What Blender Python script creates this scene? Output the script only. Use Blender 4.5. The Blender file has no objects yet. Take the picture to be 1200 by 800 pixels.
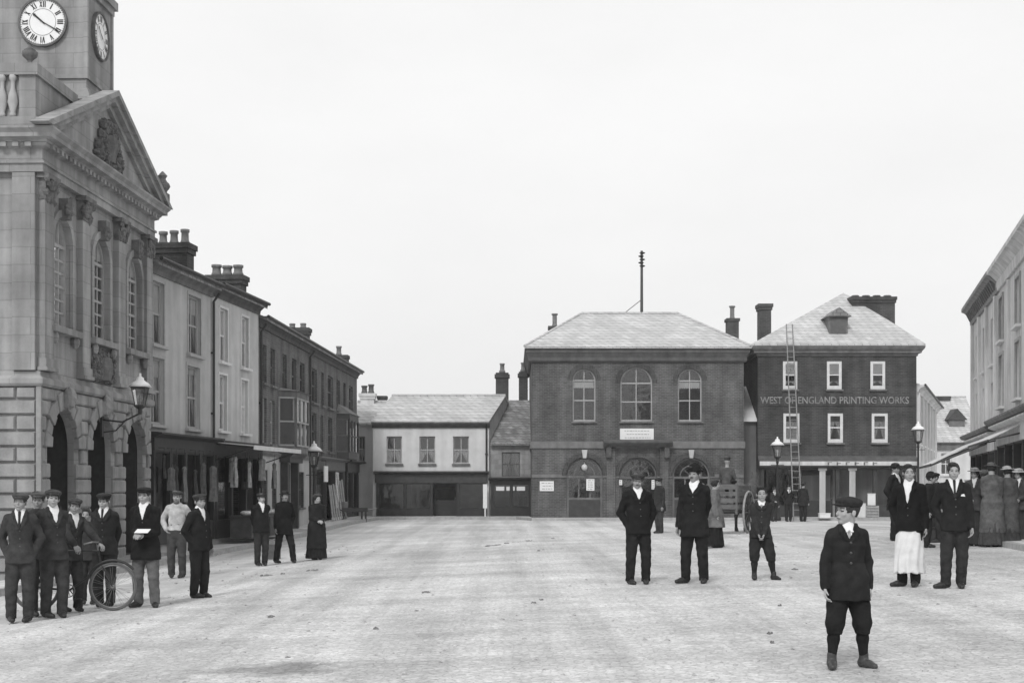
import bpy, math, random
import numpy as np
from mathutils import Vector, Matrix
random.seed(7)
scene = bpy.context.scene
COL = scene.collection
PI = math.pi
FPX, CX, HY, EYE = 1700.0, 600.0, 570.0, 1.55      # focal length in px of the 1200 px wide photo, principal column, horizon row, eye height

# ------------------------------------------------------------------ ground heights
def ss(a, b, x):
    t = min(1.0, max(0.0, (x - a) / (b - a)))
    return t * t * (3 - 2 * t)
def zg(x, y):
    """cross fall of the square: lower on the left, higher on the right, level at the far end"""
    s = .041 if x < 0 else .028
    xx = max(-14.0, min(12.0, x))
    return s * xx * (1 - ss(36, 66, y))

# ------------------------------------------------------------------ materials (all grey: the photograph is monochrome)
MATS = {}
def nodes(m):
    m.use_nodes = True
    nt = m.node_tree
    return nt, nt.nodes, nt.links, nt.nodes['Principled BSDF']
def grey(v): return (v, v, v, 1)
def mat(name, v, rough=.85, var=.25, scale=6.0, bump=.0, bscale=40.0, spec=.3, streak=0.0, metallic=0.0):
    """grey surface with two octaves of mottling, optional vertical weather streaks and bump"""
    if name in MATS: return MATS[name]
    m = bpy.data.materials.new(name); MATS[name] = m
    nt, N, L, p = nodes(m)
    p.inputs['Roughness'].default_value = rough
    p.inputs['Specular IOR Level'].default_value = spec
    p.inputs['Metallic'].default_value = metallic
    tc = N.new('ShaderNodeTexCoord')
    n1 = N.new('ShaderNodeTexNoise'); n1.inputs['Scale'].default_value = scale; n1.inputs['Detail'].default_value = 8; n1.inputs['Roughness'].default_value = .65
    L.new(tc.outputs['Object'], n1.inputs['Vector'])
    mr = N.new('ShaderNodeMapRange'); mr.inputs['From Min'].default_value = .3; mr.inputs['From Max'].default_value = .7
    mr.inputs['To Min'].default_value = v * (1 - var); mr.inputs['To Max'].default_value = v * (1 + var)
    L.new(n1.outputs['Fac'], mr.inputs['Value'])
    out = mr.outputs['Result']
    if streak > 0:
        mp = N.new('ShaderNodeMapping'); mp.inputs['Scale'].default_value = (3.2, 3.2, .25)
        L.new(tc.outputs['Object'], mp.inputs['Vector'])
        n2 = N.new('ShaderNodeTexNoise'); n2.inputs['Scale'].default_value = 1.0; n2.inputs['Detail'].default_value = 6
        L.new(mp.outputs['Vector'], n2.inputs['Vector'])
        m2 = N.new('ShaderNodeMapRange'); m2.inputs['From Min'].default_value = .35; m2.inputs['From Max'].default_value = .68
        m2.inputs['To Min'].default_value = 1 - streak; m2.inputs['To Max'].default_value = 1 + streak * .35
        L.new(n2.outputs['Fac'], m2.inputs['Value'])
        mu = N.new('ShaderNodeMath'); mu.operation = 'MULTIPLY'
        L.new(out, mu.inputs[0]); L.new(m2.outputs['Result'], mu.inputs[1]); out = mu.outputs[0]
    cc = N.new('ShaderNodeCombineColor')
    for k in range(3): L.new(out, cc.inputs[k])
    L.new(cc.outputs['Color'], p.inputs['Base Color'])
    if bump > 0:
        nb = N.new('ShaderNodeTexNoise'); nb.inputs['Scale'].default_value = bscale; nb.inputs['Detail'].default_value = 5
        L.new(tc.outputs['Object'], nb.inputs['Vector'])
        b = N.new('ShaderNodeBump'); b.inputs['Strength'].default_value = bump; b.inputs['Distance'].default_value = .02
        L.new(nb.outputs['Fac'], b.inputs['Height']); L.new(b.outputs['Normal'], p.inputs['Normal'])
    return m
def brick_mat(name, v, v2, mortar, bw=.225, bh=.075, joint=.012, rough=.9, zs=1.0, wear=.35, bump=.5, offset=.5, streak=.22):
    """coursed units (bricks, ashlar or slates) laid on the x+y / z plane of the object"""
    if name in MATS: return MATS[name]
    m = bpy.data.materials.new(name); MATS[name] = m
    nt, N, L, p = nodes(m)
    p.inputs['Roughness'].default_value = rough; p.inputs['Specular IOR Level'].default_value = .25
    tc = N.new('ShaderNodeTexCoord'); sx = N.new('ShaderNodeSeparateXYZ'); L.new(tc.outputs['Object'], sx.inputs[0])
    ad = N.new('ShaderNodeMath'); ad.operation = 'ADD'; L.new(sx.outputs['X'], ad.inputs[0]); L.new(sx.outputs['Y'], ad.inputs[1])
    mz = N.new('ShaderNodeMath'); mz.operation = 'MULTIPLY'; mz.inputs[1].default_value = zs; L.new(sx.outputs['Z'], mz.inputs[0])
    cx = N.new('ShaderNodeCombineXYZ'); L.new(ad.outputs[0], cx.inputs['X']); L.new(mz.outputs[0], cx.inputs['Y'])
    # wobble the courses a little
    nw = N.new('ShaderNodeTexNoise'); nw.inputs['Scale'].default_value = 1.3; L.new(tc.outputs['Object'], nw.inputs['Vector'])
    sc_ = N.new('ShaderNodeVectorMath'); sc_.operation = 'SCALE'; sc_.inputs['Scale'].default_value = .03
    L.new(nw.outputs['Color'], sc_.inputs[0])
    av = N.new('ShaderNodeVectorMath'); av.operation = 'ADD'; L.new(cx.outputs[0], av.inputs[0]); L.new(sc_.outputs[0], av.inputs[1])
    bt = N.new('ShaderNodeTexBrick'); bt.inputs['Scale'].default_value = 1.0
    bt.inputs['Brick Width'].default_value = bw; bt.inputs['Row Height'].default_value = bh; bt.inputs['Mortar Size'].default_value = joint
    bt.inputs['Color1'].default_value = grey(v); bt.inputs['Color2'].default_value = grey(v2); bt.inputs['Mortar'].default_value = grey(mortar)
    bt.inputs['Bias'].default_value = 0; bt.offset = offset
    L.new(av.outputs[0], bt.inputs['Vector'])
    n1 = N.new('ShaderNodeTexNoise'); n1.inputs['Scale'].default_value = .9; n1.inputs['Detail'].default_value = 9; n1.inputs['Roughness'].default_value = .7
    L.new(tc.outputs['Object'], n1.inputs['Vector'])
    mr = N.new('ShaderNodeMapRange'); mr.inputs['From Min'].default_value = .3; mr.inputs['From Max'].default_value = .7
    mr.inputs['To Min'].default_value = 1 - wear; mr.inputs['To Max'].default_value = 1 + wear
    L.new(n1.outputs['Fac'], mr.inputs['Value'])
    # soot and rain streaks running down the face
    smp = N.new('ShaderNodeMapping'); smp.inputs['Scale'].default_value = (2.4, 2.4, .22); L.new(tc.outputs['Object'], smp.inputs['Vector'])
    sn = N.new('ShaderNodeTexNoise'); sn.inputs['Scale'].default_value = 1.0; sn.inputs['Detail'].default_value = 7; L.new(smp.outputs['Vector'], sn.inputs['Vector'])
    sr_ = N.new('ShaderNodeMapRange'); sr_.inputs['From Min'].default_value = .38; sr_.inputs['From Max'].default_value = .66; sr_.inputs['To Min'].default_value = 1 - streak; sr_.inputs['To Max'].default_value = 1 + streak * .5; L.new(sn.outputs['Fac'], sr_.inputs['Value'])
    sm = N.new('ShaderNodeMath'); sm.operation = 'MULTIPLY'; L.new(mr.outputs['Result'], sm.inputs[0]); L.new(sr_.outputs['Result'], sm.inputs[1])
    mx = N.new('ShaderNodeVectorMath'); mx.operation = 'SCALE'; L.new(bt.outputs['Color'], mx.inputs[0]); L.new(sm.outputs[0], mx.inputs['Scale'])
    L.new(mx.outputs[0], p.inputs['Base Color'])
    b = N.new('ShaderNodeBump'); b.inputs['Strength'].default_value = bump; b.inputs['Distance'].default_value = .012; b.invert = True
    L.new(bt.outputs['Fac'], b.inputs['Height']); L.new(b.outputs['Normal'], p.inputs['Normal'])
    return m
def glass_mat(name='old_glass', tint=.95, gloss=.12):
    if name in MATS: return MATS[name]
    m = bpy.data.materials.new(name); MATS[name] = m
    nt, N, L, p = nodes(m); N.remove(p)
    out = N['Material Output']
    tr = N.new('ShaderNodeBsdfTransparent'); tr.inputs['Color'].default_value = grey(tint)
    gl = N.new('ShaderNodeBsdfGlossy'); gl.inputs['Roughness'].default_value = .06; gl.inputs['Color'].default_value = grey(.9)
    nz = N.new('ShaderNodeTexNoise'); nz.inputs['Scale'].default_value = 2.5
    tc = N.new('ShaderNodeTexCoord'); L.new(tc.outputs['Object'], nz.inputs['Vector'])
    b = N.new('ShaderNodeBump'); b.inputs['Strength'].default_value = .12; b.inputs['Distance'].default_value = .05
    L.new(nz.outputs['Fac'], b.inputs['Height']); L.new(b.outputs['Normal'], gl.inputs['Normal'])
    lw = N.new('ShaderNodeFresnel'); lw.inputs['IOR'].default_value = 1.5
    ad = N.new('ShaderNodeMath'); ad.operation = 'ADD'; ad.inputs[1].default_value = gloss - .04; ad.use_clamp = True
    L.new(lw.outputs[0], ad.inputs[0])
    mx = N.new('ShaderNodeMixShader'); L.new(ad.outputs[0], mx.inputs['Fac']); L.new(tr.outputs[0], mx.inputs[1]); L.new(gl.outputs[0], mx.inputs[2])
    L.new(mx.outputs[0], out.inputs['Surface'])
    return m

# ------------------------------------------------------------------ mesh collector
class MB:
    def __init__(s): s.v = []; s.f = []; s.mi = []; s.cur = 0
    def quad(s, a, b, c, d): s.poly([a, b, c, d])
    def poly(s, pts):
        n = len(s.v); s.v += [tuple(p) for p in pts]; s.f.append(list(range(n, n + len(pts)))); s.mi.append(s.cur)
    def box(s, x0, x1, y0, y1, z0, z1, j=0.0):
        r = lambda: (random.random() - .5) * 2 * j
        P = [(x + r(), y + r(), z + r()) for z in (z0, z1) for y in (y0, y1) for x in (x0, x1)]
        n = len(s.v); s.v += P
        for f in ((0, 2, 3, 1), (4, 5, 7, 6), (0, 1, 5, 4), (2, 6, 7, 3), (0, 4, 6, 2), (1, 3, 7, 5)):
            s.f.append([n + k for k in f]); s.mi.append(s.cur)
        return s
    def cbox(s, x0, x1, y0, y1, z0, z1, c):
        """box with its front (y0) edges chamfered by c: a dressed block"""
        a = [(x0, y1, z0), (x1, y1, z0), (x1, y1, z1), (x0, y1, z1)]
        m = [(x0, y0 + c, z0), (x1, y0 + c, z0), (x1, y0 + c, z1), (x0, y0 + c, z1)]
        f = [(x0 + c, y0, z0 + c), (x1 - c, y0, z0 + c), (x1 - c, y0, z1 - c), (x0 + c, y0, z1 - c)]
        n = len(s.v); s.v += a + m + f
        for k in range(4):
            q = (k + 1) % 4
            s.f.append([n + k, n + q, n + 4 + q, n + 4 + k]); s.mi.append(s.cur)
            s.f.append([n + 4 + k, n + 4 + q, n + 8 + q, n + 8 + k]); s.mi.append(s.cur)
        s.f.append([n + 8, n + 9, n + 10, n + 11]); s.mi.append(s.cur)
    def prism(s, loop, d):
        """closed loop of 3D points extruded along vector d"""
        n = len(s.v); k = len(loop); d = Vector(d)
        s.v += [tuple(p) for p in loop] + [tuple(Vector(p) + d) for p in loop]
        s.f.append([n + i for i in range(k)][::-1]); s.f.append([n + k + i for i in range(k)])
        s.mi += [s.cur] * 2
        for i in range(k):
            q = (i + 1) % k
            s.f.append([n + i, n + q, n + k + q, n + k + i]); s.mi.append(s.cur)
        return s
    def mould(s, u0, u1, prof):
        """profile [(y, z)] extruded along local x"""
        return s.prism([(u0, y, z) for y, z in prof], (u1 - u0, 0, 0))
    def tube(s, pts, r, n=8, cap=True, r1=None):
        pts = [Vector(p) for p in pts]; rings = []
        for i, p in enumerate(pts):
            t = (pts[min(i + 1, len(pts) - 1)] - pts[max(i - 1, 0)]).normalized()
            a = t.orthogonal().normalized() if i == 0 else (rings[-1][1] - t * rings[-1][1].dot(t)).normalized()
            rr = r if r1 is None else r + (r1 - r) * i / max(1, len(pts) - 1)
            b = t.cross(a)
            rings.append(([tuple(p + (a * math.cos(2 * PI * k / n) + b * math.sin(2 * PI * k / n)) * rr) for k in range(n)], a))
        b0 = len(s.v)
        for R, _ in rings: s.v += R
        for i in range(len(rings) - 1):
            for k in range(n):
                q = (k + 1) % n
                s.f.append([b0 + i * n + k, b0 + i * n + q, b0 + (i + 1) * n + q, b0 + (i + 1) * n + k]); s.mi.append(s.cur)
        if cap:
            s.f.append([b0 + k for k in range(n)][::-1]); s.f.append([b0 + (len(rings) - 1) * n + k for k in range(n)]); s.mi += [s.cur] * 2
        return s
    def lathe(s, prof, c=(0, 0, 0), n=16, sq=False):
        """profile [(r, z)] turned about z through c"""
        b0 = len(s.v)
        for r, z in prof:
            for k in range(n):
                a = 2 * PI * (k + (.5 if sq else 0)) / n
                s.v.append((c[0] + r * math.cos(a), c[1] + r * math.sin(a), c[2] + z))
        for i in range(len(prof) - 1):
            for k in range(n):
                q = (k + 1) % n
                s.f.append([b0 + i * n + k, b0 + i * n + q, b0 + (i + 1) * n + q, b0 + (i + 1) * n + k]); s.mi.append(s.cur)
        s.f.append([b0 + k for k in range(n)][::-1]); s.f.append([b0 + (len(prof) - 1) * n + k for k in range(n)]); s.mi += [s.cur] * 2
        return s
    def torus(s, c, R, r, axis='y', n=40, m=8, a0=0, a1=2 * PI):
        full = abs(a1 - a0 - 2 * PI) < 1e-6
        pts = []
        k = n if full else n + 1
        b0 = len(s.v)
        for i in range(k):
            a = a0 + (a1 - a0) * i / n
            for j in range(m):
                b = 2 * PI * j / m
                rr = R + r * math.cos(b); h = r * math.sin(b)
                p = {'y': (rr * math.cos(a), h, rr * math.sin(a)), 'x': (h, rr * math.cos(a), rr * math.sin(a)), 'z': (rr * math.cos(a), rr * math.sin(a), h)}[axis]
                s.v.append((c[0] + p[0], c[1] + p[1], c[2] + p[2]))
        for i in range(n):
            i2 = (i + 1) % k
            for j in range(m):
                j2 = (j + 1) % m
                s.f.append([b0 + i * m + j, b0 + i2 * m + j, b0 + i2 * m + j2, b0 + i * m + j2]); s.mi.append(s.cur)
        return s
    def blob(s, c, r, n=8, m=6, rough=.0):
        b0 = len(s.v)
        for i in range(m + 1):
            t = PI * i / m
            for k in range(n):
                a = 2 * PI * k / n; q = 1 + rough * (random.random() - .5) * 2
                s.v.append((c[0] + r[0] * q * math.sin(t) * math.cos(a), c[1] + r[1] * q * math.sin(t) * math.sin(a), c[2] + r[2] * q * math.cos(t)))
        for i in range(m):
            for k in range(n):
                q = (k + 1) % n
                s.f.append([b0 + i * n + k, b0 + (i + 1) * n + k, b0 + (i + 1) * n + q, b0 + i * n + q]); s.mi.append(s.cur)
        return s
    def build(s, name, m, parent=None, smooth=False, bevel=0, fix=True):
        me = bpy.data.meshes.new(name)
        me.from_pydata(s.v, [], s.f)
        for x in (m if isinstance(m, (list, tuple)) else [m]): me.materials.append(x)
        me.polygons.foreach_set('material_index', s.mi)
        if fix:
            import bmesh
            bm = bmesh.new(); bm.from_mesh(me)
            bmesh.ops.recalc_face_normals(bm, faces=bm.faces[:]); bm.to_mesh(me); bm.free()
        if smooth:
            me.polygons.foreach_set('use_smooth', [True] * len(me.polygons))
        o = bpy.data.objects.new(name, me); COL.objects.link(o)
        if parent is not None: o.parent = parent
        if bevel:
            b = o.modifiers.new('edge', 'BEVEL'); b.width = bevel; b.segments = 1; b.limit_method = 'ANGLE'
        return o

def tag(o, label, cat, group=None):
    o['label'] = label; o['category'] = cat
    if group: o['group'] = group
    return o
def empty(name, loc=(0, 0, 0), rz=0.0):
    o = bpy.data.objects.new(name, None); COL.objects.link(o)
    o.location = loc; o.rotation_euler = (0, 0, rz); o.empty_display_size = .2
    return o
def copy_tree(o, parent=None):
    c = o.copy(); COL.objects.link(c)
    if parent is not None: c.parent = parent
    for ch in [x for x in COL.objects if x.parent == o]: copy_tree(ch, c)
    return c
def ground_at(px, py):
    """point of the square seen at a photo pixel"""
    y = 30.0
    for _ in range(30):
        x = (px - CX) / FPX * y
        y = FPX * (EYE - zg(x, y)) / max(py - HY, 4)
    return x, y, zg(x, y)

_fonts = {}
def text_mesh(body, size, depth, m, name, parent, loc, squeeze=1.0, rot=(PI / 2, 0, 0), bold=.0, align='CENTER'):
    cu = bpy.data.curves.new('tmp_font', 'FONT'); cu.body = body; cu.size = size; cu.extrude = depth; cu.offset = bold
    cu.align_x = align; cu.align_y = 'CENTER'; cu.resolution_u = 3
    to = bpy.data.objects.new('tmp_font', cu); COL.objects.link(to)
    dg = bpy.context.evaluated_depsgraph_get(); dg.update()
    me = bpy.data.meshes.new_from_object(to.evaluated_get(dg))
    bpy.data.objects.remove(to); bpy.data.curves.remove(cu)
    R = Matrix.Rotation(rot[2], 4, 'Z') @ Matrix.Rotation(rot[1], 4, 'Y') @ Matrix.Rotation(rot[0], 4, 'X')
    me.transform(Matrix.Translation(loc) @ R @ Matrix.Diagonal((squeeze, 1, 1, 1)))
    me.materials.clear(); me.materials.append(m); me.name = name
    o = bpy.data.objects.new(name, me); COL.objects.link(o)
    if parent is not None: o.parent = parent
    return o

# ------------------------------------------------------------------ building front: local x runs along the front (left to right from outside), y goes into the building, z is height
def rect(u0, u1, z0, z1): return dict(u0=u0, u1=u1, z0=z0, top=[(u0, z1), (u1, z1)], zs=z1, arch=False)
def arched(u0, u1, z0, z1, n=14, rise=None):
    """round (or segmental, by rise) head whose crown is at z1"""
    r = (u1 - u0) / 2; uc = (u0 + u1) / 2; h = r if rise is None else rise
    return dict(u0=u0, u1=u1, z0=z0, top=[(uc - r * math.cos(PI * k / n), z1 - h + h * math.sin(PI * k / n)) for k in range(n + 1)], zs=z1 - h, arch=True, h=h)
def interp(pts, u):
    for (a, za), (b, zb) in zip(pts, pts[1:]):
        if a - 1e-4 <= u <= b + 1e-4: return za + (zb - za) * (u - a) / max(b - a, 1e-9)
    return pts[-1][1]
class Front:
    def __init__(s, name, label, cat, p0, p1, group=None):
        s.p0 = Vector((p0[0], p0[1])); s.p1 = Vector((p1[0], p1[1])); d = s.p1 - s.p0
        s.w = d.length; s.U = d.normalized()
        s.root = empty(name, (p0[0], p0[1], 0), math.atan2(d.y, d.x)); tag(s.root, label, cat, group)
    def uz(s, px, py=HY, off=0.0):
        """where the sight line through a photo pixel meets this front (off metres in front of it)"""
        k = (px - CX) / FPX; N = Vector((s.U.y, -s.U.x)); q = s.p0 + N * off
        # k*Y = X ; (q + u U)
        u = (k * q.y - q.x) / (s.U.x - k * s.U.y)
        Y = q.y + u * s.U.y
        return u, EYE - (py - HY) * Y / FPX
    def rect(s, px0, px1, py0, py1):
        """front rectangle whose middle matches a photo rectangle (py0 upper, py1 lower, taken at mid width)"""
        u0 = s.uz(px0)[0]; u1 = s.uz(px1)[0]; mid = (px0 + px1) / 2
        return u0, u1, s.uz(mid, py1)[1], s.uz(mid, py0)[1]
    def world(s, u, y, z):
        N = Vector((-s.U.y, s.U.x)); q = s.p0 + s.U * u + N * y
        return (q.x, q.y, z)
    def wall(s, top, holes, m, depth, zb=-.5, reveal=.2, name='wall', gables=None, shear=(0, 0), parent=None, sides=True, back=True, mb=None):
        """front with true openings, side and back walls in one mesh. top: [(u, z)] outline"""
        mb = mb or MB(); us = sorted(set([round(t[0], 5) for t in top] + [round(t[0], 5) for h in holes for t in h['top']]))
        us = [u for u in us if top[0][0] - 1e-3 <= u <= top[-1][0] + 1e-3]
        for a, b in zip(us, us[1:]):
            if b - a < 1e-5: continue
            mid = (a + b) / 2
            act = sorted([h for h in holes if h['u0'] < mid < h['u1']], key=lambda h: h['z0'])
            la, lb = zb, zb
            for h in act:
                if h['z0'] > la + 1e-6: mb.quad((a, 0, la), (b, 0, lb), (b, 0, h['z0']), (a, 0, h['z0']))
                la, lb = interp(h['top'], a), interp(h['top'], b)
            ta, tb = interp(top, a), interp(top, b)
            mb.quad((a, 0, la), (b, 0, lb), (b, 0, tb), (a, 0, ta))
        for h in holes:
            loop = [(h['u0'], h['z0'])] + [(h['u1'], h['z0'])] + h['top'][::-1]
            for (a, za), (b, zb2) in zip(loop, loop[1:] + loop[:1]):
                if abs(a - b) + abs(za - zb2) > 1e-6: mb.quad((a, 0, za), (b, 0, zb2), (b, reveal, zb2), (a, reveal, za))
        u0, u1 = top[0][0], top[-1][0]; zl, zr = top[0][1], top[-1][1]; sx, _ = shear
        if sides:
            for u, z in ((u0, zl), (u1, zr)):
                L_ = [(u, 0, zb), (u + sx, depth, zb), (u + sx, depth, z), (u, 0, z)]
                if gables: L_ = L_[:3] + [(u + sx * .5, depth / 2, gables)] + L_[3:]
                mb.poly(L_)
        if back: mb.quad((u0 + sx, depth, zb), (u1 + sx, depth, zb), (u1 + sx, depth, zr), (u0 + sx, depth, zl))
        o = mb.build(name, m, parent or s.root, fix=False)
        return o
    def part(s, name, mb, m, parent=None, smooth=False, bevel=0): return mb.build(name, m, parent or s.root, smooth, bevel)
    def window(s, h, frame_m, bars=(1, 1), fw=.06, d=.12, sill=None, pane_m=None, surround=None, blind=0.0, blind_m=None, curtain=None, curtain_m=None, name='window', meet=True, sill_w=.08, label=None):
        """sash window in opening h: frame and glazing bars, with pane, sill, blind and curtain as sub-parts"""
        u0, u1, z0 = h['u0'], h['u1'], h['z0']; z1 = max(t[1] for t in h['top']); zs = h['zs']; uc = (u0 + u1) / 2
        mb = MB(); y0, y1 = d, d + .07
        mb.box(u0, u0 + fw, y0, y1, z0, zs); mb.box(u1 - fw, u1, y0, y1, z0, zs); mb.box(u0 + fw, u1 - fw, y0, y1, z0, z0 + fw * 1.3)
        if h['arch']:
            o_ = h['top']; c = uc; r = (u1 - u0) / 2; hh = h['h']
            i_ = [(c + (a - c) * (r - fw) / r, zs + (z - zs) * (hh - fw) / hh) for a, z in o_]
            for k in range(len(o_) - 1):
                A, B, C, D = o_[k], o_[k + 1], i_[k + 1], i_[k]
                mb.prism([(A[0], y0, A[1]), (B[0], y0, B[1]), (C[0], y0, C[1]), (D[0], y0, D[1])], (0, y1 - y0, 0))
            mb.box(u0 + fw, u1 - fw, y0 + .004, y1, zs - fw * .5, zs + fw * .5)
            zt = zs - fw * .5
        else:
            mb.box(u0 + fw, u1 - fw, y0, y1, z1 - fw, z1); zt = z1 - fw
        zb_ = z0 + fw * 1.3; zm = (zb_ + zt) / 2; bw = min(.022, fw * .5)
        if meet:
            mb.box(u0 + fw, u1 - fw, y0 + .015, y1 - .01, zm - .028, zm + .028)
            spans = ((zb_, zm - .028), (zm + .028, zt))
        else: spans = ((zb_, zt),)
        nv, nh = bars
        for (a, b) in spans:
            for k in range(1, nv + 1):
                x = u0 + fw + (u1 - u0 - 2 * fw) * k / (nv + 1); mb.box(x - bw, x + bw, y0 + .02, y1 - .012, a, b)
            for k in range(1, nh):
                z = a + (b - a) * k / nh; mb.box(u0 + fw, u1 - fw, y0 + .024, y1 - .016, z - bw, z + bw)
        if h['arch']:
            for k in range(1, nv + 1):
                x = u0 + fw + (u1 - u0 - 2 * fw) * k / (nv + 1); mb.box(x - bw, x + bw, y0 + .02, y1 - .012, zs + fw * .5, interp(h['top'], x) - fw)
        if surround:
            sw, sp = surround
            for (a, b) in ((u0 - sw, u0), (u1, u1 + sw)): mb.box(a, b, -sp, .02, z0, z1)
            mb.box(u0 - sw, u1 + sw, -sp - .004, .02, z1, z1 + sw)
        w = s.part(name, mb, frame_m)
        if label: w['label'] = label
        pb = MB(); pb.poly([(u0 + .01, y0 + .045, z0 + .01), (u1 - .01, y0 + .045, z0 + .01)] + [(uc + (a - uc) * .985, y0 + .045, z - .008) for a, z in h['top'][::-1]])
        s.part('pane', pb, pane_m or glass_mat(), w)
        if sill:
            sb = MB(); e = .06 + (surround[0] if surround else 0); sb.box(u0 - e, u1 + e, -.1 - (surround[1] if surround else 0), d, z0 - sill_w, z0 - .002)
            s.part('sill', sb, sill, w)
        if blind > 0:
            bb = MB(); zb2 = z1 - (z1 - z0) * blind; bb.box(u0 + .03, u1 - .03, y0 + .052, y0 + .058, zb2, z1 - .02)
            s.part('blind', bb, blind_m, w)
        if curtain:
            frac, gap = curtain      # height fraction covered from the sill, half width of the gap at the bottom
            cb = MB(); zc = z0 + (z1 - z0) * frac; W = u1 - u0 - .04
            for sd in (-1, 1):
                n = 9; ys = [y1 + .02 + .018 * math.sin(k * 2.1 + sd) for k in range(n)]
                for k in range(n - 1):
                    def X(t, zf):   # t 0 edge .. 1 centre
                        g = gap * (1 - zf) ** 1.3
                        return uc + sd * (W / 2 - (W / 2 - g * W) * t)
                    a, b = k / (n - 1), (k + 1) / (n - 1)
                    for zf0, zf1 in ((0, .4), (.4, .75), (.75, 1)):
                        cb.quad((X(a, zf0), ys[k], z0 + (zc - z0) * zf0), (X(b, zf0), ys[k + 1], z0 + (zc - z0) * zf0), (X(b, zf1), ys[k + 1], z0 + (zc - z0) * zf1), (X(a, zf1), ys[k], z0 + (zc - z0) * zf1))
            s.part('curtain', cb, curtain_m, w)
        return w
    def gable_roof(s, u0, u1, depth, ze, zr, m, over=.3, side=.1, t=.1, shear=0.0, name='roof'):
        mb = MB(); e = (zr - ze) / (depth / 2) * over; sh = shear * .5; so = -shear * over / depth
        for sgn in (0, 1):
            if sgn == 0: A, B = (-over, ze - e, so), (depth / 2, zr, sh)
            else: A, B = (depth + over, ze - e, shear - so), (depth / 2, zr, sh)
            mb.prism([(u0 - side + A[2], A[0], A[1]), (u1 + side + A[2], A[0], A[1]), (u1 + side + B[2], B[0], B[1]), (u0 - side + B[2], B[0], B[1])], (0, 0, t))
        mb.tube([(u0 - side + sh, depth / 2, zr + t), (u1 + side + sh, depth / 2, zr + t)], .09, 8)
        return s.part(name, mb, m)
    def hip_roof(s, u0, u1, depth, ze, zr, m, over=.35, run=None, t=.1, name='roof', hipl=True, hipr=True):
        mb = MB(); r = run if run is not None else depth / 2
        a, b, c, d = (u0 - over, -over, ze), (u1 + over, -over, ze), (u1 + over, depth + over, ze), (u0 - over, depth + over, ze)
        e, f = (u0 + (r if hipl else -over), depth / 2, zr), (u1 - (r if hipr else -over), depth / 2, zr)
        up = (0, 0, t)
        for L_ in ([a, b, f, e], [c, d, e, f], [b, c, f], [d, a, e]): mb.prism(L_, up)
        T = lambda p: (p[0], p[1], p[2] + t)
        mb.tube([T(e), T(f)], .1, 8)
        for p, q in ((a, e), (d, e), (b, f), (c, f)): mb.tube([T(p), T(q)], .075, 6)
        return s.part(name, mb, m)
    def chimney(s, u, y, z0, z1, w, d, m, pots=2, pot_m=None, pot_h=.5, parent=None, along='x', pot_r=.13):
        mb = MB(); mb.box(u - w / 2, u + w / 2, y - d / 2, y + d / 2, z0, z1 - .3)
        mb.box(u - w / 2 - .05, u + w / 2 + .05, y - d / 2 - .05, y + d / 2 + .05, z1 - .3, z1 - .16)
        mb.box(u - w / 2 - .09, u + w / 2 + .09, y - d / 2 - .09, y + d / 2 + .09, z1 - .16, z1)
        c = s.part('chimney', mb, m, parent)
        for k in range(pots):
            t = (k + .5) / pots - .5; L_ = (w if along == 'x' else d)
            px_, py_ = (u + t * w, y) if along == 'x' else (u, y + t * d)
            r = pot_r; hh = pot_h * random.uniform(.9, 1.1)
            pb = MB(); pb.lathe([(r * 1.05, z1), (r * 1.1, z1 + .08), (r * .92, z1 + .12), (r * .85, z1 + hh - .1), (r * 1.08, z1 + hh - .08), (r * 1.08, z1 + hh), (r * .7, z1 + hh), (r * .7, z1 + hh - .2)], (px_, py_, 0), 12)
            s.part('chimney_pot', pb, pot_m or m, c, smooth=True)
        return c
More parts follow.
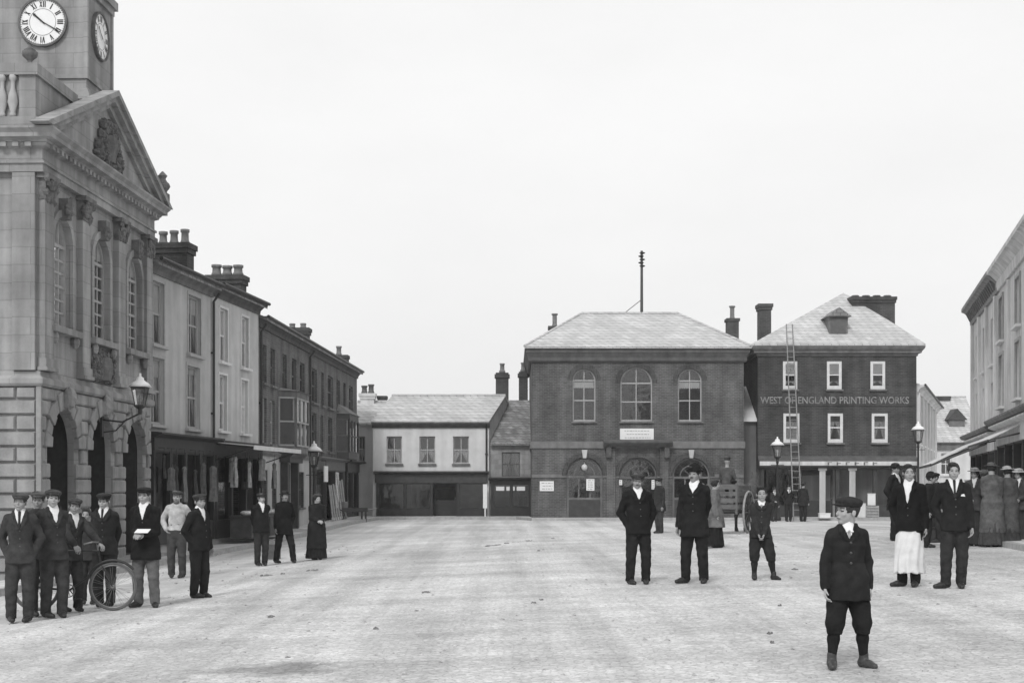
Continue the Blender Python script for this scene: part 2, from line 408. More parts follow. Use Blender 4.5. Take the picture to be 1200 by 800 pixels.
# ------------------------------------------------------------------ people: smooth signed-distance bodies and clothes, meshed by surface nets
class Field:
    def __init__(s, lo, hi, h):
        s.lo = np.array(lo, float); s.h = h
        n = np.maximum(4, np.ceil((np.array(hi) - s.lo) / h).astype(int) + 1)
        s.ax = [s.lo[k] + h * np.arange(n[k]) for k in range(3)]
        s.D = np.full(tuple(n), 1.0, np.float32)
    def _sl(s, lo, hi):
        S = []
        for k in range(3):
            a = max(0, int(math.floor((lo[k] - s.lo[k]) / s.h))); b = min(len(s.ax[k]), int(math.ceil((hi[k] - s.lo[k]) / s.h)) + 1)
            if b <= a: return None
            S.append(slice(a, b))
        return tuple(S)
    def add(s, fn, lo, hi, k=.02, sub=False):
        m = k + 2.5 * s.h
        S = s._sl([a - m for a in lo], [a + m for a in hi])
        if S is None: return
        X = s.ax[0][S[0]][:, None, None]; Y = s.ax[1][S[1]][None, :, None]; Z = s.ax[2][S[2]][None, None, :]
        d = fn(X, Y, Z); a = s.D[S]
        if sub:
            hh = np.clip(.5 - .5 * (a + d) / k, 0, 1); s.D[S] = (a * (1 - hh) - d * hh + k * hh * (1 - hh))
        else:
            hh = np.clip(.5 + .5 * (a - d) / k, 0, 1); s.D[S] = a + (d - a) * hh - k * hh * (1 - hh)
    def cone(s, p, q, r0, r1, k=.02, sub=False):
        p = np.array(p, float); q = np.array(q, float); v = q - p; L2 = max(float(v @ v), 1e-9); R = max(r0, r1)
        def fn(X, Y, Z):
            x, y, z = X - p[0], Y - p[1], Z - p[2]
            t = np.clip((x * v[0] + y * v[1] + z * v[2]) / L2, 0, 1)
            return np.sqrt((x - t * v[0]) ** 2 + (y - t * v[1]) ** 2 + (z - t * v[2]) ** 2) - (r0 + (r1 - r0) * t)
        s.add(fn, np.minimum(p, q) - R, np.maximum(p, q) + R, k, sub)
    def ell(s, c, r, k=.02, R=None, sub=False):
        c = np.array(c, float); r = np.array(r, float); M = max(r)
        def fn(X, Y, Z):
            x, y, z = X - c[0], Y - c[1], Z - c[2]
            if R is not None:
                x, y, z = (R[0][0] * x + R[1][0] * y + R[2][0] * z, R[0][1] * x + R[1][1] * y + R[2][1] * z, R[0][2] * x + R[1][2] * y + R[2][2] * z)
            k0 = np.sqrt((x / r[0]) ** 2 + (y / r[1]) ** 2 + (z / r[2]) ** 2); k1 = np.sqrt((x / r[0] ** 2) ** 2 + (y / r[1] ** 2) ** 2 + (z / r[2] ** 2) ** 2)
            return k0 * (k0 - 1) / np.maximum(k1, 1e-6)
        ext = r if R is None else np.array([M] * 3)
        s.add(fn, c - ext, c + ext, k, sub)
    def loft(s, lev, k=.02, p=2.3, round_=.0, clip=None, sub=False):
        """stack of superellipses (z, rx, ry, cx, cy), flat ends"""
        lev = sorted(lev); L = np.array(lev, float); z0, z1 = L[0, 0], L[-1, 0]
        def fn(X, Y, Z):
            z = Z.ravel(); g = lambda c: np.interp(z, L[:, 0], L[:, c])[None, None, :]
            rx, ry, cx, cy = g(1), g(2), g(3), g(4)
            q = (np.abs((X - cx) / rx) ** p + np.abs((Y - cy) / ry) ** p) ** (1 / p)
            d = (q - 1) * np.minimum(rx, ry)
            return np.maximum(d, np.maximum(z0 - Z, Z - z1))
        Rx, Ry = L[:, 1].max(), L[:, 2].max()
        s.add(fn, (L[:, 3].min() - Rx, L[:, 4].min() - Ry, z0), (L[:, 3].max() + Rx, L[:, 4].max() + Ry, z1), k, sub)
    def cut(s, fn): # keep where fn <= 0
        X = s.ax[0][:, None, None]; Y = s.ax[1][None, :, None]; Z = s.ax[2][None, None, :]
        s.D = np.maximum(s.D, fn(X, Y, Z)).astype(np.float32)
    def wrinkle(s, amp, f=1.0, ph=0.0):
        X = s.ax[0][:, None, None]; Y = s.ax[1][None, :, None]; Z = s.ax[2][None, None, :]
        w = np.sin(f * (34 * Z + 16 * X + 2.2 * np.sin(f * 11 * Y + ph) + ph)) * np.sin(f * (21 * X + 18 * Y - 13 * Z + 2 * np.sin(f * 14 * Z + 2 * ph)))
        w = w + .6 * np.sin(f * (61 * Z - 29 * X + 25 * Y + 3 * np.sin(f * 17 * X + ph)))
        s.D = (s.D + amp * w).astype(np.float32)
    def mesh(s):
        D = s.D; D[0], D[-1], D[:, 0], D[:, -1], D[:, :, 0], D[:, :, -1] = 1, 1, 1, 1, 1, 1
        ins = D < 0; n = D.shape
        cnt = np.zeros((n[0] - 1, n[1] - 1, n[2] - 1), np.int8)
        for a in (0, 1):
            for b in (0, 1):
                for c in (0, 1): cnt += ins[a:n[0] - 1 + a, b:n[1] - 1 + b, c:n[2] - 1 + c]
        act = (cnt > 0) & (cnt < 8); ijk = np.argwhere(act)
        if len(ijk) == 0: return None
        idx = np.full(act.shape, -1, np.int64); idx[act] = np.arange(len(ijk))
        acc = np.zeros((len(ijk), 3)); num = np.zeros(len(ijk)); I, J, K = ijk.T
        cor = [(a, b, c) for a in (0, 1) for b in (0, 1) for c in (0, 1)]
        for p in cor:
            for ax in range(3):
                if p[ax]: continue
                q = list(p); q[ax] = 1
                d0 = D[I + p[0], J + p[1], K + p[2]]; d1 = D[I + q[0], J + q[1], K + q[2]]
                m = (d0 < 0) != (d1 < 0); t = np.where(m, d0 / np.where(m, d0 - d1, 1), 0)
                for k in range(3): acc[:, k] += np.where(m, p[k] + (t if k == ax else 0), 0)
                num += m
        V = (ijk + acc / num[:, None]) * s.h + s.lo
        F = []
        for ax in range(3):
            b, c = (ax + 1) % 3, (ax + 2) % 3
            lo = [slice(None)] * 3; hi = [slice(None)] * 3; lo[ax] = slice(0, -1); hi[ax] = slice(1, None)
            e = np.argwhere(ins[tuple(lo)] != ins[tuple(hi)])
            e = e[(e[:, b] > 0) & (e[:, c] > 0) & (e[:, b] < n[b] - 1) & (e[:, c] < n[c] - 1)]
            if not len(e): continue
            def g(db, dc):
                q = e.copy(); q[:, b] += db; q[:, c] += dc; return idx[q[:, 0], q[:, 1], q[:, 2]]
            Q = np.stack([g(-1, -1), g(0, -1), g(0, 0), g(-1, 0)], 1)
            up = ins[e[:, 0], e[:, 1], e[:, 2]]
            Q[~up] = Q[~up][:, ::-1]; F.append(Q)
        return V, np.concatenate(F)
def mesh_obj(name, VF, mats, parent=None, mi=None):
    V, F = VF; me = bpy.data.meshes.new(name); n = len(F)
    me.vertices.add(len(V)); me.vertices.foreach_set('co', V.astype(np.float32).ravel())
    me.loops.add(4 * n); me.loops.foreach_set('vertex_index', F.astype(np.int32).ravel())
    me.polygons.add(n); me.polygons.foreach_set('loop_start', np.arange(0, 4 * n, 4, dtype=np.int32))
    me.polygons.foreach_set('use_smooth', np.ones(n, bool))
    for m in mats: me.materials.append(m)
    if mi is not None: me.polygons.foreach_set('material_index', mi.astype(np.int32))
    me.update(calc_edges=True); me.validate()
    o = bpy.data.objects.new(name, me); COL.objects.link(o)
    if parent is not None: o.parent = parent
    return o

def cloth(v, fine=1.0): return mat('cloth_%03d' % round(v * 1000), v, .95, .42, 7, .4, 160, .12)
SKIN = lambda v=.34: mat('skin_%03d' % round(v * 1000), v, .6, .08, 12, .05, 90, .35)
def person(px, py, top, label, face=0, child=False, hat='cap', hat_v=.03, coat='jacket', coat_v=.018, leg='trousers', leg_v=.02, shirt=True, tie=True,
           arms=('down', 'down'), feet=None, yaw=0, pitch=0, lean=(0, 0), stout=1.0, beard=None, hair_v=.03, h=None, apron=False, open_=1.0, group=None,
           shoe_v=.02, skin_v=None, toes=(12, -12), at=None, hat_h=None, hands=None, shirt_v=.7, collar='v'):
    """px, py: photo pixel of the feet; top: photo row of the top of the hat. face: degrees the body turns (0 towards the camera, + to its left)"""
    x, y, z = ground_at(px, py) if at is None else (at[0], at[1], zg(*at))
    z += .012
    full = (py - top) * y / FPX
    hat_add = {'cap': .012, 'bowler': .055, 'none': 0.0, 'straw': .06, 'bonnet': .05, 'felt': .06}[hat]
    H = full - hat_add if hat_h is None else hat_h
    hh = H * (.139 if not child else .160)
    if h is None: h = .0062 * max(1.0, y / 12.0) if y < 40 else .021
    C_ = cloth
    rr = random.Random(int(px * 13 + py))
    if lean == (0, 0): lean = (rr.uniform(-.035, .035), rr.uniform(-.03, .02))
    if pitch == 0: pitch = rr.uniform(-5, 4)
    roll = rr.uniform(-5, 5)
    skin_v = skin_v or round(rr.uniform(.25, .36), 2)
    if stout == 1.0: stout = rr.uniform(.95, 1.08)
    # --- joints, local frame: -y is forward, x is the person's left
    def sh(p):
        q = max(0, p[2] - .52 * H); return np.array([p[0] + lean[0] * q, p[1] + lean[1] * q, p[2]])
    sw = (.089 if not child else .086) * H * (.5 + .5 * stout)
    neck_z = H - hh * 1.05
    shz = neck_z - .026 * H
    hip = [np.array([sx * .05 * H, 0, .5 * H]) for sx in (-1, 1)]
    if feet is None: feet = ((-.085, .0), (.085, .0))
    ank = [np.array([f[0], f[1], .05 * H]) for f in feet]
    knee = []
    for k in (0, 1):
        m = hip[k] * .45 + ank[k] * .55; m[1] -= .018 * H; m[0] += (-.006, .006)[k] * H; knee.append(m)
    S = [sh((sx * sw, .005 * H, shz - .026 * H)) for sx in (-1, 1)]
    UA, FA = .172 * H, .148 * H
    W, E, hdir, palm = [], [], [], []
    for k in (0, 1):
        sx = (-1, 1)[k]; a = arms[k]
        if isinstance(a, str):
            t = {'down': (sx * .138, -.03, .475), 'out': (sx * .155, -.02, .48), 'pocket': (sx * .088, -.015, .53), 'behind': (sx * .04, .125, .52), 'clasp': (sx * .028, -.125, .495),
                 'waist': (sx * .03, -.13, .60), 'chest': (sx * .05, -.14, .68), 'hip': (sx * .115, -.03, .56), 'crossed': (-sx * .07, -.13, .665), 'reach': (sx * .14, -.27, .60),
                 'lapel': (sx * .055, -.12, .70), 'fwd': (sx * .13, -.15, .52), 'face': (sx * .05, -.16, .84)}[a]
        else: t = a
        w = sh((t[0] * H, t[1] * H, t[2] * H)); d = w - S[k]; L_ = np.linalg.norm(d)
        mx = (UA + FA) * .995
        if L_ > mx: w = S[k] + d / L_ * mx; d = w - S[k]; L_ = mx
        c = (UA ** 2 - FA ** 2 + L_ ** 2) / (2 * L_); r = math.sqrt(max(0, UA ** 2 - c ** 2)); dn = d / L_
        pole = np.array([sx * .42, .9, -.15]) if a not in ('hip', 'pocket') else np.array([sx * .75, .7, 0])
        pole = pole - dn * (pole @ dn); pole /= np.linalg.norm(pole)
        E.append(S[k] + dn * c + pole * r); W.append(w)
        hd = (w - E[k]); hd /= np.linalg.norm(hd)
        if a == 'pocket': hd = np.array([-sx * .2, .0, -1.0]); hd /= np.linalg.norm(hd)
        hdir.append(hd)
    cy_, sy_ = math.cos(math.radians(yaw)), math.sin(math.radians(yaw)); cp, sp = math.cos(math.radians(pitch)), math.sin(math.radians(pitch))
    Rz = np.array([[cy_, -sy_, 0], [sy_, cy_, 0], [0, 0, 1]]); Rx_ = np.array([[1, 0, 0], [0, cp, -sp], [0, sp, cp]]); cr, sr = math.cos(math.radians(roll)), math.sin(math.radians(roll)); R = Rz @ Rx_ @ np.array([[cr, 0, sr], [0, 1, 0], [-sr, 0, cr]])
    HC = sh((0, -.012 * H, H - hh * .5))
    hp = lambda p: HC + R @ (np.array(p) * hh)
    st = stout
    lev = [(.46, .085, .060), (.50, .091, .067), (.56, .086, .064), (.62, .080 * st, .060 * st), (.67, .083 * st, .062 * st), (.72, .089, .065), (.765, .086, .061), (shz / H - .01, .075, .05), (neck_z / H + .012, .036, .036)]
    cbel = lambda zf: -.014 * (st - 1) * 6 * math.exp(-((zf - .6) / .08) ** 2)
    def torso(inf, z0=None, z1=None, extra=None):
        out = []
        src = [l for l in lev if (z0 is None or l[0] > z0 + .01) and (z1 is None or l[0] <= z1)] + (extra or [])
        for l in src:
            q = max(0, l[0] - .52) * H
            out.append((l[0] * H, l[1] * H + inf, l[2] * H + inf, lean[0] * q, lean[1] * q + cbel(l[0]) * H))
        return out
    rootname = 'person'
    # --- body: one continuous skin
    pad = .12
    allp = np.array(W + E + S + ank + [HC]); lo = allp.min(0) - pad - .06; hi = allp.max(0) + pad + .04
    lo = np.minimum(lo, [-.15 * H, -.14 * H, -.02]); hi = np.maximum(hi, [.15 * H, .12 * H, 0]); lo[2] = -.02; hi[2] = max(hi[2], HC[2] + hh * .65)
    B = Field(lo, hi, h)
    B.loft(torso(-.004), k=.02)
    for k in (0, 1):
        B.cone(hip[k], knee[k], .052 * H, .036 * H, .03); B.cone(knee[k], knee[k] * .6 + ank[k] * .4 + np.array([0, .008 * H, 0]), .034 * H, .033 * H, .02)
        B.cone(knee[k] * .6 + ank[k] * .4 + np.array([0, .008 * H, 0]), ank[k], .033 * H, .021 * H, .02)
        a = math.radians(toes[k]); fd = np.array([math.sin(a), -math.cos(a), 0])
        B.cone(ank[k] + fd * -.012 * H - np.array([0, 0, .018 * H]), ank[k] + fd * .085 * H - np.array([0, 0, .03 * H]), .02 * H, .014 * H, .015)
        B.cone(S[k], E[k], .033 * H, .025 * H, .02); B.cone(E[k], W[k], .025 * H, .0165 * H, .012)
    N0 = sh((0, .006 * H, neck_z - .03 * H))
    for k in (0, 1): B.cone(S[k], N0, .032 * H, .036 * H, .03)
    B.cone(sh((0, .008 * H, shz - .01 * H)), hp((0, .1, -.22)), .034 * H, .23 * hh, .02)
    kh = .06 * hh
    B.ell(hp((0, .06, .12)), np.array((.325, .39, .38)) * hh, kh, R); B.ell(hp((0, -.10, -.16)), np.array((.26, .28, .31)) * hh, kh, R)
    B.ell(hp((0, -.235, -.405)), np.array((.12, .10, .09)) * hh, kh, R)
    B.ell(hp((0, -.30, .115)), np.array((.22, .08, .05)) * hh, kh, R)
    for sx in (-1, 1):
        B.ell(hp((sx * .135, -.415, .02)), np.array((.085, .06, .05)) * hh, .04 * hh, R, sub=True)
        B.ell(hp((sx * .135, -.325, .015)), np.array((.062, .05, .045)) * hh, .01 * hh, R)
        B.ell(hp((sx * .185, -.27, -.12)), np.array((.09, .08, .08)) * hh, kh, R)
        B.ell(hp((sx * .335, .06, -.04)), np.array((.04, .085, .135)) * hh, .02 * hh, R)
    B.cone(hp((0, -.355, .05)), hp((0, -.435, -.12)), .032 * hh, .052 * hh, .03 * hh)
    B.ell(hp((0, -.375, -.265)), np.array((.105, .04, .04)) * hh, .02 * hh, R)
    # hands: palm, four unequal bent fingers, thumb from the side of the palm
    for k in (0, 1):
        sx = (-1, 1)[k]; d = hdir[k]; inward = np.array([-sx, -.35, 0.0]) if abs(d[2]) > .6 else np.array([-sx * .3, .15, -1.0])
        pn = inward - d * (inward @ d); pn /= np.linalg.norm(pn)
        sd = np.cross(d, pn); sd /= np.linalg.norm(sd)
        if sd[1] > 0: sd = -sd          # index finger side faces forward / up
        HL = .105 * H; w0 = W[k]
        fr = max(.0052 * H, h * .62)
        for q, (o_, ln) in enumerate(((.021, .86), (.007, 1.0), (-.007, .94), (-.020, .74))):
            kn = w0 + d * HL * .52 + sd * o_ * H
            B.cone(w0 + d * .01 * H + sd * o_ * .55 * H, kn, .0085 * H, .0072 * H, .008)
            c1 = (d * .85 + pn * .5); c1 /= np.linalg.norm(c1); c2 = (d * .45 + pn * .9); c2 /= np.linalg.norm(c2)
            m1 = kn + c1 * HL * .25 * ln; m2 = m1 + c2 * HL * .23 * ln
            B.cone(kn, m1, fr * 1.05, fr, .004); B.cone(m1, m2, fr, fr * .8, .004)
        tb = w0 + d * HL * .16 + sd * .014 * H; t1 = tb + (d * .7 + sd * .62 + pn * .35) * HL * .26; t2 = t1 + (d * .85 + sd * .1 + pn * .5) * HL * .22
        B.cone(tb, t1, .0085 * H, fr * 1.15, .006); B.cone(t1, t2, fr * 1.15, fr * .85, .004)
    V, F_ = B.mesh()
    fc = V[F_].mean(1); loc_ = ((fc - HC) @ R) / hh; mi = np.zeros(len(F_), int)
    ax = np.abs(loc_[:, 0]); front = loc_[:, 1] < -.27
    mi[front & (np.abs(ax - .135) < .055) & (np.abs(loc_[:, 2] - .012) < .026)] = 1
    mi[front & (np.abs(ax - .145) < .085) & (np.abs(loc_[:, 2] - .115) < .02)] = 2
    mi[(loc_[:, 1] < -.33) & (ax < .10) & (np.abs(loc_[:, 2] + .268) < .016)] = 3
    root = mesh_obj(rootname, (V, F_), [SKIN(skin_v), mat('eye_dark', .05, .3, .05), mat('brow_hair', .11, .9, .1), mat('lip_shade', .16, .6, .05)], None, mi)
    root.location = (x, y, z); root.rotation_euler = (0, 0, math.radians(face)); tag(root, label, 'person', group)
    def put(name, Fd, v, mats=None):
        r = Fd.mesh()
        if r is None: return
        return mesh_obj(name, r, mats or [C_(v)], root)
    ph = (px * 37 + py * 11) % 17
    tl, th = lo.copy(), hi.copy()
    hemz = {'jacket': .455, 'coat': .40, 'long': .17, 'shirt': .545, 'blouse': .60, 'cape': .30}[coat]
    # --- trousers, knickerbockers or skirt
    if leg in ('trousers', 'knickers'):
        T = Field((lo[0], lo[1], 0), (hi[0], hi[1], .66 * H), h)
        T.loft(torso(.010, z1=.63, extra=[(.455, .092, .066)]), k=.03)
        for k in (0, 1):
            if leg == 'trousers':
                T.cone(hip[k], knee[k], .064 * H, .047 * H, .025); e = ank[k].copy(); e[2] = .03 * H; e[1] += .004 * H
                T.cone(knee[k], e, .047 * H, .040 * H, .012)
            else:
                m = hip[k] * .5 + knee[k] * .5; e = knee[k] * .86 + ank[k] * .14
                T.cone(hip[k], m, .066 * H, .062 * H, .025); T.cone(m, knee[k] + np.array([0, 0, .015 * H]), .061 * H, .057 * H, .02); T.cone(knee[k] + np.array([0, 0, .015 * H]), e, .057 * H, .048 * H, .01)
        T.cut(lambda X, Y, Z: (.028 * H if leg == 'trousers' else .2 * H) - Z + 0 * X)
        T.wrinkle(.0036, .85, ph); put('trousers' if leg == 'trousers' else 'knickerbockers', T, leg_v)
        if leg == 'knickers':
            for k in (0, 1):
                G = Field(np.minimum(knee[k], ank[k]) - .1, np.maximum(knee[k], ank[k]) + .1, h)
                mid = knee[k] * .6 + ank[k] * .4 + np.array([0, .008 * H, 0])
                G.cone(knee[k], mid, .036 * H, .035 * H, .02); G.cone(mid, ank[k], .035 * H, .023 * H, .02); put('stocking', G, leg_v * .9)
    else:
        G = Field((lo[0] - .2, lo[1] - .2, 0), (hi[0] + .2, hi[1] + .2, .66 * H), h)
        zb = .02 * H if leg == 'skirt' else .16 * H
        L_ = torso(.012, z0=.56, z1=.63) + [(.55 * H, .10 * H, .078 * H, 0, 0), (.3 * H, .135 * H, .115 * H, 0, .01 * H), (zb, .165 * H, .15 * H, 0, .015 * H)]
        G.loft(L_, k=.02, p=2)
        X = G.ax[0][:, None, None]; Y = G.ax[1][None, :, None]; Z = G.ax[2][None, None, :]
        G.D = (G.D + .011 * np.sin(15 * np.arctan2(X, -Y) + 2 * np.sin(6 * Z) + ph) * np.clip((.58 * H - Z) / (.5 * H), 0, 1)).astype(np.float32)
        G.cut(lambda X, Y, Z: zb - Z + 0 * X); put('skirt', G, leg_v)
    # --- boots
    for k in (0, 1):
        a = math.radians(toes[k]); fd = np.array([math.sin(a), -math.cos(a), 0])
        G = Field(ank[k] - .17 * H, ank[k] + .17 * H, min(h, .012)); bz = np.array([0, 0, 1.0])
        he = np.array([ank[k][0], ank[k][1], 0])
        G.cone(he - fd * .016 * H + bz * .03 * H, he + fd * .05 * H + bz * .026 * H, .027 * H, .025 * H, .02); G.cone(he + fd * .05 * H + bz * .022 * H, he + fd * .098 * H + bz * .018 * H, .026 * H, .019 * H, .015)
        G.cone(he + bz * .03 * H, ank[k] + bz * .03 * H, .028 * H, .028 * H, .02)
        G.cut(lambda X, Y, Z: .002 - Z + 0 * X); put('boot', G, shoe_v, [mat('boot_leather_%03d' % round(shoe_v * 1000), shoe_v, .5, .3, 14, .2, 60, .4)])
    # --- coat with sleeves
    Jl = lo.copy(); Jl[2] = max(.02, hemz * H - .03); Jh = hi.copy(); Jh[2] = neck_z + .09 * H
    if coat in ('long', 'cape'): Jl[:2] -= .12; Jh[:2] += .12
    J = Field(Jl, Jh, h)
    inf = {'jacket': .019, 'coat': .024, 'long': .026, 'shirt': .012, 'blouse': .010, 'cape': .03}[coat]
    fl = {'jacket': (.104, .082), 'coat': (.112, .092), 'long': (.14, .125), 'shirt': (.094, .07), 'blouse': (.085, .064), 'cape': (.15, .13)}[coat]
    if leg == 'skirt' and coat in ('jacket', 'coat'): fl = (.128, .11)
    J.loft(torso(inf, z0=.57, extra=[(hemz, fl[0], fl[1]), (.53, (fl[0] + .094) / 2, (fl[1] + .068) / 2)] if hemz < .5 else [(hemz, fl[0], fl[1])]), k=.03)
    for k in (0, 1): J.cone(S[k], N0, .030 * H + inf * .5, .040 * H + inf * .5, .03)
    for k in (0, 1):
        r1, r2, r3 = (.041, .036, .029) if coat != 'shirt' else (.042, .036, .028)
        if coat == 'cape': r1, r2, r3 = .06, .06, .05
        J.cone(S[k], E[k], r1 * H, r2 * H, .02); e = W[k] - hdir[k] * (.004 * H if arms[k] != 'pocket' else -.03 * H)
        J.cone(E[k], e, r2 * H, r3 * H, .012)
    if coat == 'shirt' and hands == 'rolled': pass
    front_y = lambda Z: np.interp(np.ravel(Z), [0, .52 * H, H], [0, 0, lean[1] * .48 * H])[None, None, :]
    vz = {'v': .735, 'high': .765, 'low': .67, 'none': .9}[collar] * H; vw = .043 * H * open_
    if shirt and coat != 'cape':
        zt = neck_z + .02 * H
        def wedge(X, Y, Z):
            q = np.maximum(0, Z - .52 * H); w = vw * np.clip((Z - vz) / (zt - vz), 0, 1.2)
            return np.maximum(np.maximum(np.abs(X - lean[0] * q) - w, (Y - lean[1] * q) + .012 * H), vz - Z)
        X = J.ax[0][:, None, None]; Y = J.ax[1][None, :, None]; Z = J.ax[2][None, None, :]
        yb_ = lambda zf: -np.interp(zf, [l[0] for l in lev], [l[2] for l in lev]) * H - inf + cbel(zf) * H
        for sx in (-1, 1):      # lapels
            pts = [sh((sx * vw * 1.15, -.03 * H, zt - .012 * H)), sh((sx * vw * 1.2, yb_(.80), .80 * H)), sh((sx * vw * .72, yb_(.765) + .004, .765 * H)), sh((sx * .012 * H, yb_(vz / H), vz - .01 * H))]
            for a_, b_ in zip(pts, pts[1:]): J.cone(a_, b_, .0115 * H, .0115 * H, .008)
        J.D = np.maximum(J.D, -wedge(X, Y, Z)).astype(np.float32)
    # neck opening
    J.cone(sh((0, .0, neck_z - .01 * H)), hp((0, .06, -.15)), .036 * H, .05 * H, .004, sub=True)
    J.wrinkle(.0034 if coat != 'long' else .0028, .8, ph + 3)
    put({'jacket': 'jacket', 'coat': 'overcoat', 'long': 'long_coat', 'shirt': 'shirt', 'blouse': 'blouse', 'cape': 'shawl'}[coat], J, coat_v)
    if shirt and y < 26 and coat in ('jacket', 'coat'):
        bm_ = MB(); yb2 = lambda zf: -np.interp(zf, [l[0] for l in lev], [l[2] for l in lev]) * H - inf + cbel(zf) * H
        for zf in (vz / H - .025, vz / H - .085, vz / H - .145):
            if zf > .53: c_ = sh((.004 * H, yb2(zf) - .003, zf * H)); bm_.blob(tuple(c_), (.011, .006, .011), 8, 4)
        bm_.build('buttons', mat('horn_button', .07, .4, .1), root, smooth=True)
        c_ = sh((.062 * H, yb2(.745) * .84 - .002, .735 * H))
        if 'handkerchief' in label:
            q_ = MB(); q_.prism([(c_[0] - .03, c_[1] - .012, c_[2]), (c_[0] + .03, c_[1] + .0, c_[2] - .006), (c_[0] + .015, c_[1] - .004, c_[2] + .03), (c_[0] - .02, c_[1] - .012, c_[2] + .022)], (0, .03, 0)); q_.build('handkerchief', M_PAPER, root)
    # --- shirt front, collar, tie
    if shirt and coat not in ('cape',):
        G = Field((-.13 * H + lean[0] * .2, lo[1], .60 * H), (.13 * H + lean[0] * .3, hi[1], neck_z + .08 * H), min(h, .014))
        G.loft(torso(inf - .008 if coat != 'shirt' else inf - .003, z0=.6), k=.02)
        c0 = sh((0, .004 * H, neck_z - .012 * H)); c1 = sh((0, -.004 * H, neck_z + .016 * H))
        G.cone(c0, c1, .043 * H, .040 * H, .008)
        if child:
            q0 = max(0, neck_z - .52 * H); G.loft([(neck_z - .032 * H, .068 * H, .058 * H, lean[0] * q0, lean[1] * q0 - .012 * H), (neck_z - .02 * H, .066 * H, .056 * H, lean[0] * q0, lean[1] * q0 - .006 * H), (neck_z + .008 * H, .047 * H, .045 * H, lean[0] * q0, lean[1] * q0)], k=.008, p=2); G.ell(sh((0, -.085 * H, neck_z - .05 * H)), np.array((.011, .05, .034)) * H, .006, sub=True)
        G.cone(sh((0, .0, neck_z - .03 * H)), hp((0, .07, -.15)), .034 * H, .034 * H, .004, sub=True)
        if not child: G.cut(lambda X, Y, Z: vz - .02 * H - Z + 0 * X)
        put('shirt_collar', G, shirt_v, [mat('white_linen_%03d' % round(shirt_v * 1000), shirt_v, .8, .08, 20)])
        if tie:
            G = Field((-.05 * H + lean[0] * .2, lo[1] - .03, .6 * H), (.05 * H + lean[0] * .3, 0, neck_z + .05 * H), min(h, .009))
            yb = lambda zf: -np.interp(zf, [l[0] for l in lev], [l[2] for l in lev]) * H - inf + cbel(zf) * H
            a = sh((0, -.046 * H, neck_z)); b = sh((0, yb(.78) + .002, .785 * H)); c = sh((0, yb(.72), vz - .01))
            G.cone(a, b, .012 * H, .008 * H, .006); G.cone(b, c, .008 * H, .013 * H, .006); put('necktie', G, .03)
    if coat == 'shirt' and leg == 'trousers':      # braces over the shirt
        pass
    if apron:
        G = Field((lo[0] - .1, lo[1] - .1, .1 * H), (hi[0] + .1, hi[1] + .1, .60 * H), h)
        G.loft([(.115 * H, .125 * H, .105 * H, 0, -.01 * H), (.3 * H, .118 * H, .1 * H, 0, -.005 * H), (.48 * H, .103 * H, .081 * H, 0, 0), (.5 * H, .09 * H, .066 * H, 0, 0), (.54 * H, .086 * H, .06 * H, 0, 0)], k=.02, p=2.2)
        X = G.ax[0][:, None, None]; Y = G.ax[1][None, :, None]; Z = G.ax[2][None, None, :]; G.D = (G.D + .009 * np.sin(11 * np.arctan2(X, -Y) + 3 * np.sin(5 * Z) + 1) * np.clip((.52 * H - Z) / (.3 * H), 0, 1)).astype(np.float32); G.wrinkle(.0025, .7, ph); G.cut(lambda X, Y, Z: Y - .03 * H + 0 * X); put('apron', G, .72, [mat('apron_linen', .64, .9, .12, 5)])
    # --- hair, beard, hat
    if True:
        hv = hair_v
        G = Field(HC - hh * .75, HC + hh * .8, min(h, .0105))
        G.ell(hp((0, .075, .13)), np.array((.355, .415, .40)) * hh, .02, R)
        if leg == 'skirt' and coat != 'apron': G.ell(hp((0, .38, .12)), np.array((.2, .16, .2)) * hh, .05 * hh, R); G.ell(hp((0, .05, .1)), np.array((.40, .36, .36)) * hh, .05 * hh, R)
        G.ell(hp((0, -.42, -.12)), np.array((.30, .36, .42)) * hh, .03 * hh, R, sub=True)
        G.ell(hp((0, .05, -.62)), np.array((.6, .6, .42)) * hh, .03 * hh, R, sub=True)
        if not (leg == 'skirt'): G.ell(hp((0, -.1, -.2)), np.array((.5, .18, .2)) * hh, .03 * hh, R, sub=True)
        G.ell(hp((-.1, -.2, .43)), np.array((.24, .2, .10)) * hh, .03, R); G.wrinkle(.004, 2.6, ph); put('hair', G, hv, [mat('hair_%03d' % round(hv * 1000), hv, .7, .4, 30, .4, 120, .3)])
    if beard:
        G = Field(HC - hh * .8, HC + hh * .5, min(h, .009))
        G.ell(hp((0, -.385, -.205)), np.array((.15, .055, .035)) * hh, .01, R)
        if beard == 'full': G.ell(hp((0, -.17, -.42)), np.array((.24, .22, .2)) * hh, .02, R); G.ell(hp((0, -.36, -.27)), np.array((.07, .12, .025)) * hh, .01 * hh, R, sub=True)
        put('beard' if beard == 'full' else 'moustache', G, hair_v)
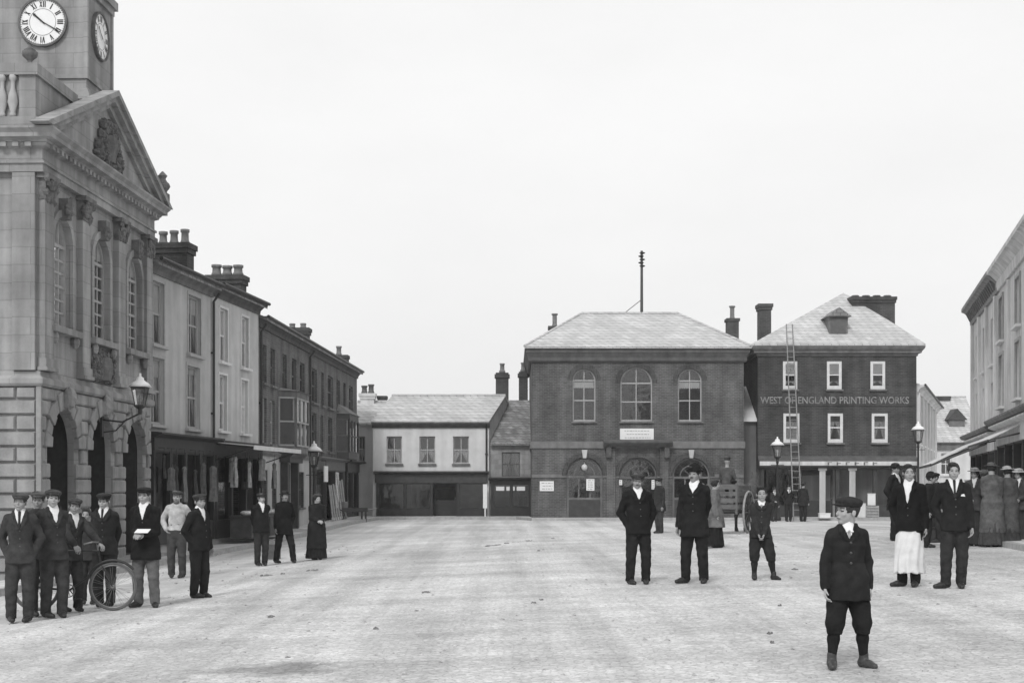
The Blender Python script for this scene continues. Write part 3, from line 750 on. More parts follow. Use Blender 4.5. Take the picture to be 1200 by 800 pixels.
    if hat != 'none':
        G = Field(HC - hh * 1.1, HC + hh * 1.15, min(h, .0105))
        if hat == 'cap':
            G.ell(hp((0, .05, .37)), np.array((.46, .54, .165) if not child else (.425, .51, .19)) * hh, .03, R)
            G.ell(hp((0, .06, .25)), np.array((.375, .43, .13)) * hh, .04, R)
            G.ell(hp((0, -.43, .215)), np.array((.27, .2, .035)) * hh, .015, R)
        elif hat == 'bowler':
            G.ell(hp((0, .05, .37)), np.array((.37, .43, .36)) * hh, .02, R); G.ell(hp((0, .05, .27)), np.array((.375, .44, .13)) * hh, .02, R)
            G.ell(hp((0, .03, .215)), np.array((.47, .55, .045)) * hh, .025, R)
            for sx in (-1, 1): G.cone(hp((sx * .455, -.22, .25)), hp((sx * .455, .28, .25)), .03 * hh, .03 * hh, .02)
        elif hat == 'felt':
            G.ell(hp((0, .05, .36)), np.array((.37, .44, .27)) * hh, .02, R); G.ell(hp((0, .02, .235)), np.array((.60, .68, .04)) * hh, .02, R); G.cone(hp((0, -.28, .66)), hp((0, .35, .66)), .06 * hh, .06 * hh, .06 * hh, sub=True)
        elif hat == 'straw':
            G.ell(hp((0, .03, .40)), np.array((.36, .42, .2)) * hh, .02, R); G.ell(hp((0, .0, .27)), np.array((.68, .74, .05)) * hh, .02, R)
            for q in range(5): G.ell(hp((.25 * math.cos(q * 1.3), -.15 + .25 * math.sin(q * 1.3), .45 + .04 * (q % 2))), np.array((.13, .13, .1)) * hh, .02, R)
        elif hat == 'bonnet':
            G.ell(hp((0, .08, .25)), np.array((.46, .46, .36)) * hh, .03, R); G.ell(hp((0, -.46, -.1)), np.array((.36, .4, .5)) * hh, .03 * hh, R, sub=True)
            G.ell(hp((0, -.2, .42)), np.array((.46, .26, .1)) * hh, .03, R)
        # hollow so the head fits inside
        G.ell(hp((0, .05, .06)), np.array((.30, .36, .30)) * hh, .01 * hh, R, sub=True)
        G.wrinkle(.0015, 1.8, ph)
        put({'cap': 'flat_cap', 'bowler': 'bowler_hat', 'felt': 'felt_hat', 'straw': 'trimmed_hat', 'bonnet': 'bonnet'}[hat], G, hat_v)
    root['wrist'] = [float(v) for v in list(W[0]) + list(W[1])]
    return root
# ------------------------------------------------------------------ shared surfaces
M_STONE = brick_mat('ashlar_stone', .27, .31, .215, bw=.85, bh=.36, joint=.008, wear=.24, bump=.3, streak=.26)
M_STONE2 = mat('rusticated_stone', .28, .92, .22, 2.6, .5, 22, streak=.24)
M_STONE_DK = mat('weathered_carving', .15, .95, .4, 5, .6, 25, streak=.25)
M_RENDER = mat('grey_stucco', .42, .9, .14, 1.1, .2, 45, streak=.16)
M_RENDER2 = mat('pale_stucco', .50, .9, .14, 1.2, .2, 45, streak=.16)
M_WHITE = mat('limewash', .60, .9, .12, 1.4, .25, 30, streak=.10)
M_RIGHT = mat('cream_stucco', .62, .9, .12, 1.2, .2, 40, streak=.26)
M_BRICK = brick_mat('dark_red_brick', .068, .105, .14, wear=.42)
M_BRICK2 = brick_mat('row_brick', .085, .13, .17, wear=.42)
M_BRICK3 = brick_mat('plum_brick', .042, .068, .085, wear=.42)
M_RUBBER = brick_mat('arch_brick', .045, .07, .10, bw=.075, bh=.225, joint=.01)
M_TRIM = mat('drab_stone_trim', .16, .9, .25, 3, .3, 30, streak=.25)
M_CORN = mat('dark_cornice', .095, .9, .3, 3, .3, 30, streak=.2)
M_SLATE = brick_mat('pale_slate', .43, .54, .29, bw=.36, bh=.26, joint=.018, zs=1.6, wear=.16, streak=.08, rough=.75)
M_SLATE2 = brick_mat('mossy_slate', .17, .30, .11, bw=.3, bh=.2, joint=.016, zs=1.5, wear=.45, rough=.8)
M_SLATE3 = brick_mat('grey_slate', .20, .28, .11, bw=.34, bh=.24, joint=.018, zs=1.6, wear=.35, rough=.75)
M_LEAD = mat('lead_sheet', .22, .6, .25, 3, .2, 12)
M_PAINT = mat('white_sash_paint', .62, .6, .1, 5)
M_PAINT_G = mat('grey_sash_paint', .34, .6, .15, 5)
M_PAINT_D = mat('dark_sash_paint', .10, .6, .2, 5)
M_BLACK = mat('black_shop_paint', .022, .5, .35, 4, spec=.4)
M_DARK = mat('dark_shop_paint', .045, .5, .35, 4, spec=.4)
M_IRON = mat('black_iron', .025, .5, .3, 10, .2, 40, .4)
M_BLIND = mat('holland_blind', .66, .9, .06, 4)
M_LACE = mat('lace_curtain', .55, .95, .25, 22)
M_POT = mat('clay_pot', .17, .9, .3, 6, .3, 30)
M_STACK = brick_mat('sooty_brick', .05, .075, .09, wear=.4)
M_DIAL = mat('clock_dial_enamel', .78, .5, .04, 6)
M_INK = mat('black_numeral_paint', .015, .6, .1, 8)
M_SHOPGLASS = glass_mat('shop_glass', .5, .07)
M_LAMPGLASS = glass_mat('lamp_glass', .85, .12)
M_TIMBER = mat('bare_timber', .24, .85, .3, 14, .3, 60)
M_PAPER = mat('white_paper', .72, .9, .05, 6)
M_CANVAS = mat('awning_canvas', .58, .95, .12, 3, .2, 50)

# ------------------------------------------------------------------ town hall
TA, TB = 29.85, 37.75
tx = lambda y, off=0: -10.8 + .0353 * y + off
TH = Front('town_hall', 'stone guildhall with pediment, arched windows and clock tower on the left of the square', 'town hall', (tx(TA), TA), (tx(TB), TB))
Wd = TH.w; DP = 9.0; MIDU = Wd / 2
EN = 8.02; CT = 8.82; STR = 3.62
arcs = [arched(c - .83, c + .83, -.6, 3.2, 16) for c in (MIDU - 2.62, MIDU, MIDU + 2.62)]
wins = [arched(c - .58, c + .58, 4.95, 7.32, 14) for c in (MIDU - 2.62, MIDU, MIDU + 2.62)]
TH.wall([(0, EN), (Wd, EN)], arcs + wins, M_STONE, DP, zb=-.7, reveal=.14)
# rusticated ground storey: courses of dressed blocks standing proud of the wall, front and side
rb = MB(); ch = .325; z = -.55; row = 0
def circ_half(zz, hole):
    r = .83; zs = hole['zs']
    return r if zz <= zs else (math.sqrt(max(0, r * r - (zz - zs) ** 2)) if zz < zs + r else 0)
while z < STR - .02:
    z1 = min(z + ch, STR); segs = [(0, Wd)]
    for a in arcs:
        c = (a['u0'] + a['u1']) / 2; e = max(circ_half(z, a), circ_half(z1, a)) if z < 3.2 else 0
        if z1 > a['zs'] - .2: e = max(e, 0) + (.30 if z < 3.35 else 0)     # leave room for the ring of arch stones
        if e > 0: segs = [q for (s0, s1) in segs for q in ((s0, min(s1, c - e)), (max(s0, c + e), s1)) if q[1] - q[0] > .05]
    for s0, s1 in segs:
        n = max(1, round((s1 - s0) / .75)); 
        for k in range(n):
            o_ = .0
            rb.cbox(s0 + (s1 - s0) * k / n + .004, s0 + (s1 - s0) * (k + 1) / n - .004, -.085, .02, z + .006, z1 - .012, .035)
    z = z1; row += 1
TH.part('rusticated_base', rb, M_STONE2)
rs = MB(); z = -.55; row = 0
while z < STR - .02:          # the same courses returned along the side wall (x = 0 face, towards the camera)
    z1 = min(z + ch, STR); n = 11; o_ = (row % 2) * .4
    ys = [0.02] + [v for v in [.45 + o_ + .82 * k for k in range(10)] if v < DP - .2] + [DP]
    for a, b in zip(ys, ys[1:]):
        c = .035; X = -.085
        P = [(0.0, a + .004, z + .006), (0.0, b - .004, z + .006), (0.0, b - .004, z1 - .012), (0.0, a + .004, z1 - .012)]
        Q = [(X, a + .004 + c, z + .006 + c), (X, b - .004 - c, z + .006 + c), (X, b - .004 - c, z1 - .012 - c), (X, a + .004 + c, z1 - .012 - c)]
        for k in range(4):
            q = (k + 1) % 4; rs.quad(P[k], P[q], Q[q], Q[k])
        rs.quad(*Q)
    z = z1; row += 1
rs.box(-.085, .0, -.085, .02, -.6, STR)
TH.part('rusticated_side', rs, M_STONE2)
# arch stones with keystone heads
for a in arcs:
    c = (a['u0'] + a['u1']) / 2; vb = MB(); n = 11
    for k in range(n):
        t0, t1 = PI * k / n + .012, PI * (k + 1) / n - .012; r0, r1 = .835, 1.12 + (.1 if k % 2 == 0 else 0)
        L_ = [(c - r * math.cos(t), -.13 if k % 2 == 0 else -.10, a['zs'] + r * math.sin(t)) for r, t in ((r0, t0), (r1, t0), (r1, t1), (r0, t1))]
        vb.prism(L_, (0, .16, 0))
    TH.part('arch_stones', vb, M_STONE2, bevel=.012)
    kb = MB(); kb.blob((c, -.2, a['zs'] + 1.08), (.15, .14, .24), 10, 8, .1); kb.box(c - .15, c + .15, -.22, -.05, a['zs'] + .86, a['zs'] + 1.16); kb.blob((c, -.3, a['zs'] + 1.03), (.04, .07, .06), 6, 5)
    TH.part('keystone', kb, M_STONE2, smooth=False)
# inner arcade wall, shade painted near-black so the open arches are deep and dim
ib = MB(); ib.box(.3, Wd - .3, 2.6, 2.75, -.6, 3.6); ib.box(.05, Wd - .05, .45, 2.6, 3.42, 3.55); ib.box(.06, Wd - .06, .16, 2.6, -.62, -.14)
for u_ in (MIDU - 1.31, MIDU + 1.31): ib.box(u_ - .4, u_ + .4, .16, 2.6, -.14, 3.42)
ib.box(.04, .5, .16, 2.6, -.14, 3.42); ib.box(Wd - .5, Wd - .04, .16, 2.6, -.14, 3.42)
TH.part('arcade_wall', ib, mat('arcade_painted_shade', .035, .9, .3))
# string course, entablature and cornice (front and return)
def moulded(name, prof, m, u0=-.0, u1=None, ret=True):
    u1 = Wd if u1 is None else u1; mb = MB()
    pj = max(-y for y, _ in prof)
    # swept with mitred corner: ring of profile copies at far end, corner, side end
    secs = []
    for (kind) in ('far', 'near', 'side'):
        L_ = []
        for y, z in prof:
            if kind == 'far': L_.append((u1 + (-y if y < 0 else 0), y, z))
            elif kind == 'near': L_.append((u0 + (y if y < 0 else 0), y, z))
            else: L_.append((u0 + (y if y < 0 else 0), DP, z))
        secs.append(L_)
    n = len(prof)
    for A, B in zip(secs, secs[1:]):
        for k in range(n):
            q = (k + 1) % n; mb.quad(A[k], A[q], B[q], B[k])
    mb.poly(secs[0]); mb.poly(secs[-1])
    return TH.part(name, mb, m)
moulded('string_course', [(.02, STR), (-.10, STR), (-.14, STR + .05), (-.14, STR + .15), (-.06, STR + .22), (-.06, STR + .30), (.02, STR + .32)], M_STONE)
moulded('entablature', [(.02, EN - .02), (-.14, EN - .02), (-.14, EN + .14), (-.18, EN + .15), (-.18, EN + .2), (-.13, EN + .22), (-.13, EN + .46), (-.22, EN + .5), (-.24, EN + .56), (.02, EN + .56)], M_STONE)
moulded('cornice', [(.02, EN + .565), (-.26, EN + .565), (-.29, EN + .62), (-.40, EN + .64), (-.40, EN + .72), (-.47, EN + .80), (-.47, EN + .84), (.02, EN + .86)], M_STONE)
db = MB()
for k in range(int(Wd / .26)): db.box(.05 + k * .26, .18 + k * .26, -.29, -.02, EN + .47, EN + .56)
for k in range(int(DP / .26)): db.box(-.29, -.02, .05 + k * .26, .18 + k * .26, EN + .47, EN + .56)
TH.part('dentils', db, M_STONE)
# pilasters with carved capitals
pu = [.30, MIDU - 1.31, MIDU + 1.31, Wd - .30]
for u in pu:
    w = .27; pb = MB(); pb.box(u - w, u + w, -.13, .02, 4.2, EN - .55)
    pb.box(u - w - .06, u + w + .06, -.2, .02, STR + .32, 4.02); pb.box(u - w - .03, u + w + .03, -.165, .02, 4.02, 4.2)
    p = TH.part('pilaster', pb, M_STONE)
    cb = MB(); cb.box(u - w - .09, u + w + .09, -.24, .02, EN - .12, EN - .025)
    for k in range(26):
        t = random.random(); zz = EN - .55 + .44 * t
        cb.blob((u + random.uniform(-w, w) * (1 + .2 * t), -.12 - .08 * t, zz), (.07, .06, .08), 6, 4, .2)
    cb.box(u - w - .02, u + w + .02, -.15, .02, EN - .55, EN - .12); TH.part('capital', cb, M_STONE_DK, p)
# side return: corner pilaster strip and recessed panel
sb = MB(); sb.box(-.13, .0, .03, .5, STR + .32, EN - .03); sb.box(-.07, .0, 1.25, DP - .2, 4.9, 5.0); sb.box(-.07, .0, 1.25, DP - .2, 7.35, 7.43); sb.box(-.07, 0, 1.25, 1.33, 5.0, 7.35)
sb.box(-.16, 0, 1.1, DP - .1, 4.62, 4.78); sb.box(-.1, 0, 1.15, DP - .15, 4.5, 4.62); TH.part('side_panel', sb, M_STONE)
for i, h in enumerate(wins):
    TH.window(h, M_PAINT_G, bars=(2, 3), fw=.07, d=.09, sill=None, blind=.35 if i == 0 else .2, blind_m=M_BLIND)
    c = (h['u0'] + h['u1']) / 2; ab = MB(); n = 14
    for k in range(n):          # moulded architrave
        t0, t1 = PI * k / n, PI * (k + 1) / n
        ab.prism([(c - r * math.cos(t), -.07, h['zs'] + r * math.sin(t)) for r, t in ((.585, t0), (.74, t0), (.74, t1), (.585, t1))], (0, .09, 0))
    for sx in (-1, 1): ab.box(c + sx * .66 - .08, c + sx * .66 + .08, -.07, .02, 4.95, h['zs'] - .003)
    TH.part('window_architrave', ab, M_STONE)
    kb = MB(); kb.box(c - .13, c + .13, -.2, .02, 7.28, 7.72)
    for k in range(8): kb.blob((c + random.uniform(-.13, .13), -.18, 7.3 + .4 * random.random()), (.07, .07, .08), 6, 4, .2)
    TH.part('window_keystone', kb, M_STONE_DK)
    sb = MB(); sb.box(c - .85, c + .85, -.2, .2, 4.81, 4.945)
    for sx in (-1, 1): sb.blob((c + sx * .66, -.1, 4.7), (.09, .1, .14), 6, 5, .1)
    TH.part('window_sill', sb, M_STONE)
# carved panel under the middle window
cb = MB(); cb.box(MIDU - .85, MIDU + .85, -.06, .02, 3.98, 4.72)
for k in range(90):
    a = random.uniform(-.8, .8); b = random.random(); cb.blob((MIDU + a, -.08, 4.02 + .66 * b), (random.uniform(.04, .1), .09, random.uniform(.04, .1)), 6, 4, .3)
cb.lathe([(.18, -.3), (.24, 0), (.2, .2), (.05, .28)], (MIDU, -.08, 4.32), 12)
TH.part('carved_panel', cb, M_STONE_DK)
# pediment
AP = 1.62; eo = .42; zc = EN + .862
pb = MB(); pb.prism([(-.05, -.14, zc), (Wd + .05, -.14, zc), (MIDU, -.14, zc + AP)], (0, .44, 0)); TH.part('tympanum', pb, M_STONE)
rk = MB()
for sgn in (-1, 1):
    e = (MIDU + sgn * (Wd / 2 + eo), zc); a = (MIDU, zc + AP + .14)
    for (y0, y1, t0, t1) in ((-.46, -.06, .0, .12), (-.37, -.06, -.13, .0), (-.24, -.06, -.26, -.13)):
        d = Vector((a[0] - e[0], a[1] - e[1])).normalized(); nrm = Vector((-d.y, d.x)) * (1 if sgn < 0 else -1)
        # cut vertically at the apex, horizontally at the eave
        slope = (a[1] - e[1]) / abs(a[0] - e[0]); vt0, vt1 = t0 / math.cos(math.atan(slope)), t1 / math.cos(math.atan(slope))
        x_e0 = e[0]; L_ = []
        zA0, zA1 = a[1] + vt0, a[1] + vt1
        f = lambda z_, vt: e[0] + (-sgn) * (z_ - e[1] - vt) / slope
        zb_ = zc + .004
        L_ = [(f(zb_, vt0), y0, zb_), (f(zb_, vt1), y0, zb_), (a[0], y0, zA1), (a[0], y0, zA0)]
        rk.prism(L_, (0, y1 - y0 + .01 * sgn, 0))
TH.part('raking_cornice', rk, M_STONE)
ab = MB()
for k in range(130):
    t = random.random(); a = random.uniform(-1, 1) * (1.15 - .75 * t); ab.blob((MIDU + a, -.2, zc + .12 + 1.0 * t), (random.uniform(.05, .12), .12, random.uniform(.05, .12)), 6, 4, .3)
ab.lathe([(.2, -.34), (.3, 0), (.26, .25), (.06, .32)], (MIDU, -.15, zc + .55), 12)
TH.part('royal_arms', ab, M_STONE_DK)
for sgn in (-1, 1):        # leaf ornament on the pediment ends
    cb = MB(); c = (MIDU + sgn * (Wd / 2 + .28), -.3, zc + .26)
    cb.box(c[0] - .15, c[0] + .15, -.45, -.15, zc + .12, zc + .34); cb.lathe([(.05, .0), (.13, .1), (.17, .26), (.08, .42), (.13, .5), (.02, .62)], (c[0], c[1], c[2] + .04), 8)
    for k in range(5): cb.blob((c[0] + .17 * math.cos(k * 1.3), c[1] + .12 * math.sin(k * 1.3), c[2] + .28), (.08, .07, .1), 6, 4, .2)
    if sgn > 0: TH.part('finial', cb, M_STONE_DK)
# roof behind the pediment
rb = MB(); rb.prism([(0.02, .32, zc), (Wd - .02, .32, zc), (MIDU, .32, zc + AP - .12)], (0, DP - .35, 0)); TH.part('roof', rb, M_SLATE3)
# parapet with balusters at the near corner, its return along the front, and an urn
pb = MB(); z0 = zc + .05
pb.box(-.06, 2.45, .0, .45, z0 - .05, z0 + .22); pb.box(-.06, 2.45, .0, .45, z0 + 1.08, z0 + 1.32); pb.box(.0, 2.4, .06, .4, z0 + .22, z0 + 1.08)
pb.box(-.06, .36, .45, DP, z0 - .05, z0 + .22); pb.box(-.06, .36, .45, DP, z0 + 1.08, z0 + 1.32); pb.box(.06, .10, .4, 2.2, z0 + .22, z0 + 1.08); pb.box(-.02, .32, 3.2, 3.6, z0 + .22, z0 + 1.08)
par = TH.part('parapet', pb, M_STONE)
yy = [.53 + .22 * k for k in range(7)]
for y in yy:
    bb = MB(); bb.lathe([(.07, 0), (.07, .06), (.05, .1), (.11, .3), (.09, .45), (.045, .6), (.045, .74), (.075, .78), (.075, .86)], (.0, y, z0 + .22), 10)
    TH.part('baluster', bb, M_RENDER, par, smooth=True)
ub = MB(); ub.lathe([(.1, 0), (.1, .03), (.045, .06), (.06, .1), (.15, .18), (.16, .27), (.11, .29), (.12, .31), (.04, .36), (.02, .4)], (.12, .22, z0 + 1.32), 14); TH.part('urn', ub, M_STONE_DK, par, smooth=True)
# clock tower
ty0, ty1 = 34.5 - TA, 36.4 - TA; tw = 2.3; td0 = .55
tb = MB(); tb.cur = 0
tb.box(ty0, ty1, td0, td0 + tw, 9.0, 14.6)
tow = TH.part('tower', tb, M_STONE)
mb = MB()
for zz, pr, hh in ((10.75, .10, .16), (10.91, .06, .1), (11.25, .05, .09)): mb.box(ty0 - pr, ty1 + pr, td0 - pr, td0 + tw + pr, zz, zz + hh)
mb.box(ty0 - .07, ty1 + .07, td0 - .07, td0 + tw + .07, 13.35, 13.5); mb.box(ty0 - .14, ty1 + .14, td0 - .14, td0 + tw + .14, 13.5, 13.7)
for (yy_, uu) in ((td0, ty0), (td0 + tw, ty0), (td0, ty1), (td0 + tw, ty1)): mb.box(uu - .05, uu + .05, yy_ - .05, yy_ + .05, 11.34, 13.35)
TH.part('tower_moulding', mb, M_STONE, tow)
lb = MB(); lb.lathe([(1.2, 14.6), (1.0, 14.9), (.95, 15.4), (.7, 16.1), (.3, 16.6), (.05, 17.4)], ((ty0 + ty1) / 2, td0 + tw / 2, 0), 16); TH.part('cupola', lb, M_LEAD, tow, smooth=True)
def clock(centre, R, face, sx=1.0):
    """face: 'cam' on the side turned to the camera (x = const) or 'front' (y = const)"""
    cx_, cy_, cz_ = centre
    def P(a, b, o):   # a across (to the viewer's right), b up, o out of the wall
        return (cx_ - o, cy_ - a, cz_ + b) if face == 'cam' else (cx_ + a * sx, cy_ - o, cz_ + b)
    def disc(r0, r1, o0, o1, n=48):
        mb = MB()
        for k in range(n):
            t0, t1 = 2 * PI * k / n, 2 * PI * (k + 1) / n
            q = [P(r * math.cos(t), r * math.sin(t), o) for r, t, o in ((r0, t0, o1), (r1, t0, o1), (r1, t1, o1), (r0, t1, o1))]
            mb.quad(*q); mb.quad(P(r1 * math.cos(t0), r1 * math.sin(t0), o0), P(r1 * math.cos(t1), r1 * math.sin(t1), o0), q[2], q[1])
            if r0 > .01: mb.quad(P(r0 * math.cos(t0), r0 * math.sin(t0), o0), P(r0 * math.cos(t1), r0 * math.sin(t1), o0), q[3], q[0])
        return mb
    dial = TH.part('clock_dial', disc(.0, R, 0, .05), M_DIAL, tow)
    TH.part('clock_rim', disc(R * .985, R * 1.07, 0, .09), M_STONE_DK, tow)
    TH.part('minute_ring', disc(R * .565, R * .585, .05, .056), mat('grey_dial_line', .25, .6, .1), tow)
    nb = MB()
    for k, s_ in enumerate(('XII', 'I', 'II', 'III', 'IV', 'V', 'VI', 'VII', 'VIII', 'IX', 'X', 'XI')):
        a = 2 * PI * k / 12; ca, sa = math.cos(a), math.sin(a)
        wid = {'I': .075, 'V': .15, 'X': .15}; tot = sum(wid[c] for c in s_); x = -tot / 2; h0, h1 = R * .64, R * .90
        T = lambda t, r: P(r * sa + t * R * ca, r * ca - t * R * sa, .058)
        def stroke(xa, ra, xb, rb, w):
            nb.poly([T(xa - w, ra), T(xa + w, ra), T(xb + w, rb), T(xb - w, rb)])
        for c in s_:
            w = wid[c]
            if c == 'I': stroke(x + w / 2, h0, x + w / 2, h1, .022)
            elif c == 'V': stroke(x + w / 2, h0, x + .03, h1, .022); stroke(x + w / 2, h0, x + w - .03, h1, .014)
            else: stroke(x + .03, h0, x + w - .03, h1, .014); stroke(x + .03, h1, x + w - .03, h0, .022)
            x += w
    for k in range(60):
        a = 2 * PI * k / 60; nb.poly([P(r * math.sin(a + e), r * math.cos(a + e), .058) for r, e in ((R * .93, -.012), (R * .93, .012), (R * .97, .012), (R * .97, -.012))])
    TH.part('clock_numerals', nb, M_INK, tow)
    for ang, L_, w, o in ((120.5, .86, .022, .085), (311, .56, .035, .075)):
        a = math.radians(ang); d = (math.sin(a), math.cos(a)); q = (d[1], -d[0]); hb = MB()
        pts = [(-.14, w * .8), (L_ * .75, w * 1.1), (L_ * .82, w * 2), (L_, .004)]
        left = [(d[0] * t * R + q[0] * ww * R, d[1] * t * R + q[1] * ww * R) for t, ww in pts]; right = [(d[0] * t * R - q[0] * ww * R, d[1] * t * R - q[1] * ww * R) for t, ww in pts]
        hb.poly([P(x_, y_, o) for x_, y_ in left + right[::-1]]); TH.part('clock_hand', hb, M_INK, tow)
R_CLK = .53
_, ccz = 0, EYE + (HY - 26) * 34.5 / FPX
ccX = (50 - CX) / FPX * 34.5
clock((ty0, -(ccX - tx(34.5)), ccz), R_CLK + .02, 'cam')
clock(((ty0 + ty1) / 2, td0, EYE + (HY - 41) * 35.3 / FPX), R_CLK + .02, 'front')
# wide stone step under the arcade
sb = MB(); sb.box(-.2, Wd, -.55, .3, -.7, -.16); TH.part('step', sb, M_STONE2)

# wall lantern on the town hall
def lantern(parent, c, s=1.0, top_white=True):
    """square street lantern: frame, panes, cap, burner; c = bottom centre"""
    x, y, z = c
    fb = MB()
    for k in range(4):
        a = PI / 4 + k * PI / 2; r0, r1 = .16 * s, .27 * s
        fb.tube([(x + r0 * math.cos(a), y + r0 * math.sin(a), z), (x + r1 * math.cos(a), y + r1 * math.sin(a), z + .5 * s)], .014 * s, 6)
    fb.lathe([(.19 * s, -.03 * s), (.19 * s, .02 * s)], (x, y, z), 4, True); fb.lathe([(.31 * s, .49 * s), (.31 * s, .53 * s)], (x, y, z), 4, True)
    fb.lathe([(.05 * s, -.25 * s), (.06 * s, -.1 * s), (.16 * s, -.03 * s)], (x, y, z), 10)
    f = fb.build('lantern_frame', M_IRON, parent)
    gb = MB(); gb.lathe([(.15 * s, .02 * s), (.262 * s, .49 * s)], (x, y, z), 4, True); gb.f = gb.f[:4]; gb.mi = gb.mi[:4]; gb.build('lantern_pane', M_LAMPGLASS, f)
    cb = MB(); cb.lathe([(.33 * s, .53 * s), (.24 * s, .64 * s), (.13 * s, .71 * s), (.11 * s, .73 * s), (.11 * s, .79 * s), (.04 * s, .83 * s), (.03 * s, .92 * s)], (x, y, z), 14)
    cb.build('lantern_cap', mat('white_lamp_top', .74, .5, .1, 6) if top_white else M_IRON, f, smooth=True)
    bb = MB(); bb.lathe([(.02 * s, 0), (.02 * s, .18 * s), (.035 * s, .2 * s), (.035 * s, .3 * s), (.01 * s, .32 * s)], (x, y, z), 8); bb.build('burner', M_PAINT, f)
    return f
WL = empty('wall_lantern', TH.world(MIDU + .1, 0, 3.12), TH.root.rotation_euler.z); tag(WL, 'gas lantern on an iron bracket above the town hall arches', 'lantern')
bb = MB(); bb.tube([(0, .02, 0), (0, -.5, -.06), (0, -.92, .14)], .022, 8); bb.tube([(0, -.06, -.3), (0, -.35, -.26), (0, -.62, .02)], .016, 6); bb.box(-.08, .08, -.05, .0, -.4, .12); bb.build('bracket', M_IRON, WL)
lantern(WL, (0, -.92, .32), .82)

# ------------------------------------------------------------------ rendered houses beside the town hall (turned a little towards the square)
hx = lambda y: -13.78 + .112 * y
YA, YB, YC = 37.95, 43.2, 48.06
def cornice_eave(F, u0, u1, z, m=None, p=.32):
    mb = MB(); mb.mould(u0, u1, [(.02, z - .32), (-.06, z - .32), (-.08, z - .2), (-p * .6, z - .1), (-p, z - .06), (-p, z + .03), (.02, z + .03)])
    c = F.part('eaves_cornice', mb, m or M_TRIM)
    gb = MB(); gb.tube([(u0, -p - .05, z + .02), (u1, -p - .05, z + .02)], .055, 8); F.part('gutter', gb, M_IRON, c)
    return c
def downpipe(F, u, z0, z1):
    mb = MB(); mb.tube([(u, -.07, z0), (u, -.07, z1 - .25), (u, -.25, z1)], .042, 8)
    for z in (z0 + .8, z0 + 2.6, z0 + 4.4):
        if z < z1 - .4: mb.box(u - .07, u + .07, -.09, .0, z, z + .05)
    return F.part('drainpipe', mb, M_IRON)
def shopfront(F, u0, u1, z0, z1, fas=.42, stall=.55, posts=3, m=M_BLACK, fas_m=None, door=None, proj=.12, pane_m=None, bars=0):
    """projecting timber shop front: pilasters, fascia with cornice, stall riser, panes; the wall behind is open"""
    mb = MB(); zt = z1 - fas
    us = [u0 + (u1 - u0) * k / posts for k in range(posts + 1)]
    for u in us: mb.box(u - .08, u + .08, -proj, .1, z0, zt)
    for k, (a, b) in enumerate(zip(us, us[1:])):
        if door is not None and k == door: continue
        mb.box(a + .08, b - .08, -proj + .03, .1, z0, z0 + stall); mb.box(a + .08, b - .08, -proj + .02, .08, z0 + stall, z0 + stall + .06)
        for j in range(1, bars + 1): x = a + (b - a) * j / (bars + 1); mb.box(x - .02, x + .02, -.04, .02, z0 + stall + .06, zt)
    mb.box(u0, u1, -proj + .02, .08, zt - .05, zt)
    s = F.part('shopfront', mb, m)
    fb = MB(); fb.box(u0 - .14, u1 + .14, -proj - .04, .1, zt, z1 - .1); fb.mould(u0 - .2, u1 + .2, [(.02, z1 - .1), (-proj - .08, z1 - .1), (-proj - .26, z1 - .02), (-proj - .26, z1 + .03), (.02, z1 + .06)])
    F.part('fascia', fb, fas_m or m, s)
    for k, (a, b) in enumerate(zip(us, us[1:])):
        if door is not None and k == door: continue
        pb = MB(); pb.quad((a + .08, -.01, z0 + stall + .06), (b - .08, -.01, z0 + stall + .06), (b - .08, -.01, zt), (a + .08, -.01, zt)); F.part('pane', pb, pane_m or M_SHOPGLASS, s)
    if door is not None:
        a, b = us[door], us[door + 1]; d = MB(); d.box(a + .1, b - .1, .5, .56, z0, z0 + .9); d.box(a + .1, a + .2, .5, .56, z0 + .9, zt - .3); d.box(b - .2, b - .1, .5, .56, z0 + .9, zt - .3); d.box(a + .1, b - .1, .5, .56, zt - .3, zt)
        dd = F.part('door', d, m); hb = MB(); hb.blob((b - .15, .46, z0 + 1.0), (.03, .04, .03)); F.part('handle', hb, mat('dull_brass', .3, .4, .1, 8, metallic=.6), dd)
    return s
def house(name, label, p0, p1, ze, depth, zr, m, roof_m, holes, cat='house', zb=-.6, reveal=.16, roof=True, gables=True, group=None):
    F = Front(name, label, cat, p0, p1, group)
    F.wall([(0, ze), (F.w, ze)], holes(F), m, depth, zb=zb, reveal=reveal, gables=zr if gables else None)
    if roof: F.gable_roof(0, F.w, depth, ze, zr, roof_m, side=.02)
    return F
def eq_windows(F, specs, z0, z1): return [rect(F.uz(a)[0], F.uz(b)[0], z0, z1) for a, b in specs]

# house 1
gz = .0
h1w = {}
def h1(F):
    up = eq_windows(F, ((177.5, 192), (220.5, 235)), 5.05, 6.72); lo = eq_windows(F, ((176.5, 192), (219, 233.5)), 3.15, 4.92 - .0)
    up = [rect(a['u0'], a['u1'], 5.32, 7.0) for a in up]; lo = [rect(a['u0'], a['u1'], 3.2, 4.98) for a in lo]
    h1w['up'], h1w['lo'] = up, lo
    return up + lo + [rect(.2, F.w - .1, gz + .02, 2.65)]
H1 = house('stucco_house', 'tall grey stucco shop house adjoining the town hall, three pots on its chimney', (hx(YA), YA), (hx(YB), YB), 7.5, 7.0, 9.1, M_RENDER, M_SLATE3, h1, 'house')
for k in ('up', 'lo'):
    for i, w in enumerate(h1w[k]): H1.window(w, M_PAINT_G, bars=(1, 1), fw=.06, d=.09, sill=M_PAINT_G, surround=(.09, .02), blind=(.5, .3)[i] if k == 'up' else (.28, .12)[i], blind_m=M_BLIND, curtain=(.98, .55), curtain_m=M_LACE)
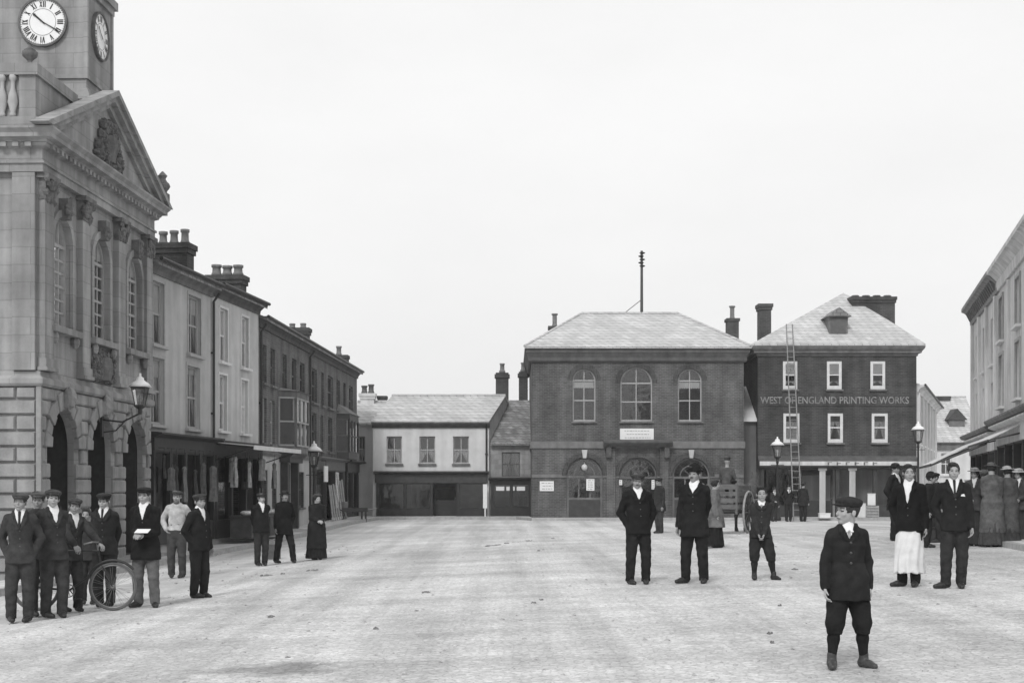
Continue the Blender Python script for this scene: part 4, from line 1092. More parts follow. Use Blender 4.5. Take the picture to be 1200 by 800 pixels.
cornice_eave(H1, 0, H1.w, 7.5)
H1.chimney(H1.w - .3, 1.05, 7.5, 8.72, .62, 1.0, M_STACK, 3, mat('pale_pot', .2, .9, .3, 6), .42, pot_r=.125, along='y')
shopfront(H1, .2, H1.w - .1, gz, 2.95, .45, .5, 4, M_BLACK, door=2)
downpipe(H1, H1.w - .02, 2.9, 7.3)
# house 2
h2w = {}
def h2(F):
    up = [rect(a['u0'], a['u1'], 5.35, 6.98) for a in eq_windows(F, ((257.5, 266.5), (283, 291)), 0, 1)]; lo = [rect(a['u0'], a['u1'], 3.25, 4.95) for a in eq_windows(F, ((256.5, 265.5), (282.5, 290.5)), 0, 1)]
    h2w['up'], h2w['lo'] = up, lo
    return up + lo + [rect(.15, F.w - .25, gz + .02, 2.6)]
H2 = house('draper_house', 'paler stucco shop house with white windows and open shop below', (hx(YB + .01), YB + .01), (hx(YC), YC), 7.56, 7.0, 9.1, M_RENDER2, M_SLATE3, h2, 'house')
for k in ('up', 'lo'):
    for i, w in enumerate(h2w[k]): H2.window(w, M_PAINT, bars=(1, 1), fw=.06, d=.09, sill=M_PAINT, surround=(.07, .02), blind=.5, blind_m=M_BLIND, curtain=(.6, .4), curtain_m=M_LACE)
cornice_eave(H2, 0, H2.w, 7.56, M_CORN)
H2.chimney(H2.w - .35, .95, 7.5, 8.48, .62, 1.1, M_STACK, 3, M_POT, .36, pot_r=.16, along='y')
s2 = shopfront(H2, .15, H2.w - .25, gz, 2.9, .4, .5, 3, M_BLACK, door=1)
# awning of the draper's shop
AW = empty('shop_awning', H2.world(0, 0, 2.75), H2.root.rotation_euler.z); tag(AW, 'white canvas awning over the open draper shop front', 'awning')
ab = MB(); ab.prism([(-.1, -.2, .10), (H2.w + .45, -.2, .10), (H2.w + .45, -1.3, .0), (-.1, -1.3, .0)], (0, 0, .03)); ab.build('canvas', M_CANVAS, AW)
vb = MB(); vb.box(-.1, H2.w + .45, -1.33, -1.305, -.1, .03); vb.build('valance', M_CANVAS, AW)
rb = MB()
for u in (.0, H2.w + .35): rb.tube([(u, -.15, -.4), (u, -1.28, -.03)], .018, 6)
rb.tube([(-.1, -1.29, -.02), (H2.w + .45, -1.29, -.02)], .018, 6); rb.build('frame', M_IRON, AW)
# garments hung under the awning
gv = [.34, .30, .24, .33, .10, .05, .28, .06, .12, .2]
for k in range(10):
    u = .35 + k * .47; wv = random.uniform(.13, .2); L_ = random.uniform(.7, 1.05); ztop = 2.45 - (k % 2) * .12
    g = empty('hanging_garment', H2.world(u, -.62 + .2 * (k % 3), ztop), H2.root.rotation_euler.z + random.uniform(-.5, .5))
    tag(g, '%s garment hung in the draper shop doorway, %s from the town hall end' % ('pale' if gv[k] > .2 else 'dark', ('first', 'second', 'third', 'fourth', 'fifth', 'sixth', 'seventh', 'eighth', 'ninth', 'tenth')[k]), 'garment', 'garments hung out at the draper shop')
    b = MB(); n = 8
    lv = [(0, .05), (-.06, wv * .9), (-.3, wv * .75), (-L_ * .7, wv * 1.0), (-L_, wv * 1.15)]
    for (za, wa), (zb_, wb) in zip(lv, lv[1:]):
        for i in range(n):
            a0, a1 = 2 * PI * i / n, 2 * PI * (i + 1) / n; f = lambda w, a, z: (w * math.cos(a), w * .45 * math.sin(a) + .02 * math.sin(3 * a + 5 * z), z)
            b.quad(f(wa, a0, za), f(wa, a1, za), f(wb, a1, zb_), f(wb, a0, zb_))
    b.build('cloth', cloth(gv[k]), g, smooth=True); hb = MB(); hb.tube([(0, 0, 0), (0, 0, 2.62 - ztop)], .008, 5); hb.build('hook', M_IRON, g)
dv = [.04, .12, .05, .16, .05, .09, .13]
for k in range(7):
    u = (.4, .95, 1.35, 2.0, 2.9, 3.6, 4.5)[k]; wv = random.uniform(.10, .19); L_ = random.uniform(.5, 1.15); ztop = 2.42 - random.random() * .4
    g = empty('hanging_garment', H1.world(u, -.3, ztop), H1.root.rotation_euler.z + random.uniform(-.5, .5))
    tag(g, 'dull garment hung along the stucco house shop front, %s from the town hall' % ('first', 'second', 'third', 'fourth', 'fifth', 'sixth', 'seventh', 'eighth', 'ninth', 'tenth')[k], 'garment', 'garments hung along the stucco shop front')
    b = MB(); n = 8; lv = [(0, .05), (-.06, wv * .9), (-.3, wv * .75), (-L_ * .7, wv), (-L_, wv * 1.12)]
    for (za, wa), (zb_, wb) in zip(lv, lv[1:]):
        for i in range(n):
            a0, a1 = 2 * PI * i / n, 2 * PI * (i + 1) / n; f = lambda w, a, z: (w * math.cos(a), w * .4 * math.sin(a) + .02 * math.sin(3 * a + 5 * z), z)
            b.quad(f(wa, a0, za), f(wa, a1, za), f(wb, a1, zb_), f(wb, a0, zb_))
    b.build('cloth', cloth(dv[k]), g, smooth=True); hb = MB(); hb.tube([(0, 0, 0), (0, 0, 2.58 - ztop), (0, .16, 2.58 - ztop)], .008, 5); hb.build('hook', M_IRON, g)
# goods table in front of the draper's
GT = empty('goods_table', H2.world(2.4, -.75, .0), H2.root.rotation_euler.z); tag(GT, 'dark goods stall in front of the draper shop windows', 'stall')
b = MB(); b.box(-2.0, 2.0, -.35, .35, .62, .68); b.build('table_top', M_DARK, GT)
b = MB(); b.box(-1.95, 1.95, -.33, -.3, .0, .62); b.box(-1.95, -1.92, -.3, .33, 0, .62); b.box(1.92, 1.95, -.3, .33, 0, .62)
for u in (-1, 0, 1): b.box(u - .03, u + .03, -.36, -.33, .0, .62)
b.build('panelled_front', mat('stall_panel', .06, .8, .4, 5), GT)
for k in range(8):
    g = MB(); u = 2.4 - 1.75 + k * .5; v = random.uniform(.45, .7)
    g.blob((0, 0, .07), (.17 + .05 * random.random(), .15, .075), 10, 6, .12); o = g.build('folded_linen', cloth(.5 if k % 3 else .62), None, smooth=True)
    o.location = H2.world(u, -.85, .68); tag(o, '%s pale linen bundle on the goods stall counted from the town hall end' % ('first', 'second', 'third', 'fourth', 'fifth', 'sixth', 'seventh', 'eighth')[k], 'linen', 'linen bundles on the draper stall')

# brick houses
bx = lambda y: -9.99 + .033 * y
YD, YE = 57.7, 71.4
h3w = {}
def h3(F):
    up = [rect(a['u0'], a['u1'], 5.05, 6.35) for a in eq_windows(F, ((307, 312.5), (317, 322.5), (331, 336), (342, 347.5), (351.5, 357)), 0, 1)]
    lo = [rect(a['u0'], a['u1'], 3.02, 4.55) for a in eq_windows(F, ((306.5, 312.5), (316.5, 322), (350, 356.5)), 0, 1)]
    gr = [rect(a['u0'], a['u1'], .75, 2.1) for a in eq_windows(F, ((307, 312.5), (318, 323.5), (349.5, 355.5)), 0, 1)]
    dr = [rect(a['u0'], a['u1'], .05, 2.35) for a in eq_windows(F, ((329.5, 339.5),), 0, 1)]
    h3w.update(up=up, lo=lo, gr=gr, dr=dr)
    return up + lo + gr + dr
H3 = house('brick_house', 'dark brick terrace house with bay window above its porch', (bx(YC + .03), YC + .03), (bx(YD), YD), 7.17, 7.5, 8.7, M_BRICK2, M_SLATE3, h3, 'house')
for w in h3w['up']: H3.window(w, M_PAINT_D, bars=(1, 1), fw=.06, d=.09, sill=M_TRIM, blind=.5 if w is h3w['up'][2] else 0, blind_m=M_BLIND)
for w in h3w['lo']: H3.window(w, M_PAINT_G, bars=(1, 1), fw=.06, d=.09, sill=M_TRIM, curtain=(.9, .4), curtain_m=mat('dim_curtain', .2, .95, .2, 20))
for w in h3w['gr']: H3.window(w, M_PAINT_D, bars=(1, 1), fw=.06, d=.09, sill=M_TRIM)
# stone facing on the ground storey of house 3
sb = MB(); hs = sorted(h3w['gr'] + h3w['dr'], key=lambda h: h['u0']); prev = .0
for h in hs + [None]:
    e = H3.w if h is None else h['u0'] - .02
    sb.box(prev, e, -.03, .005, -.3, 2.6)
    if h is not None:
        sb.box(h['u0'] - .02, h['u1'] + .02, -.03, .005, max(t[1] for t in h['top']) + .02, 2.6)
        if h in h3w['gr']: sb.box(h['u0'] - .02, h['u1'] + .02, -.03, .005, -.3, h['z0'] - .09)
        prev = h['u1'] + .02
H3.part('ground_storey_render', sb, M_RENDER)
mb = MB(); mb.mould(0, H3.w, [(0, 2.6), (-.1, 2.6), (-.14, 2.7), (0, 2.76)]); H3.part('string_course', mb, M_TRIM)
cornice_eave(H3, 0, H3.w, 7.17, M_CORN, .28)
d = h3w['dr'][0]; du = (d['u0'] + d['u1']) / 2
db = MB(); db.box(d['u0'] + .05, d['u1'] - .05, .1, .16, .05, 2.3)
for sx in (-1, 1):
    for z0_, z1_ in ((.25, 1.0), (1.15, 2.05)): db.box(du + sx * .45 - .28, du + sx * .45 + .28, .08, .1, z0_, z1_)
dd = H3.part('door', db, M_BLACK); hb = MB(); hb.blob((du + .1, .06, 1.1), (.03, .04, .03)); H3.part('handle', hb, M_PAINT_G, dd)
pb = MB()
for sx in (-1, 1): pb.box(du + sx * 1.0 - .14, du + sx * 1.0 + .14, -.3, .0, -.2, 2.42)
pb.box(du - 1.3, du + 1.3, -.4, 0.0, 2.42, 2.62); pb.mould(du - 1.4, du + 1.4, [(0, 2.62), (-.45, 2.62), (-.55, 2.7), (-.55, 2.76), (0, 2.8)]); H3.part('porch', pb, M_DARK)
def bay(F, u0, u1, z0, z1, out, m_frame, m_roof, m_base, lights=3, roof_h=.3):
    """canted bay window: base, frames and roof with panes"""
    c = .35; pl = [(u0, 0), (u0 + c, -out), (u1 - c, -out), (u1, 0)]
    bb = MB(); bb.prism([(a, b, z0 - .3) for a, b in pl], (0, 0, .3)); body = F.part('bay_window', bb, m_base); bb = MB(); bb.prism([(a, b * 1.08, z1) for a, b in pl], (0, 0, .22)); F.part('bay_cornice', bb, m_base, body)
    fb = MB(); pb = MB()
    for (a, b) in zip(pl, pl[1:]):
        A, B = Vector(a), Vector(b); n = lights if abs(A.y - B.y) < .01 else 1
        for k in range(n + 1):
            p = A + (B - A) * k / n; fb.box(p.x - .045, p.x + .045, p.y - .045, p.y + .045, z0, z1)
        for z in (z0 + .03, (z0 + z1) / 2, z1 - .03):
            fb.prism([(A.x, A.y - .03, z - .03), (B.x, B.y - .03, z - .03), (B.x, B.y + .03, z - .03), (A.x, A.y + .03, z - .03)], (0, 0, .06))
        pb.quad((A.x, A.y, z0), (B.x, B.y, z0), (B.x, B.y, z1), (A.x, A.y, z1))
    F.part('bay_frame', fb, m_frame, body); F.part('pane', pb, glass_mat(), body)
    rb = MB(); e = [(a + (-.12 if i == 0 else .12 if i == 3 else -.05 if i == 1 else .05), b * 1.2 - (.0 if b == 0 else .02), z1 + .22) for i, (a, b) in enumerate(pl)]
    t = [(u0 + .4, 0, z1 + .22 + roof_h), (u1 - .4, 0, z1 + .22 + roof_h)]
    rb.poly([e[1], e[2], t[1], t[0]]); rb.poly([e[0], e[1], t[0]]); rb.poly([e[2], e[3], t[1]]); rb.poly(e[::-1]); F.part('bay_roof', rb, m_roof, body)
    ib = MB(); ib.box(u0 + .1, u1 - .1, -.02, .0, z0, z1); F.part('blind', ib, mat('bay_room_shade', .03, .9, .2), body)  # not a blind: near-black sheet standing in for the unlit room's shade
    for k, v in enumerate((.5, .0, .45)):
        if v: q = MB(); uu = u0 + c + (u1 - u0 - 2 * c) * (k + .5) / 3; q.box(uu - .3, uu + .3, -out + .12, -out + .13, z0 + (z1 - z0) * .5, z1 - .05); F.part('curtain', q, M_LACE, body)
bu0, bu1 = H3.uz(326.5)[0], H3.uz(346)[0]
bay(H3, bu0, bu1, 3.0, 4.75, .55, M_PAINT_G, M_LEAD, M_TRIM, 3, .12)
downpipe(H3, H3.w - .02, -.1, 6.95); downpipe(H3, .12, -.1, 6.95)
# house 4
h4w = {}
def h4(F):
    up = [rect(a['u0'], a['u1'], 4.95, 6.35) for a in eq_windows(F, ((365.5, 371.5), (376, 379.5), (384, 390.5), (394.5, 398.5), (402, 405), (409, 413.5)), 0, 1)]
    lo = [rect(a['u0'], a['u1'], 3.05, 4.55) for a in eq_windows(F, ((365.5, 371), (375.5, 379), (384.5, 389.5)), 0, 1)]
    sh_ = [rect(F.uz(367)[0], F.uz(400)[0], .05, 2.2), rect(F.uz(404)[0], F.w - .3, .05, 2.2)]
    h4w.update(up=up, lo=lo, sh=sh_)
    return up + lo + sh_
H4 = house('brick_shop_house', 'long dark brick house with two shops and an oriel window, ending the row', (bx(YD + .03), YD + .03), (bx(YE), YE), 7.17, 7.5, 8.7, M_BRICK2, M_SLATE3, h4, 'house')
for w in h4w['up']: H4.window(w, M_PAINT_D, bars=(1, 1), fw=.07, d=.09, sill=M_TRIM)
for w in h4w['lo']: H4.window(w, M_PAINT_D, bars=(1, 1), fw=.07, d=.09, sill=M_TRIM, curtain=(.9, .4), curtain_m=mat('dim_curtain', .2, .95, .2, 20))
cornice_eave(H4, 0, H4.w, 7.17, M_CORN, .28)
bay(H4, H4.uz(394.5)[0], H4.uz(408)[0], 3.1, 4.6, .5, M_PAINT_D, mat('dull_lead', .15, .7, .3, 3), M_DARK, 3, .45)
for i, h in enumerate(h4w['sh']): shopfront(H4, h['u0'], h['u1'], .0, 2.75, .5, .5, 3 if i == 0 else 2, M_DARK if i == 0 else M_BLACK, fas_m=mat('drab_fascia', .14, .7, .2) if i == 0 else M_BLACK, door=1 if i == 0 else None)
H4.chimney(8.3, 2.2, 7.6, 8.75, .7, 1.5, M_STACK, 3, M_POT, .22, along='y')
H4.chimney(H4.w - .6, .8, 7.2, 7.95, .6, .8, M_STACK, 1, M_POT, .5, along='y')
# things outside the far shops: board, tool handles, barrow
sx_, sy_ = H4.uz(374)[0], -.35
SB = empty('shop_board', H4.world(H4.uz(372)[0], -.25, 0), H4.root.rotation_euler.z); tag(SB, 'small white board hung outside the far brick shop', 'signboard')
b = MB(); b.box(-.45, .45, -.12, -.08, 1.75, 2.4); b.build('board', M_PAPER, SB); b = MB(); b.tube([(0, .2, 2.62), (0, -.1, 2.62), (0, -.1, 2.4)], .015, 6); b.build('bracket', M_IRON, SB)
for k in range(7):
    u = H4.uz(378)[0] + k * .62; L_ = (1.5, 1.5, 1.55, 1.5, 2.0, 1.7, 1.75)[k]
    b = MB(); b.box(-.035, .035, -.03, .03, 0, L_); b.box(-.13, .13, -.04, .04, .0, .12)
    o = b.build('garden_tool', mat('pale_ash_wood', .46, .8, .2, 10), None); o.location = H4.world(u, -.45, .13); o.rotation_euler = (-.12, random.uniform(-.05, .05), H4.root.rotation_euler.z)
    tag(o, '%s pale wooden long-handled tool leaning by the far shop, from the lamp post' % ('first', 'second', 'third', 'fourth', 'fifth', 'sixth', 'seventh')[k], 'tool', 'long tools leaning outside the far shop')
# ------------------------------------------------------------------ far side of the square
def X(px, Y): return (px - CX) / FPX * Y
def Zp(py, Y): return EYE - (py - HY) * Y / FPX
# white shop
YW = 70.0
ww = {}
WS = Front('white_shop', 'whitewashed two-storey shop with slate roof and a wide dark shop front', 'shop', (X(437, YW), YW), (X(573, YW), YW))
zE, zR = Zp(494, YW), Zp(466, YW + 3); dep = 6.0; shr = 1.45
W_up = [rect(X(a, YW) - WS.p0.x, X(b, YW) - WS.p0.x, Zp(543, YW), Zp(511, YW)) for a, b in ((453, 471), (491.5, 510), (531, 549.5))]
W_sh = [rect(.3, WS.w - .25, .05, 1.75)]
WS.wall([(0, zE), (WS.w, zE)], W_up + W_sh, M_WHITE, dep, zb=-.5, gables=zR, shear=(shr, 0))
WS.gable_roof(0, WS.w, dep, zE, zR, M_SLATE, over=.25, side=.06, shear=shr)
for i, w in enumerate(W_up): WS.window(w, M_PAINT_G, bars=(1, 1), fw=.05, d=.1, sill=M_TRIM, curtain=(.52, (.25, .5, .45)[i]), curtain_m=M_LACE, blind=.0)
mb = MB(); mb.mould(-.05, WS.w + .05, [(0.01, zE - .3), (-.05, zE - .3), (-.22, zE - .12), (-.28, zE - .1), (-.28, zE - .02), (.01, zE - .02)]); WS.part('eaves_cornice', mb, M_CORN)
shopfront(WS, .25, WS.w - .2, .0, 2.25, .52, .45, 4, M_BLACK, door=2, fas_m=M_DARK)
downpipe(WS, WS.w - .12, 2.3, zE - .05)
lb = MB(); lb.lathe([(.02, .5), (.02, .35), (.11, .3), (.14, .16), (.1, .02), (.02, 0)], (2.25, -.3, 1.25), 10); 
# wing of the white shop
WW = Front('white_shop_wing', 'narrow whitewashed wing behind the end of the brick row', 'house', (X(412, 72), 72.0), (X(437.5, 72), 72.0))
w1 = [rect(X(420.3, 72) - WW.p0.x, X(428, 72) - WW.p0.x, Zp(541, 72), Zp(511, 72))]
zE2 = Zp(496, 72)
WW.wall([(0, zE2), (WW.w, zE2)], w1, M_WHITE, 6.0, gables=Zp(473, 75)); WW.window(w1[0], M_PAINT_G, fw=.05, d=.1, sill=M_TRIM, curtain=(.5, .4), curtain_m=M_LACE)
WW.gable_roof(0, WW.w + .5, 6.0, zE2, Zp(473, 75), M_SLATE, over=.25, side=.02)
WW.chimney(X(431, 75) - X(412, 72), 3, 5.4, Zp(461, 75), .7, .6, M_WHITE, 2, M_PAINT_D, .45, pot_r=.15)
WW.chimney(X(446, 75) - X(412, 72), 4, 5.4, Zp(464, 76), .35, .5, M_STACK, 0)
# little slate-roofed shop
YS = 70.2
SS = Front('small_shop', 'little shop with mossy slate roof tucked beside the brick market hall', 'shop', (X(574.5, YS), YS), (X(623, YS), YS))
zS, zSr = Zp(521, YS), Zp(471, YS + 4)
s_up = [rect(X(588, YS) - SS.p0.x, X(609.5, YS) - SS.p0.x, Zp(558.5, YS), Zp(529.5, YS))]
SS.wall([(0, zS), (SS.w, zS)], s_up + [rect(.15, SS.w - .1, .05, 1.6)], brick_mat('squared_rubble', .22, .32, .26, bw=.42, bh=.24, joint=.02, wear=.25), 8.0, gables=zSr)
rb = MB(); rb.prism([(.0, -.25, zS - .03), (SS.w + .05, -.25, zS - .03), (SS.w + .05, 4, zSr), (.0 + .75, 4, zSr)], (0, 0, .1)); rb.prism([(.75, 4, zSr), (SS.w + .05, 4, zSr), (SS.w + .05, 8.2, zS), (.75, 8.2, zS)], (0, 0, .1)); SS.part('roof', rb, M_SLATE2)
SS.window(s_up[0], M_PAINT_D, bars=(1, 1), fw=.06, d=.06, curtain=(.95, .35), curtain_m=mat('dim_curtain', .2, .95, .2, 20))
shopfront(SS, .12, SS.w - .08, .0, 1.95, .25, .55, 2, M_BLACK, door=None)
pb = MB()
for k in range(3): pb = MB(); pb.box(.28 + k * .5, .68 + k * .5, -.09, -.075, 1.36, 1.56); SS.part('window_bill', pb, M_PAPER)
# notice board by the small shop
NB = MB(); NB.box(-.1, .1, -.03, .03, .4, 1.55); NB.box(-.03, .03, -.02, .02, 0, .4); o = NB.build('advertising_board', M_PAPER); o.location = (X(568.5, 69.6), 69.6, .12); tag(o, 'tall narrow white board standing between the white shop and the little shop', 'board')
# stacks rising between them
for (px0, px1, pyt, lab, pots) in ((581, 596, 437, 'broad dark chimney stack with one pot behind the white shop gable', 1), (608, 618.5, 436, 'slim dark chimney stack close against the market hall', 1)):
    Y = 75.0; u = X((px0 + px1) / 2, Y); w = X(px1, Y) - X(px0, Y)
    e = empty('chimney_stack', (u, Y, 0)); tag(e, lab, 'chimney')
    b = MB(); b.box(-w / 2, w / 2, -.35, .35, .5, Zp(pyt + 6, Y)); b.box(-w / 2 - .06, w / 2 + .06, -.41, .41, Zp(pyt + 6, Y), Zp(pyt + 2, Y)); b.box(-w / 2, w / 2, -.35, .35, Zp(pyt + 2, Y), Zp(pyt, Y)); b.build('stack', M_STACK, e)
    b = MB(); z = Zp(pyt, Y); b.lathe([(.15, z), (.17, z + .1), (.12, z + .15), (.11, z + .42), (.14, z + .44), (.13, z + .5)], (0, 0, 0), 12); b.build('chimney_pot', M_POT, e, smooth=True)

# ---------------- market hall
YM = 67.0
mx = lambda px: X(px, YM) - X(623, YM)
mz = lambda py: Zp(py, YM)
MH = Front('market_hall', 'square dark brick market hall with hipped slate roof and three round-headed windows', 'market hall', (X(623, YM), YM), (X(871.5, YM), YM))
zTop = mz(409) - .27
u_w = [arched(mx(671), mx(698), mz(493.5), mz(432)), arched(mx(727), mx(764.5), mz(493.5), mz(430)), arched(mx(794.5), mx(822.5), mz(493.5), mz(432))]
g_w = [arched(mx(664), mx(706), .06, mz(536), 16), arched(mx(726), mx(770), .06, mz(536), 16), arched(mx(788), mx(832), .06, mz(536), 16)]
MH.wall([(0, zTop), (MH.w, zTop)], u_w + g_w, M_BRICK, 9.0, zb=-.4, reveal=.2)
MH.hip_roof(0, MH.w, 9.0, zTop + .28, Zp(370, YM + 4.5), M_SLATE, over=.32, run=2.5)
mb = MB()
def ring(F, prof, name, m, depth):
    mb = MB(); secs = []
    w = F.w
    for k in range(4):
        L_ = []
        for y, z in prof:
            o = -y; L_.append([(-o, -o, z), (w + o, -o, z), (w + o, depth + o, z), (-o, depth + o, z)][k])
        secs.append(L_)
    n = len(prof)
    for a in range(4):
        A, B = secs[a], secs[(a + 1) % 4]
        for k in range(n): mb.quad(A[k], A[(k + 1) % n], B[(k + 1) % n], B[k])
    return F.part(name, mb, m)
ring(MH, [(.01, zTop - .34), (-.07, zTop - .34), (-.1, zTop - .3), (-.14, zTop - .28), (-.14, zTop - .12), (-.22, zTop + .06), (-.25, zTop + .1), (-.25, zTop + .2), (-.31, zTop + .26), (.01, zTop + .27)], 'cornice', M_CORN, 9.0)
ring(MH, [(.01, mz(525)), (-.06, mz(525)), (-.06, mz(517.5)), (.01, mz(517))], 'string_course', mat('string_stone', .17, .9, .2, 3, streak=.2), 9.0)
for i, h in enumerate(u_w):
    MH.window(h, M_PAINT_G, bars=(1, 1), fw=.06, d=.12, sill=M_TRIM, curtain=None, blind=0, name='window')
    if i != 1:
        vb = MB(); vb.box(h['u0'] + .08, h['u1'] - .08, .22, .235, h['zs'] - .28, h['zs'] - .06); 
        for k in range(9): vb.blob((h['u0'] + .12 + (h['u1'] - h['u0'] - .24) * k / 8, .228, h['zs'] - .29), (.06, .008, .06), 6, 4)
        MH.part('window_frill', vb, M_PAPER)
def arch_ring(F, h, r0, r1, proj, m, name='arch_bricks'):
    c = (h['u0'] + h['u1']) / 2; mb = MB(); n = 16
    for k in range(n):
        t0, t1 = PI * k / n, PI * (k + 1) / n
        mb.prism([(c - r * math.cos(t), -proj, h['zs'] + r * math.sin(t)) for r, t in ((r0, t0), (r1, t0), (r1, t1), (r0, t1))], (0, proj + .01, 0))
    return F.part(name, mb, m)
for h in u_w: r = (h['u1'] - h['u0']) / 2; arch_ring(MH, h, r + .01, r + .24, .012, M_RUBBER)
for i, h in enumerate(g_w):
    r = (h['u1'] - h['u0']) / 2; arch_ring(MH, h, r + .02, r + .22, .05, M_RUBBER); c = (h['u0'] + h['u1']) / 2
    kb = MB(); zt = h['zs'] + r + .22; kb.prism([(c - .08, -.1, zt - .24), (c + .08, -.1, zt - .24), (c + .13, -.1, zt + .14), (c - .13, -.1, zt + .14)], (0, .11, 0))
    if i != 1: MH.part('keystone', kb, M_RENDER2)
# impost band between the arches
zb_ = g_w[0]['zs']; prev = 0
for e_ in [h['u0'] - .01 for h in g_w] + [MH.w - .002]:
    ib = MB(); ib.box(prev + .002, e_, -.045, .01, zb_ - .09, zb_ + .06); MH.part('impost_band', ib, mat('string_stone', .17, .9, .2, 3, streak=.2)); prev = next((h['u1'] + .01 for h in g_w if abs(h['u0'] - .01 - e_) < 1e-6), 0)
# ground-floor fillings
def fan_window(h, door):
    c = (h['u0'] + h['u1']) / 2; r = (h['u1'] - h['u0']) / 2; zs = h['zs']; mb = MB(); d = .1
    for rr in ((r - .08, r - .01), (r * .55, r * .6)):
        n = 14
        for k in range(n):
            t0, t1 = PI * k / n, PI * (k + 1) / n
            mb.prism([(c - q * math.cos(t), d, zs + q * math.sin(t)) for q, t in ((rr[0], t0), (rr[1], t0), (rr[1], t1), (rr[0], t1))], (0, .06, 0))
    for a in (45, 90, 135): t = math.radians(a); mb.tube([(c, d + .03, zs), (c - (r - .05) * math.cos(t), d + .03, zs + (r - .05) * math.sin(t))], .02, 4)
    mb.box(h['u0'], h['u1'], d - .02, d + .08, zs - .1, zs)
    for u in (h['u0'] + .05, h['u1'] - .05): mb.box(u - .05, u + .05, d, d + .06, .06, zs - .1)
    if not door:
        for u in (c - .27 * 2 * r / 1.7, c + .27 * 2 * r / 1.7): mb.box(u - .03, u + .03, d, d + .06, 1.05, zs - .1)
        mb.box(h['u0'] + .1, h['u1'] - .1, d, d + .06, .95, 1.05)
    w = MH.part('arched_window' if not door else 'doorway', mb, M_PAINT_D if door else M_TRIM)
    pb = MB(); pb.poly([(h['u0'] + .02, d + .04, .95), (h['u1'] - .02, d + .04, .95)] + [(c + (a - c) * .98, d + .04, z - .01) for a, z in h['top'][::-1]]); MH.part('pane', pb, glass_mat(), w)
    lb = MB()
    if door:
        for sx in (-1, 1):
            lb.box(c + sx * .38 - .36, c + sx * .38 + .36, d + .06, d + .1, .06, zs - .1)
            for z0, z1 in ((.2, .8), (.95, zs - .3)): lb.box(c + sx * .38 - .25, c + sx * .38 + .25, d + .045, d + .06, z0, z1)
        MH.part('door', lb, M_BLACK, w)
    else: lb.box(h['u0'] + .1, h['u1'] - .1, d - .01, d + .05, .06, .95); MH.part('panel', lb, M_DARK, w)
for i, h in enumerate(g_w): fan_window(h, i == 1)
hb = MB(); hb.mould(mx(707), mx(787), [(.0, mz(523)), (-.35, mz(523)), (-.5, mz(520)), (-.55, mz(518.5)), (-.55, mz(517)), (0, mz(514.5))])
for px in (713, 781): hb.box(mx(px) - .12, mx(px) + .12, -.3, 0, mz(536), mz(523) - .003)
MH.part('door_hood', hb, M_CORN)
pb = MB()
for px in (716, 778): pb = MB(); pb.box(mx(px) - .2, mx(px) + .2, -.12, .0, .05, mz(524)); MH.part('door_pilaster', pb, M_BRICK)
lb = MB(); lb.lathe([(.02, .28), (.12, .22), (.15, .1), (.1, .0), (.02, -.02)], (mx(684.5), -.25, zb_ + .25), 10); lb.tube([(mx(684.5), -.25, zb_ + .5), (mx(684.5), .0, zb_ + .62)], .015, 5); MH.part('lamp_globe', lb, mat('opal_glass', .5, .3, .05, 6), smooth=True)
# notices and the white name board: separate things fixed to the wall
def notice(px0, px1, py0, py1, label, rows=3, name='notice', off=.03, cols=None):
    w = X(px1, YM) - X(px0, YM); hgt = (py1 - py0) * YM / FPX
    e = empty(name, (X((px0 + px1) / 2, YM), YM - off, mz(py1))); tag(e, label, 'notice' if name == 'notice' else 'sign')
    b = MB(); b.box(-w / 2, w / 2, -.02, off - .005, 0, hgt); b.build('board', M_PAPER, e)
    t = MB(); random.seed(int(px0))
    for r in range(rows):
        z = hgt * (r + .7) / (rows + .4); x = -w * .38 + random.uniform(0, .1) * w
        while x < w * .38:
            L_ = random.uniform(.05, .14); t.box(x, min(x + L_, w * .4), -.026, -.0205, z - .012, z + .02); x += L_ + .04
    t.build('lettering', mat('faded_print', .32, .8, .2), e)
    return e
notice(726.5, 766, 502, 515.5, 'long white painted board under the middle window of the market hall', 3, 'name_board')
notice(632.5, 649, 563.5, 575, 'wide white notice on the brickwork left of the market hall windows', 3)
notice(687, 696.5, 561, 574.5, 'upright white bill posted beside the market hall window', 5)
notice(725.5, 729, 562, 568, 'small white bill left of the market hall door', 2); notice(763.5, 767, 562, 573, 'narrow white bill right of the market hall door', 4)
# mast on the roof ridge
RZ = Zp(370, YM + 4.5); MA = empty('telegraph_mast', (X(752, 71.5), 71.5, RZ + .05)); tag(MA, 'tall thin mast with a cluster of insulators on the market hall roof', 'mast')
b = MB(); b.tube([(0, 0, 0), (0, 0, 3.15)], .075, 8, r1=.06); b.build('pole', mat('tarred_pole', .07, .9, .3, 8), MA)
for k in range(5): b = MB(); b.lathe([(.05, 0), (.13, .03), (.14, .07), (.06, .1)], (.03 * (-1) ** k, 0, 2.35 + .16 * k), 8); b.build('insulator', M_IRON, MA)
b = MB(); b.tube([(0, 0, .75), (-.95, .2, .02)], .018, 5); b.build('stay', M_IRON, MA)
for (px, pt, lab) in ((858, 369, 'dark chimney behind the right hip of the market hall roof'), (650, 378, 'small chimney behind the left hip of the market hall roof')):
    Y = 78.0; e = empty('chimney_stack', (X(px, Y), Y, 0)); tag(e, lab, 'chimney'); z = Zp(pt + 8, Y)
    b = MB(); b.box(-.3, .3, -.4, .4, 4, z); b.box(-.36, .36, -.46, .46, z, z + .15); b.build('stack', M_STACK, e); b = MB(); b.lathe([(.16, z + .15), (.12, z + .3), (.12, z + .75), (.17, z + .78), (.17, z + .85)], (0, 0, 0), 10); b.build('chimney_pot', M_POT, e)
